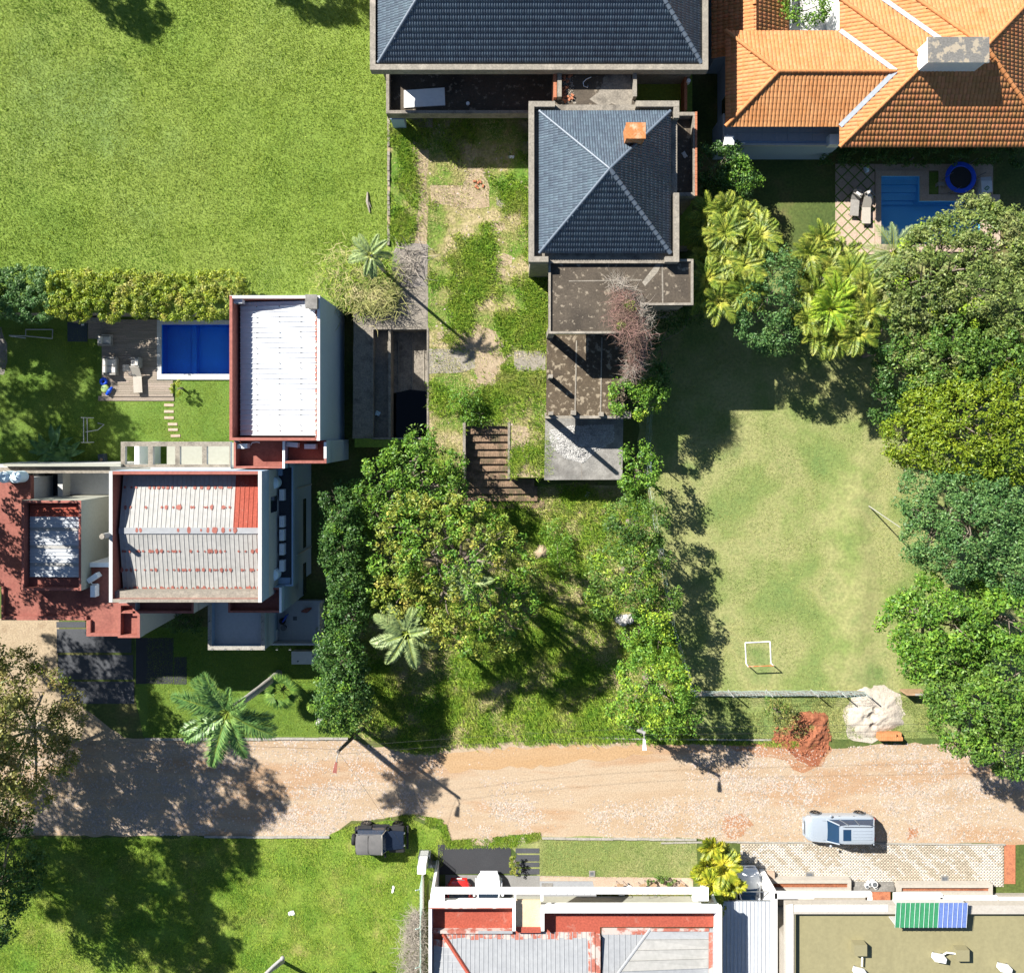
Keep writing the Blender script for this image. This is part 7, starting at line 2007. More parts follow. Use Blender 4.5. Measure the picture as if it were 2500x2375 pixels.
lounger('lounger with sunlit foot on the diamond pavers next to the pool', 'A4', 832, 1388, 1.56, .04, m='sling', group='loungers on the diamond pavers')
armchair('garden_chair', 'brown garden chair left above the loungers on the diamond pavers', 'A4', 775, 1275, -.6, .6, .6, .04, group='chairs on the diamond pavers')
armchair('garden_chair', 'brown garden chair right above the loungers on the diamond pavers', 'A4', 845, 1285, -2.5, .6, .6, .04, group='chairs on the diamond pavers')
tr = thing('trampoline', 'round trampoline with bright blue padded rim beside the azure pool', 'trampoline', P('A4', 1465, 1160)[:2]+(0,))
c = P('A4', 1462, 1162, .7); rt = 1.02
pd = MB(); n_ = 28
for i in range(n_):
    a0, a1 = 6.283*i/n_, 6.283*(i+1)/n_
    v = []
    for (r, zz) in ((rt, .66), (rt+.06, .70), (rt-.22, .74), (rt-.26, .69)):
        v += [(c[0]+r*math.cos(a0), c[1]+r*math.sin(a0), zz), (c[0]+r*math.cos(a1), c[1]+r*math.sin(a1), zz)]
    pd.add(v, [(0, 1, 3, 2), (2, 3, 5, 4), (4, 5, 7, 6)])
obj('rim_pad', pd, M['bluetoy'], tr, smooth=50)
obj('jump_mat', MB().sheet([(c[0]+(rt-.25)*math.cos(6.283*i/n_), c[1]+(rt-.25)*math.sin(6.283*i/n_)) for i in range(n_)], .68), M['black'], tr)
for i in range(6):
    a = 6.283*i/6; obj('leg', MB().tube([(c[0]+rt*math.cos(a), c[1]+rt*math.sin(a), 0), (c[0]+rt*math.cos(a), c[1]+rt*math.sin(a), .66)], .03, 6), M['chrome'], tr)
    obj('net_pole', MB().tube([(c[0]+(rt+.04)*math.cos(a), c[1]+(rt+.04)*math.sin(a), .6), (c[0]+(rt+.08)*math.cos(a), c[1]+(rt+.08)*math.sin(a), 1.9)], .02, 5), M['grille'], tr)
ph = thing('playhouse', 'small blue striped playhouse with green mark beside the trampoline', 'playhouse', P('A4', 1640, 1200, .5)[:2]+(0,))
c = P('A4', 1638, 1205, .9)
obj('wall', MB().obox(c[0], c[1], 0, .72, 1.05, .75, .05), M['carportmetal'], ph)
for i in range(9):
    a = -.33+i*.0825; obj('roof_slat', MB().obox(c[0]+a, c[1]-.12, .76, .06, .75, .05, .05), M['whitemetal'], ph)
obj('emblem', MB().tube([(c[0]-.16, c[1]-.30, .82), (c[0]+.02, c[1]-.12, .82), (c[0]+.16, c[1]-.22, .82), (c[0]-.02, c[1]-.42, .82), (c[0]-.16, c[1]-.30, .82)], .035, 5), M['greensheet'], ph)
c = P('A4', 850, 1105, .3); ty = thing('toy_slide', 'small turquoise toy on the shaded edge of the diamond pavers', 'toy', (c[0], c[1], 0))
obj('body', MB().obox(c[0], c[1], .05, .25, .42, .3, .4, taper=.7), M['tank'], ty); obj('top', MB().obox(c[0]+.02, c[1]+.12, .35, .18, .18, .1, .4), M['yellowtoy'], ty)
q = RC('A4', 1316, 1190, 1365, 1215, .5); obj('side_table', MB().box(q[0], q[1], q[2], q[3], .42, .46).box(q[0]+.02, q[0]+.06, q[2]+.02, q[3]-.02, .02, .42).box(q[1]-.06, q[1]-.02, q[2]+.02, q[3]-.02, .02, .42), M['wicker'], None, 'small low side table left of the trampoline', 'table')


# ------------------------------------------------------------------ vehicles
def wheel(parent, x, y, r, w, side, rim=.62):
    t = MB(); n_ = 20
    prof = [(r*rim, -w/2), (r*.93, -w/2), (r, -w*.32), (r, w*.32), (r*.93, w/2), (r*rim, w/2)]
    V_ = []
    for rr, yy in prof:
        for k in range(n_):
            a = 6.283*k/n_; V_.append((x+rr*math.cos(a), y+yy, r+rr*math.sin(a)))
    F_ = [(i*n_+k, i*n_+(k+1) % n_, (i+1)*n_+(k+1) % n_, (i+1)*n_+k) for i in range(len(prof)-1) for k in range(n_)]
    t.add(V_, F_)
    wh = obj('wheel', t, M['black'], parent, smooth=40)
    s = MB(); yo = y+side*w*.42
    for k in range(5):
        a = 6.283*k/5; c, n2 = math.cos(a), math.sin(a)
        s.add([(x+.05*-n2*r, yo, r+.05*c*r), (x+(c*rim-n2*.12)*r, yo+side*.02, r+(n2*rim+c*.12)*r), (x+(c*rim+n2*.12)*r, yo+side*.02, r+(n2*rim-c*.12)*r), (x+.05*n2*r, yo, r-.05*c*r)], [(0, 1, 2, 3), (3, 2, 1, 0)])
    s.add([(x+r*rim*.98*math.cos(6.283*k/12), yo-side*.03, r+r*rim*.98*math.sin(6.283*k/12)) for k in range(12)], [tuple(range(12)), tuple(range(12))[::-1]])
    ri = obj('rim', s, M['chrome'], wh)
    return wh


def car(name, label, cat, paint, L_, W_, Hr, deck, st, gh, loc, rotz, suv=False, glass='glass', sunroof=False, rails=False):
    """front faces +x; st: (x, half width, z low, z deck) from tail to nose; gh: greenhouse x of (rear base, rear top, front top, front base), widths"""
    root = thing(name, label, cat, (0, 0, 0))
    body = MB(); rings = []
    for (x, w, zl, zd) in st:
        mid = zl+(zd-zl)*.55
        half = [(w*.80, zl), (w*.985, zl+.10), (w, mid), (w*.97, zd-.10), (w*.90, zd-.02), (w*.55, zd+.025), (0, zd+.04)]
        rings.append([(x, y, z_) for y, z_ in half]+[(x, -y, z_) for y, z_ in half[-2::-1]])
    k = len(rings[0]); V_ = [v for r_ in rings for v in r_]
    F_ = [(i*k+j, (i+1)*k+j, (i+1)*k+(j+1) % k, i*k+(j+1) % k) for i in range(len(rings)-1) for j in range(k)]
    F_ += [tuple(range(k)), tuple((len(rings)-1)*k+j for j in range(k))[::-1]]
    body.add(V_, F_)
    bo = obj('body', body, M[paint], root, smooth=42)
    xb0, xt0, xt1, xb1 = gh[:4]; wb, wt = gh[4:6]; zb = deck-.03; zt = Hr-.05
    b = [(xb0, -wb*.95, zb), (xb1, -wb*.93, zb), (xb1, wb*.93, zb), (xb0, wb*.95, zb)]
    t_ = [(xt0, -wt*.96, zt), (xt1, -wt*.94, zt), (xt1, wt*.94, zt), (xt0, wt*.96, zt)]
    for nm, f in (('side_window', (0, 1)), ('windscreen', (1, 2)), ('side_window', (2, 3)), ('rear_window', (3, 0))):
        i, j = f
        obj(nm, MB().add([b[i], b[j], t_[j], t_[i]], [(0, 1, 2, 3)]), M[glass], root)
    # pillars
    for i in range(4):
        o = .012
        p0 = Vector(b[i]); p1 = Vector(t_[i]); obj('pillar', MB().tube([p0*1, p1*1], .045, 6), M[paint], root)
    for fr in ((.50,) if not suv else (.42, .74)):
        for sd in (0, 1):
            p0 = Vector(b[0 if not sd else 3]).lerp(Vector(b[1 if not sd else 2]), fr); p1 = Vector(t_[0 if not sd else 3]).lerp(Vector(t_[1 if not sd else 2]), fr)
            obj('pillar', MB().tube([p0, p1], .035, 5), M['grille'] if suv else M[paint], root)
    # roof: crowned panel
    rf = MB(); nx_, ny_ = 6, 6; VV = []
    for i in range(nx_+1):
        for j in range(ny_+1):
            u, v = i/nx_, j/ny_*2-1
            x = xt0-.04+(xt1-xt0+.08)*u
            w = wt*(.98-.14*abs(2*u-1)**5)
            zc = Hr-.07+.07*(1-v*v)**.6*(1-.6*abs(2*u-1)**3)
            VV.append((x, v*w, zc))
    rf.add(VV, [(i*(ny_+1)+j, (i+1)*(ny_+1)+j, (i+1)*(ny_+1)+j+1, i*(ny_+1)+j+1) for i in range(nx_) for j in range(ny_)])
    obj('roof', rf, M[paint], root, smooth=True)
    if sunroof:
        obj('sunroof', MB().box(xt1-.75, xt1-.22, -wt*.55, wt*.55, Hr-.02, Hr+.012), M[glass], root)
    if rails:
        for sd in (-1, 1):
            obj('roof_rail', MB().tube([(xt0+.1, sd*wt*.86, Hr-.02), (xt0+.2, sd*wt*.86, Hr+.05), (xt1-.3, sd*wt*.86, Hr+.05), (xt1-.18, sd*wt*.86, Hr-.02)], .022, 6), M['grille'], root)
        for i in range(4):
            yy = wt*(-.45+.3*i); obj('roof_rib', MB().box(xt0+.15, xt1-.85, yy-.018, yy+.018, Hr-.005, Hr+.014), M[paint], root)
    xf, xr = st[-1][0], st[0][0]; wf = st[-1][1]; wr_ = st[0][1]; zf_ = st[-1][3]
    for sd in (-1, 1):
        hl = MB().hexa([(xf-.20, sd*W_*.30, zf_-.20), (xf+.0, sd*W_*.28, zf_-.20), (xf-.02, sd*wf*.93, zf_-.20), (xf-.34, sd*W_*.478, zf_-.20)][::sd], [(xf-.25, sd*W_*.31, zf_+.03), (xf-.03, sd*W_*.28, zf_+.0), (xf-.07, sd*wf*.92, zf_+.0), (xf-.40, sd*W_*.470, zf_+.03)][::sd])
        obj('headlight', hl, M['chrome'], root)
        obj('tail_light', MB().box(xr-.015, xr+.10, sd*wr_*.86-.10, sd*wr_*.86+.09, deck-.36, deck-.08), M['redcar'], root)
        mr = MB().ball((xb1-.25, sd*(W_/2+.10), deck+.10), .10, 8, 6, 0, .75); obj('mirror', mr, M[paint], root, smooth=True)
    obj('grille', MB().box(xf-.04, xf+.015, -W_*.24, W_*.24, zf_-.30, zf_-.06), M['grille'], root)
    obj('bumper', MB().box(xf-.10, xf+.05, -wf*.96, wf*.96, .28, .50), M[paint], root)
    obj('rear_bumper', MB().box(xr-.06, xr+.1, -wr_*.96, wr_*.96, .30, .52), M[paint], root)
    obj('number_plate', MB().box(xf+.05, xf+.06, -.2, .2, .36, .47), M['white'], root)
    for sd in (-1, 1):   # bonnet creases, door gaps, handles
        obj('bonnet_seam', MB().tube([(xb1+.05, sd*W_*.36, deck+.028), (xf-.35, sd*W_*.33, zf_+.05)], .008, 4), M['grille'], root)
        for xx in (gh[3]-.55, gh[3]-1.55):
            obj('door_handle', MB().box(xx-.45, xx-.30, sd*W_/2*1.0-.015, sd*W_/2+.02, deck-.17, deck-.13), M['chrome'], root)
    for x in (xf-.82, xr+.85):
        for sd in (-1, 1):
            wheel(root, x, sd*(W_/2-.11), .35 if suv else .31, .24, sd)
            arch = MB()
            rr = (.35 if suv else .31)+.06
            pts = [(x+rr*math.cos(a), sd*(W_/2+.005), (.35 if suv else .31)+rr*math.sin(a)) for a in np.linspace(0, math.pi, 9)]
            obj('wheel_arch', MB().tube(pts, .045, 5), M['grille'] if suv else M[paint], root)
    root.location = loc; root.rotation_euler = (0, 0, rotz)
    return root


def stations(L_, W_, lo, tail, deck, nose):
    h = L_/2; w = W_/2
    return [(-h, w*.80, lo+.18, tail-.12), (-h+.10, w*.90, lo+.06, tail), (-h+.35, w*.975, lo, deck), (-h*.4, w, lo-.02, deck), (0, w, lo-.02, deck), (h*.42, w, lo-.02, deck-.01), (h-.9, w*.985, lo, deck-.06), (h-.45, w*.95, lo, nose+.06), (h-.16, w*.86, lo+.03, nose), (h, w*.70, lo+.10, nose-.14)]


c = P('B8', 670, 930, .8)
car('silver_suv', 'silver sport utility car with dark sunroof parked on the sandy street', 'car', 'silver', 4.72, 1.86, 1.82, 1.10, stations(4.72, 1.86, .34, 1.04, 1.10, .94), (-2.26, -1.95, .35, 1.0, .80, .68), (c[0], c[1], 0), math.pi, suv=True, glass='blueglass', sunroof=True, rails=True)
n_end = P('B7', 1675, 1188, .6)
car('white_sedan', 'pale blue white car parked under the edge of the carport', 'car', 'whitecar', 4.3, 1.76, 1.48, .95, stations(4.3, 1.76, .30, .92, .95, .74), (-1.75, -1.1, .15, .98, .82, .62), (n_end[0], n_end[1]-2.15, 0), math.pi/2, glass='blueglass')
n_end = P('B6', 1590, 1226, .6)
car('white_hatchback', 'white rounded car half hidden under the front frame of the south house', 'car', 'whitecar', 4.1, 1.76, 1.5, .95, stations(4.1, 1.76, .30, .92, .95, .76), (-1.8, -1.3, .2, 1.05, .82, .64), (n_end[0], n_end[1]-2.05, 0), math.pi/2)
n_end = P('B6', 1394, 1271, .6)
car('red_hatchback', 'red car with only its end showing under the front frame of the south house', 'car', 'redcar', 3.9, 1.66, 1.46, .95, stations(3.9, 1.66, .30, .92, .95, .78), (-1.75, -1.3, .35, 1.25, .78, .62), (n_end[0], n_end[1]-1.95, 0), math.pi/2, glass='blueglass')


def jeep(loc, rotz):
    root = thing('off_road_jeep', 'black off road jeep with grey soft top parked on the verge', 'jeep', (0, 0, 0))
    W2 = .74
    obj('tub', MB().hexa([(-1.62, -W2*.98, .48), (.42, -W2, .48), (.42, W2, .48), (-1.62, W2*.98, .48)], [(-1.62, -W2, 1.08), (.42, -W2, 1.10), (.42, W2, 1.10), (-1.62, W2, 1.08)]), M['blackpaint'], root)
    hd = MB(); nn = 7; vs = []
    for i in range(2):
        for j in range(nn):
            v = j/(nn-1)*2-1; x = .42 if i == 0 else 1.62; w = .70 if i == 0 else .58; zt = 1.12 if i == 0 else 1.02
            vs.append((x, v*w, zt-.07*abs(v)**4+.02))
    hd.add(vs, [(j, nn+j, nn+j+1, j+1) for j in range(nn-1)])
    obj('bonnet', hd, M['blackpaint'], root, smooth=True)
    obj('engine_bay', MB().hexa([(.42, -.69, .5), (1.62, -.57, .5), (1.62, .57, .5), (.42, .69, .5)], [(.42, -.69, 1.06), (1.62, -.57, .97), (1.62, .57, .97), (.42, .69, 1.06)]), M['blackpaint'], root)
    for i in range(7):
        obj('grille_slot', MB().box(1.62, 1.635, -.30+i*.1-.025, -.30+i*.1+.025, .62, .92), M['grille'], root)
    for sd in (-1, 1):
        obj('front_fender', MB().hexa([(.62, sd*.60, .84), (1.70, sd*.58, .80), (1.70, sd*.90, .78), (.62, sd*.92, .80)][::sd], [(.66, sd*.60, .92), (1.62, sd*.58, .90), (1.62, sd*.89, .86), (.66, sd*.91, .87)][::sd]), M['black'], root)
        obj('rear_fender', MB().hexa([(-1.5, sd*.70, .84), (-.55, sd*.70, .84), (-.50, sd*.92, .78), (-1.55, sd*.92, .78)][::sd], [(-1.45, sd*.70, .90), (-.60, sd*.70, .90), (-.58, sd*.91, .85), (-1.48, sd*.91, .85)][::sd]), M['black'], root)
        obj('headlight', MB().ball((1.64, sd*.42, .82), .10, 10, 6), M['chrome'], root, smooth=True)
        obj('mirror', MB().obox(.42, sd*.92, 1.12, .10, .2, .2), M['black'], root)
        obj('side_window', MB().add([(-1.5, sd*.735, 1.10), (.36, sd*.735, 1.12), (.22, sd*.67, 1.68), (-1.4, sd*.67, 1.70)], [(0, 1, 2, 3)]), M['blueglass'], root)
        obj('side_step', MB().box(-.6, .6, sd*.78-.06, sd*.78+.06, .40, .45), M['black'], root)
    st_ = MB(); nx_, ny_ = 5, 6; vs = []
    for i in range(nx_+1):
        for j in range(ny_+1):
            u, v = i/nx_, j/ny_*2-1; x = -1.55+1.80*u
            vs.append((x, v*.70, 1.76-.10*abs(v)**5-(.10 if i == 0 else 0)+.012*math.sin(u*9)))
    st_.add(vs, [(i*(ny_+1)+j, (i+1)*(ny_+1)+j, (i+1)*(ny_+1)+j+1, i*(ny_+1)+j+1) for i in range(nx_) for j in range(ny_)])
    obj('soft_top', st_, M['softtop'], root, smooth=True)
    obj('top_seam', MB().box(-.70, -.685, -.66, .66, 1.745, 1.772), M['black'], root)
    obj('rear_curtain', MB().add([(-1.63, -.70, 1.08), (-1.63, .70, 1.08), (-1.55, .68, 1.66), (-1.55, -.68, 1.66)], [(0, 1, 2, 3)]), M['softtop'], root)
    obj('windscreen_frame', MB().tube([(.44, -.70, 1.10), (.26, -.66, 1.72), (.26, .66, 1.72), (.44, .70, 1.10)], .04, 6), M['kerb'], root)
    obj('windscreen', MB().add([(.43, -.66, 1.12), (.43, .66, 1.12), (.27, .63, 1.69), (.27, -.63, 1.69)], [(0, 1, 2, 3)]), M['blueglass'], root)
    obj('front_bumper', MB().box(1.78, 1.92, -.78, .78, .46, .62), M['black'], root); obj('rear_bumper', MB().box(-1.78, -1.66, -.72, .72, .46, .60), M['black'], root)
    for x in (1.17, -1.02):
        for sd in (-1, 1): wheel(root, x, sd*.80, .39, .26, sd, .55)
    sp_ = MB(); n2 = 18; prof = [(.1, 0), (.34, .0), (.38, .06), (.38, .18), (.34, .24), (.1, .22)]
    sp_.add([(-1.66-xx, .05+rr*math.cos(6.283*k/n2), .98+rr*math.sin(6.283*k/n2)) for rr, xx in prof for k in range(n2)], [(i*n2+k, i*n2+(k+1) % n2, (i+1)*n2+(k+1) % n2, (i+1)*n2+k) for i in range(len(prof)-1) for k in range(n2)])
    obj('spare_wheel', sp_, M['black'], root, smooth=40)
    root.location = loc; root.rotation_euler = (0, 0, rotz)
c = P('B6', 878, 1002, .9); jeep((c[0], c[1], 0), .0)


# ------------------------------------------------------------------ street poles, wires, fences, goal
def lamp_pole(label, base, top, arm, m, head_m, r=.13, h=8.0, extras=()):
    t = thing('street_lamp', label, 'street lamp', (base[0], base[1], 0), 'street lamps on utility poles')
    mid = [(base[0]+(top[0]-base[0])*i/5, base[1]+(top[1]-base[1])*i/5, h*i/5) for i in range(6)]
    obj('pole', MB().tube(mid, [r*1.2-r*.45*i/5 for i in range(6)], 10), M[m], t, smooth=50)
    a0 = Vector(mid[-1])-Vector((0, 0, .3)); a1 = Vector(arm)
    obj('arm', MB().tube([a0, a0.lerp(a1, .5)+Vector((0, 0, .22)), a1], .035, 6), M['pole'], t)
    d = (a1-a0); d.z = 0; d.normalize(); s_ = Vector((-d.y, d.x, 0))*.13
    p0, p1 = a1-d*.05, a1+d*.62
    obj('lamp_head', MB().add([tuple(p0-s_*.5+Vector((0, 0, .06))), tuple(p0+s_*.5+Vector((0, 0, .06))), tuple(p1+s_+Vector((0, 0, .05))), tuple(p1-s_+Vector((0, 0, .05))), tuple(p0-s_*.5-Vector((0, 0, .06))), tuple(p0+s_*.5-Vector((0, 0, .06))), tuple(p1+s_*.8-Vector((0, 0, .10))), tuple(p1-s_*.8-Vector((0, 0, .10)))],
        [(0, 1, 2, 3), (7, 6, 5, 4), (0, 4, 5, 1), (1, 5, 6, 2), (2, 6, 7, 3), (3, 7, 4, 0)]), M[head_m], t)
    for i in range(3):
        q = Vector(mid[-1])-Vector((0, 0, .35+.3*i)); obj('insulator', MB().tube([q, q+Vector((.0, -.2, .02))], .05, 6), M['grille'], t)
    return Vector(mid[-1])
pb1 = P('N', 884, 1778, 0); pt1 = P('B6', 603, 428, 7.6); pa1 = P('B6', 592, 500, 7.6)
top1 = lamp_pole('dark leaning utility pole with rusty round lamp over the street, left of the two', pb1, pt1, pa1, 'darkpole', 'redpaint', h=7.6)
pb2 = P('B7', 890, 262, 0); pt2 = P('B7', 998, 303, 6.8); pa2 = P('B7', 999, 352, 6.8)
top2 = lamp_pole('pale concrete utility pole with white lamp head over the street, right of the two', pb2, pt2, pa2, 'pole', 'white', h=6.8)
far_l = Vector((-60, top1.y+1.5, 7.6)); far_r = Vector((60, top2.y+.5, 7.0))
def wire(a, b, sag, lab, r=.008):
    pts = [tuple(Vector(a).lerp(Vector(b), i/24)-Vector((0, 0, sag*4*(i/24)*(1-i/24)))) for i in range(25)]
    obj('cable', MB().tube(pts, r, 4), M['wire'], None, lab, 'cable', 'overhead cables along the street')
for i, nm in enumerate(('upper', 'lower')):
    dz = Vector((0, -.15+.25*i, -.5*i))
    wire(top1+dz, top2+dz, .25+.1*i, f'{nm} overhead cable strung between the two street poles')
    wire(top2+dz, far_r+dz, .3+.1*i, f'{nm} overhead cable running right from the pale pole')
wire(top1+Vector((0, -.1, -.2)), Vector((P('B6', 1040, 1100, 3)[0], P('B6', 1040, 1100, 3)[1], 2.5)), .2, 'service cable crossing the street from the dark pole to the south gate')
wire(top1+Vector((0, 0, -.4)), far_l, .3, 'overhead cable running left from the dark pole')
# lamp pole at the bottom edge
pl0 = P('B6', 40, 1960, 0); pl1 = P('B6', 240, 1778, 5.5)
t = thing('garden_lamp_post', 'grey green leaning lamp post at the bottom edge on the grass', 'lamp post', P('B6', 238, 1790, 0)[:2]+(0,))
obj('post', MB().tube([P('B6', 120, 1890, 3.5), P('B6', 180, 1830, 4.5), pl1], [.12, .11, .10], 8), M['pole'], t, smooth=50)
obj('lower_post', MB().tube([P('B6', 245, 1800, 0), P('B6', 120, 1890, 3.5)], [.13, .12], 8), M['pole'], t, smooth=50)
obj('cap', MB().ball(pl1, .15, 10, 6), M['pole'], t, smooth=True)
# white pole leaning in the field
t = thing('field_pole', 'thin pale pole leaning over the lawn beside the blue green tree', 'pole', P('B4', 860, 228, 0))
obj('pole', MB().tube([P('B4', 860, 228, 0), P('B4', 1063, 366, 5.0)], [.045, .03], 8), M['cream'], t)
# goal on the field
gp_ = [P('B4', 58, 1258, 0), P('B4', 72, 1278, .95), P('B4', 238, 1272, .95), P('B4', 220, 1256, 0), P('B4', 52, 1122, .03), P('B4', 215, 1115, .03)]
g = thing('football_goal', 'white and rusty small goal frame on the right field', 'goal', P('B4', 140, 1200)[:2]+(0,))
obj('crossbar', MB().tube([gp_[1], gp_[2]], .04, 8), M['copper'], g)
for a, b, nm in ((0, 1, 'post'), (3, 2, 'post'), (0, 4, 'ground_bar'), (3, 5, 'ground_bar'), (4, 5, 'back_bar')):
    obj(nm, MB().tube([gp_[a], gp_[b]], .038, 8), M['white'], g)
# netting fences
def net_fence(name, label, pts, h, posts, seed, wall=.0, wr=.012, cell=.35, sagm='net', lean=.3):
    p = [Vector(q) for q in pts]; t = thing(name, label, 'fence', (p[0].x, p[0].y, 0))
    L_ = [0]
    for i in range(len(p)-1): L_.append(L_[-1]+(p[i+1]-p[i]).length)
    def at(s):
        for i in range(len(p)-1):
            if s <= L_[i+1] or i == len(p)-2: return p[i].lerp(p[i+1], (s-L_[i])/(L_[i+1]-L_[i]))
    for s in posts:
        q = at(s*L_[-1]); obj('post', MB().tube([q, q+Vector((0, 0, h+.15))], .045, 6), M['pole'], t)
    r_ = random.Random(seed); mb = MB(); n_ = int(L_[-1]/cell); m_ = int(h/cell)
    off = {}
    for i in range(n_+1):
        for j in range(m_+1):
            q = at(L_[-1]*i/n_); off[i, j] = (q.x+r_.uniform(-.05, .05), q.y+r_.uniform(-.05, .05)+lean*math.sin(math.pi*j/m_)*(.3+.7*math.sin(i*.8)**2)*.4, .12+wall+(h-.1)*j/m_-.12*abs(math.sin(i*.5))*(j == m_))
    for i in range(n_):
        for j in range(m_+1): mb.tube([off[i, j], off[i+1, j]], wr, 3, cap=False)
    for i in range(n_+1): mb.tube([off[i, j] for j in range(m_+1)], wr*.8, 3, cap=False)
    obj('netting', mb, M[sagm], t, kind='stuff')
    return t
f1 = net_fence('net_fence', 'pale green netting fence along the street side of the field', [P('B3', 1300, 1432), P('B4', 480, 1430), P('B4', 820, 1438)], 1.4, (0, .22, .44, .70, .86, 1.0), 3, wall=.1, cell=.22, wr=.008)
a, b = P('B3', 1310, 1450), P('B4', 825, 1446)
obj('base_wall', MB().add([(a[0], a[1]-.12, 0), (b[0], b[1]-.12, 0), (b[0], b[1]+.12, 0), (a[0], a[1]+.12, 0), (a[0], a[1]-.10, .35), (b[0], b[1]-.10, .35), (b[0], b[1]+.10, .35), (a[0], a[1]+.10, .35)], [(4, 5, 6, 7), (0, 1, 5, 4), (1, 2, 6, 5), (2, 3, 7, 6), (3, 0, 4, 7)]), M['concrete'], f1)
f2 = net_fence('net_fence', 'sagging bluish netting between the unfinished house and the field', [P('A7', 1020, 1060), P('A7', 1010, 1330), P('A7', 1020, 1560), P('B3', 1095, 560), P('B3', 1170, 1000), P('B3', 1300, 1425)], 2.3, (0, .16, .33, .5, .66, .83), 5, cell=.45, wr=.005)
a, b = P('B4', 1060, 1428), P('B4', 1200, 1420)
gt = thing('metal_gate', 'short dark metal gate at the end of the field fence by the trees', 'gate', ((a[0]+b[0])/2, a[1], 0))
obj('panel', MB().box(a[0], b[0], a[1]-.06, a[1]+.06, .05, 1.2), M['wood'], gt); obj('top_rail', MB().box(P('B4', 1112, 0)[0], b[0]+.3, a[1]-.04, a[1]+.08, 1.2, 1.3), M['kerb'], gt)

# heaps
def heap(name, label, cat, k, x, y, rx, ry, h, m, seed, gouge=(), n_r=22, n_a=56, rough=.12, sharp=1.4, z0=0):
    c = P(k, x, y, z0); V_ = []
    F_ = []
    for i in range(n_r+1):
        for j in range(n_a):
            u = i/n_r; a = 6.283*j/n_a
            wob = 1+.07*math.sin(a*3+seed)+.06*math.sin(a*5+seed*2)+.04*math.sin(a*11)+.03*math.sin(a*17+seed)
            X = c[0]+rx*u*wob*math.cos(a); Y = c[1]+ry*u*wob*math.sin(a)
            q = float(fbm(np.array([X]), np.array([Y]), .8, seed)[0]); q2 = float(fbm(np.array([X]), np.array([Y]), .25, seed+1)[0])
            z_ = h*(1-u**sharp)*(.82+.36*q)+rough*(q2-.5)*(1-u)**.3
            for (gx_, gy_, gr, gd) in gouge:
                dd = math.hypot(X-gx_, (Y-gy_))/gr
                if dd < 1: z_ -= gd*(1-dd)**.7
            V_.append((X, Y, z0+max(.012, z_) if u < 1 else z0+.0))
    for i in range(n_r):
        for j in range(n_a):
            F_.append((i*n_a+j, (i+1)*n_a+j, (i+1)*n_a+(j+1) % n_a, i*n_a+(j+1) % n_a))
    t = thing(name, label, cat, (c[0], c[1], z0))
    npmesh('mound', V_, F_, M[m], t, smooth=(m == 'sand'))
    return t
g0 = P('B4', 872, 1600); g1 = P('B4', 880, 1660); g2 = P('B4', 895, 1550); g3 = P('B4', 830, 1612)
sh_ = heap('sand_heap', 'pale sand heap with dark gouge beside the field entrance', 'heap', 'B4', 890, 1580, 2.0, 1.7, .32, 'sand', 2, gouge=((g0[0], g0[1], .38, .30), (g1[0], g1[1], .28, .22), (g2[0], g2[1], .25, .22), (g3[0], g3[1], .3, .12)), sharp=3.0, rough=.16, n_r=34, n_a=80)
sheet('sand_spill', wobble(PP('B4', [(690, 1560), (760, 1480), (850, 1400), (960, 1400), (1060, 1460), (1095, 1590), (1010, 1690), (880, 1780), (820, 1780), (720, 1740), (700, 1650)]), .1, .4, 6), Z1+.018, M['sand'])
h0 = P('B4', 440, 1690); h1 = P('B4', 390, 1720); h2_ = P('B4', 500, 1660)
rs = heap('red_soil_heap', 'red soil heap with dark trench on the road edge', 'heap', 'B4', 470, 1690, 1.55, 1.35, .48, 'redsoil', 5, gouge=((h0[0], h0[1], .7, .6), (h1[0], h1[1], .5, .45), (h2_[0], h2_[1], .5, .35)), rough=.34, n_r=34, n_a=80)
sheet('red_soil_spill', wobble(PP('B4', [(280, 1700), (400, 1600), (480, 1570), (600, 1640), (612, 1760), (580, 1850), (520, 1930), (400, 1900), (300, 1800), (215, 1770)]), .12, .4, 8), Z1+.014, M['redsoil'])
stones('soil_clods', PP('B4', [(220, 1690), (420, 1590), (600, 1620), (620, 1820), (520, 1880), (230, 1800)]), 160, .05, .17, .03, M['redsoil'], None, .16, parent=rs)
heap('dirt_heap', 'small tan dirt heap among the weeds left of the green bank', 'heap', 'D', 1045, 1065, .62, .55, .5, 'soil', 9)
gs = thing('grey_boulders', 'cluster of pale grey stones on the grassy bank of the lot', 'boulders', P('B3', 865, 975)[:2]+(0,))
for (x, y, r) in ((835, 970, .32), (860, 985, .36), (885, 965, .33), (905, 975, .26), (850, 955, .22), (915, 950, .2)):
    c = P('B3', x, y, .3); V_, F_ = [], []
    mb = MB().ball((c[0], c[1], .28), r, 8, 6, 0, .8); r_ = random.Random(x)
    mb.v = [(a+r_.uniform(-.05, .05), b+r_.uniform(-.05, .05), z_+r_.uniform(-.04, .04)) for a, b, z_ in mb.v]
    obj('boulder', mb, M['rubble'], gs)
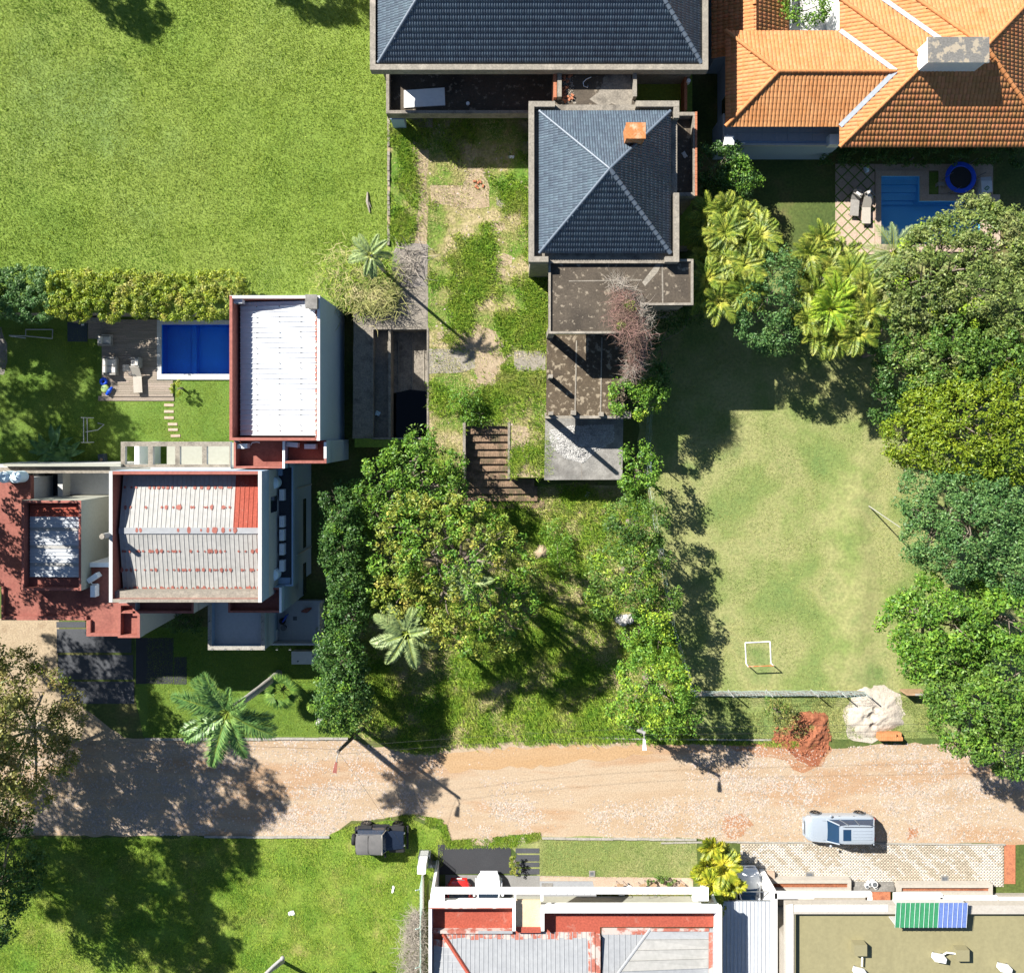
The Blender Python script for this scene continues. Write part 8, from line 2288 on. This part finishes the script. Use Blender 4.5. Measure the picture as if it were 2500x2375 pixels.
# rubble on the grey terrace
ru = thing('rubble_heap', 'heap of pale grey rubble on the lowest grey terrace', 'rubble', P('A7', 560, 1290, 2.2))
stones('rubble_pieces', PP('A7', [(380, 1210), (520, 1180), (800, 1170), (800, 1280), (690, 1340), (600, 1420), (480, 1390), (390, 1310)], 2.2), 4200, .025, .085, 2.21, M['rubble'],
       lambda x, y: np.clip((fbm(x, y, 1.0, 70)-.22)*3, 0.05, 1), .05, parent=ru)
stones('rubble_pieces', PP('A7', [(430, 1230), (620, 1200), (760, 1210), (680, 1330), (560, 1380), (450, 1320)], 2.2), 1500, .03, .10, 2.26, M['rubble'], None, .07, parent=ru)
# loose and broken bricks
def loose_brick(x, y, z_, a, label, group, tilt=.0):
    mb = MB().obox(x, y, z_, .21, .12, .09, a, taper=random.uniform(.93, 1))
    obj('loose_brick', mb, M['brick'], None, label, 'brick', group)
for i, (x, y) in enumerate(((1497, 1188), (1520, 1198), (1535, 1192), (1507, 1222), (1516, 1232), (1552, 1220))):
    c = P('A2', x, y, ZL); loose_brick(c[0], c[1], ZL+.02, random.uniform(0, 3), 'orange brick in the loose group of six on the bare yard path', 'orange bricks on the bare yard path')
bz = 6.56
for i in range(34):
    x = 460+random.uniform(0, 70)*(1 if i % 3 else .6); y = 462+(670-462)*((i*.618) % 1)
    if 515 < y < 575 and random.random() < .6: continue
    c = P('A3', x, y, bz); loose_brick(c[0], c[1], bz+random.choice((0, 0, .07)), random.uniform(0, 3), 'broken brick in the debris along the parapet of the linking wing roof', 'broken bricks on the linking wing roof')
obj('coiled_hose', MB().tube([P('A3', 652, 505, 6.9), P('A3', 620, 520, 6.8), P('A3', 600, 540, 6.7), P('A3', 603, 565, 6.62), P('A3', 628, 575, 6.62), P('A3', 632, 548, 6.62)], .035, 6), M['chrome'], None, 'pale looped hose lying on the linking wing roof', 'hose', smooth=True)
stones('brick_debris', PP('A3', [(455, 455), (525, 455), (550, 680), (455, 690)], 6.57), 200, .03, .08, 6.57, M['concrete_pale'], None, .04)
# stack of orange hollow bricks by the road
q = RC('B8', 932, 312, 1086, 358, .7)
bs_ = thing('brick_stack', 'neat stack of orange hollow bricks on the verge beside the sand heap', 'bricks', ((q[0]+q[1])/2, (q[2]+q[3])/2, 0))
nx_ = 11
for lv in range(3):
    for i in range(nx_):
        for j in range(2):
            if lv == 2 and i >= nx_-3 and j == 1: continue
            xa = q[0]+(q[1]-q[0])*i/nx_; xb = q[0]+(q[1]-q[0])*(i+1)/nx_-.008; ya = q[2]+(q[3]-q[2])*j/2; yb = q[2]+(q[3]-q[2])*(j+1)/2-.008
            dz = random.uniform(0, .012)
            obj('brick', MB().box(xa+random.uniform(0, .008), xb, ya, yb, lv*.22, lv*.22+.212+dz), M['orangetile'], bs_)
# mesh bin cage and gate by the corner
cg = thing('mesh_cage', 'dark green wire mesh cage on the verge beside the asphalt drive', 'cage', P('B6', 1195, 1110)[:2]+(0,))
def frame_panel(parent, p0, p1, h, m, n_=7, lean=(0, 0)):
    p0, p1 = Vector(p0), Vector(p1); l = Vector((lean[0], lean[1], 0)); mb = MB()
    mb.tube([p0, p0+l+Vector((0, 0, h)), p1+l+Vector((0, 0, h)), p1, p0], .025, 5)
    obj('frame', mb, M[m], parent)
    wb_ = MB()
    for i in range(1, n_*2): wb_.tube([p0.lerp(p1, i/n_/2), p0.lerp(p1, i/n_/2)+l+Vector((0, 0, h))], .007, 3, cap=False)
    for i in range(1, n_): wb_.tube([p0+(l+Vector((0, 0, h)))*(i/n_), p1+(l+Vector((0, 0, h)))*(i/n_)], .007, 3, cap=False)
    obj('wire_mesh', wb_, M[m], parent, kind='stuff')
a, b, c_, d = P('B6', 1140, 1068), P('B6', 1212, 1068), P('B6', 1212, 1145), P('B6', 1138, 1145)
for p0, p1 in ((a, b), (b, c_), (c_, d), (d, a)): frame_panel(cg, p0, p1, .9, 'grille')
gt2 = thing('wire_gate', 'open black wire gate leaf standing at the edge of the asphalt drive', 'gate', P('B6', 1258, 1120)[:2]+(0,))
frame_panel(gt2, P('B6', 1225, 1095), P('B6', 1256, 1170), 1.3, 'wire'); frame_panel(gt2, P('B6', 1256, 1170), P('B6', 1262, 1105), 1.3, 'wire')
# porch furniture and small things of the south house
def folding_chair(label, k, x, y, a):
    c = P(k, x, y, .4); t = thing('folding_chair', label, 'chair', (c[0], c[1], 0), 'dark frame chairs on the sidewalk')
    s, n_ = math.cos(a), math.sin(a)
    def W(u, v, h): return (c[0]+u*s-v*n_, c[1]+u*n_+v*s, h)
    obj('seat', MB().hexa([W(-.22, -.22, .42), W(.22, -.22, .42), W(.22, .22, .42), W(-.22, .22, .42)], [W(-.22, -.22, .45), W(.22, -.22, .45), W(.22, .22, .45), W(-.22, .22, .45)]), M['wood'], t)
    obj('backrest', MB().tube([W(-.22, -.22, .45), W(-.22, -.3, .92), W(.22, -.3, .92), W(.22, -.22, .45)], .02, 5), M['grille'], t)
    for u in (-1, 1):
        for v in (-1, 1): obj('leg', MB().tube([W(u*.21, v*.21, .43), W(u*.23, v*.24, .0)], .016, 4), M['grille'], t)
for i, (x, lab) in enumerate(((842, 'chair frame left of the round white table'), (992, 'chair frame right of the round white table'), (1060, 'second chair frame right of the round white table'), (1245, 'chair frame by the golden palm at the end of the sidewalk'))):
    folding_chair(lab, 'B7', x, 1312, .3*i)
c = P('B7', 902, 1322, .72); t = thing('round_table', 'round white petal edged table on the sidewalk', 'table', (c[0], c[1], .025))
tp = MB()
for i in range(10):
    a = 6.283*i/10; tp.cyl(c[0]+.15*math.cos(a), c[1]+.15*math.sin(a), .70, .73, .075, .075, 8)
tp.cyl(c[0], c[1], .698, .732, .14, .14, 12)
obj('tabletop', tp, M['white'], t); obj('pedestal', MB().cyl(c[0], c[1], .025, .70, .05, .04, 8), M['grille'], t)
c = P('B7', 806, 1326, .3); t = thing('clay_pot', 'clay pot between doormat and chair frame on the sidewalk', 'pot', (c[0], c[1], .025)); obj('pot', MB().cyl(c[0], c[1], .025, .35, .13, .17, 12), M['paver'], t); obj('soil', MB().cyl(c[0], c[1], .34, .355, .13, .12, 12), M['redsoil'], t)
obj('doormat', MB().box(*RC('B7', 716, 1312, 775, 1342), .026, .045), M['wood'], None, 'brown doormat on the sidewalk beside the pale canopy', 'doormat')
tree('shrub', 'low green bedding plants at the foot of the golden palm', 'shrub', [('T', (1700/1.26582)*0+1270, 1690, .3, .4, .6), ('T', 1290, 1692, .3, .35, .6), ('T', 1250, 1695, .25, .3, .6)], 'lf_mid', leaf=.1, seed=88, cl=(.1, .18), dens=5)
# litter
def scrap(k, x, y, w, l, label, m='white', z0=0.0, nm='litter'):
    c = P(k, x, y, z0); r_ = random.Random(x); a = r_.uniform(0, 3); s, n_ = math.cos(a), math.sin(a); nn = 4; mb = MB(); vs = []
    for i in range(nn+1):
        for j in range(nn+1):
            u, v = (i/nn-.5)*w, (j/nn-.5)*l; vs.append((c[0]+u*s-v*n_+r_.uniform(-.02, .02), c[1]+u*n_+v*s+r_.uniform(-.02, .02), z0+.03+r_.uniform(0, .09)))
    mb.add(vs, [(i*(nn+1)+j, (i+1)*(nn+1)+j, (i+1)*(nn+1)+j+1, i*(nn+1)+j+1) for i in range(nn) for j in range(nn)])
    obj(nm, mb, M[m], None, label, 'litter')
scrap('A7', 627, 1628, .25, .4, 'crumpled white bag in the shade below the grey terrace')
scrap('A3', 130, 1030, .2, .35, 'white bag in the shaded weeds west of the square blue roof', z0=ZL)
scrap('B6', 300, 1480, .3, .42, 'crumpled pale paper on the south lawn near its shadow edge')
scrap('B6', 963, 1325, .14, .5, 'slim white scrap on the south lawn left of the gate pillar')
scrap('B6', 480, 232, .5, .35, 'pale patterned cloth on the grass below the hedge trees', 'cushion')
scrap('A6', 865, 1098, .32, .3, 'pale blue paper in the sunken basin channel', 'tank', 1.16)
scrap('A3', 1262, 1015, .25, .38, 'pale scrap on the floor of the brick annex', 'cushion', 6.2)
scrap('A4', 1400, 1200, .2, .3, 'pale scrap beside the trampoline', 'cushion', .04)
lg = thing('dead_branch', 'pale dead branch lying on the big lawn near the boundary wall', 'branch', P('A2', 800, 1325, ZL))
obj('stem', MB().tube([P('A2', 797, 1258, ZL+.08), P('A2', 796, 1320, ZL+.12), P('A2', 812, 1392, ZL+.06)], [.05, .11, .04], 6), M['drygrey'], lg)
obj('twig', MB().tube([P('A2', 797, 1300, ZL+.12), P('A2', 820, 1360, ZL+.15)], [.04, .015], 5), M['drygrey'], lg)
for (x, y) in ((A_) for A_ in ((860, 1350), (780, 1390))):
    pass
tl = thing('dish_stand', 'black and blue bundle of tools against the wall of the service patio', 'tools', P('B2', 240, 985, .5)[:2]+(.5,))
c = P('B2', 235, 985, .9); obj('bag', MB().ball((c[0], c[1], .72), .24, 9, 6), M['black'], tl); obj('bucket', MB().cyl(c[0]+.1, c[1]-.45, .5, .85, .16, .2, 10), M['grille'], tl); obj('board', MB().obox(c[0]+.25, c[1]+.25, .5, .06, .5, .7, -.5), M['bluetoy'], tl)
rc = thing('red_kayak', 'red rounded object leaning at the top of the service patio', 'kayak', P('B2', 395, 910, .5)[:2]+(.5,))
obj('hull', MB().tube([P('B2', 365, 918, .7), P('B2', 395, 912, .75), P('B2', 430, 895, .7)], [.06, .17, .05], 8), M['redpaint'], rc, smooth=True)
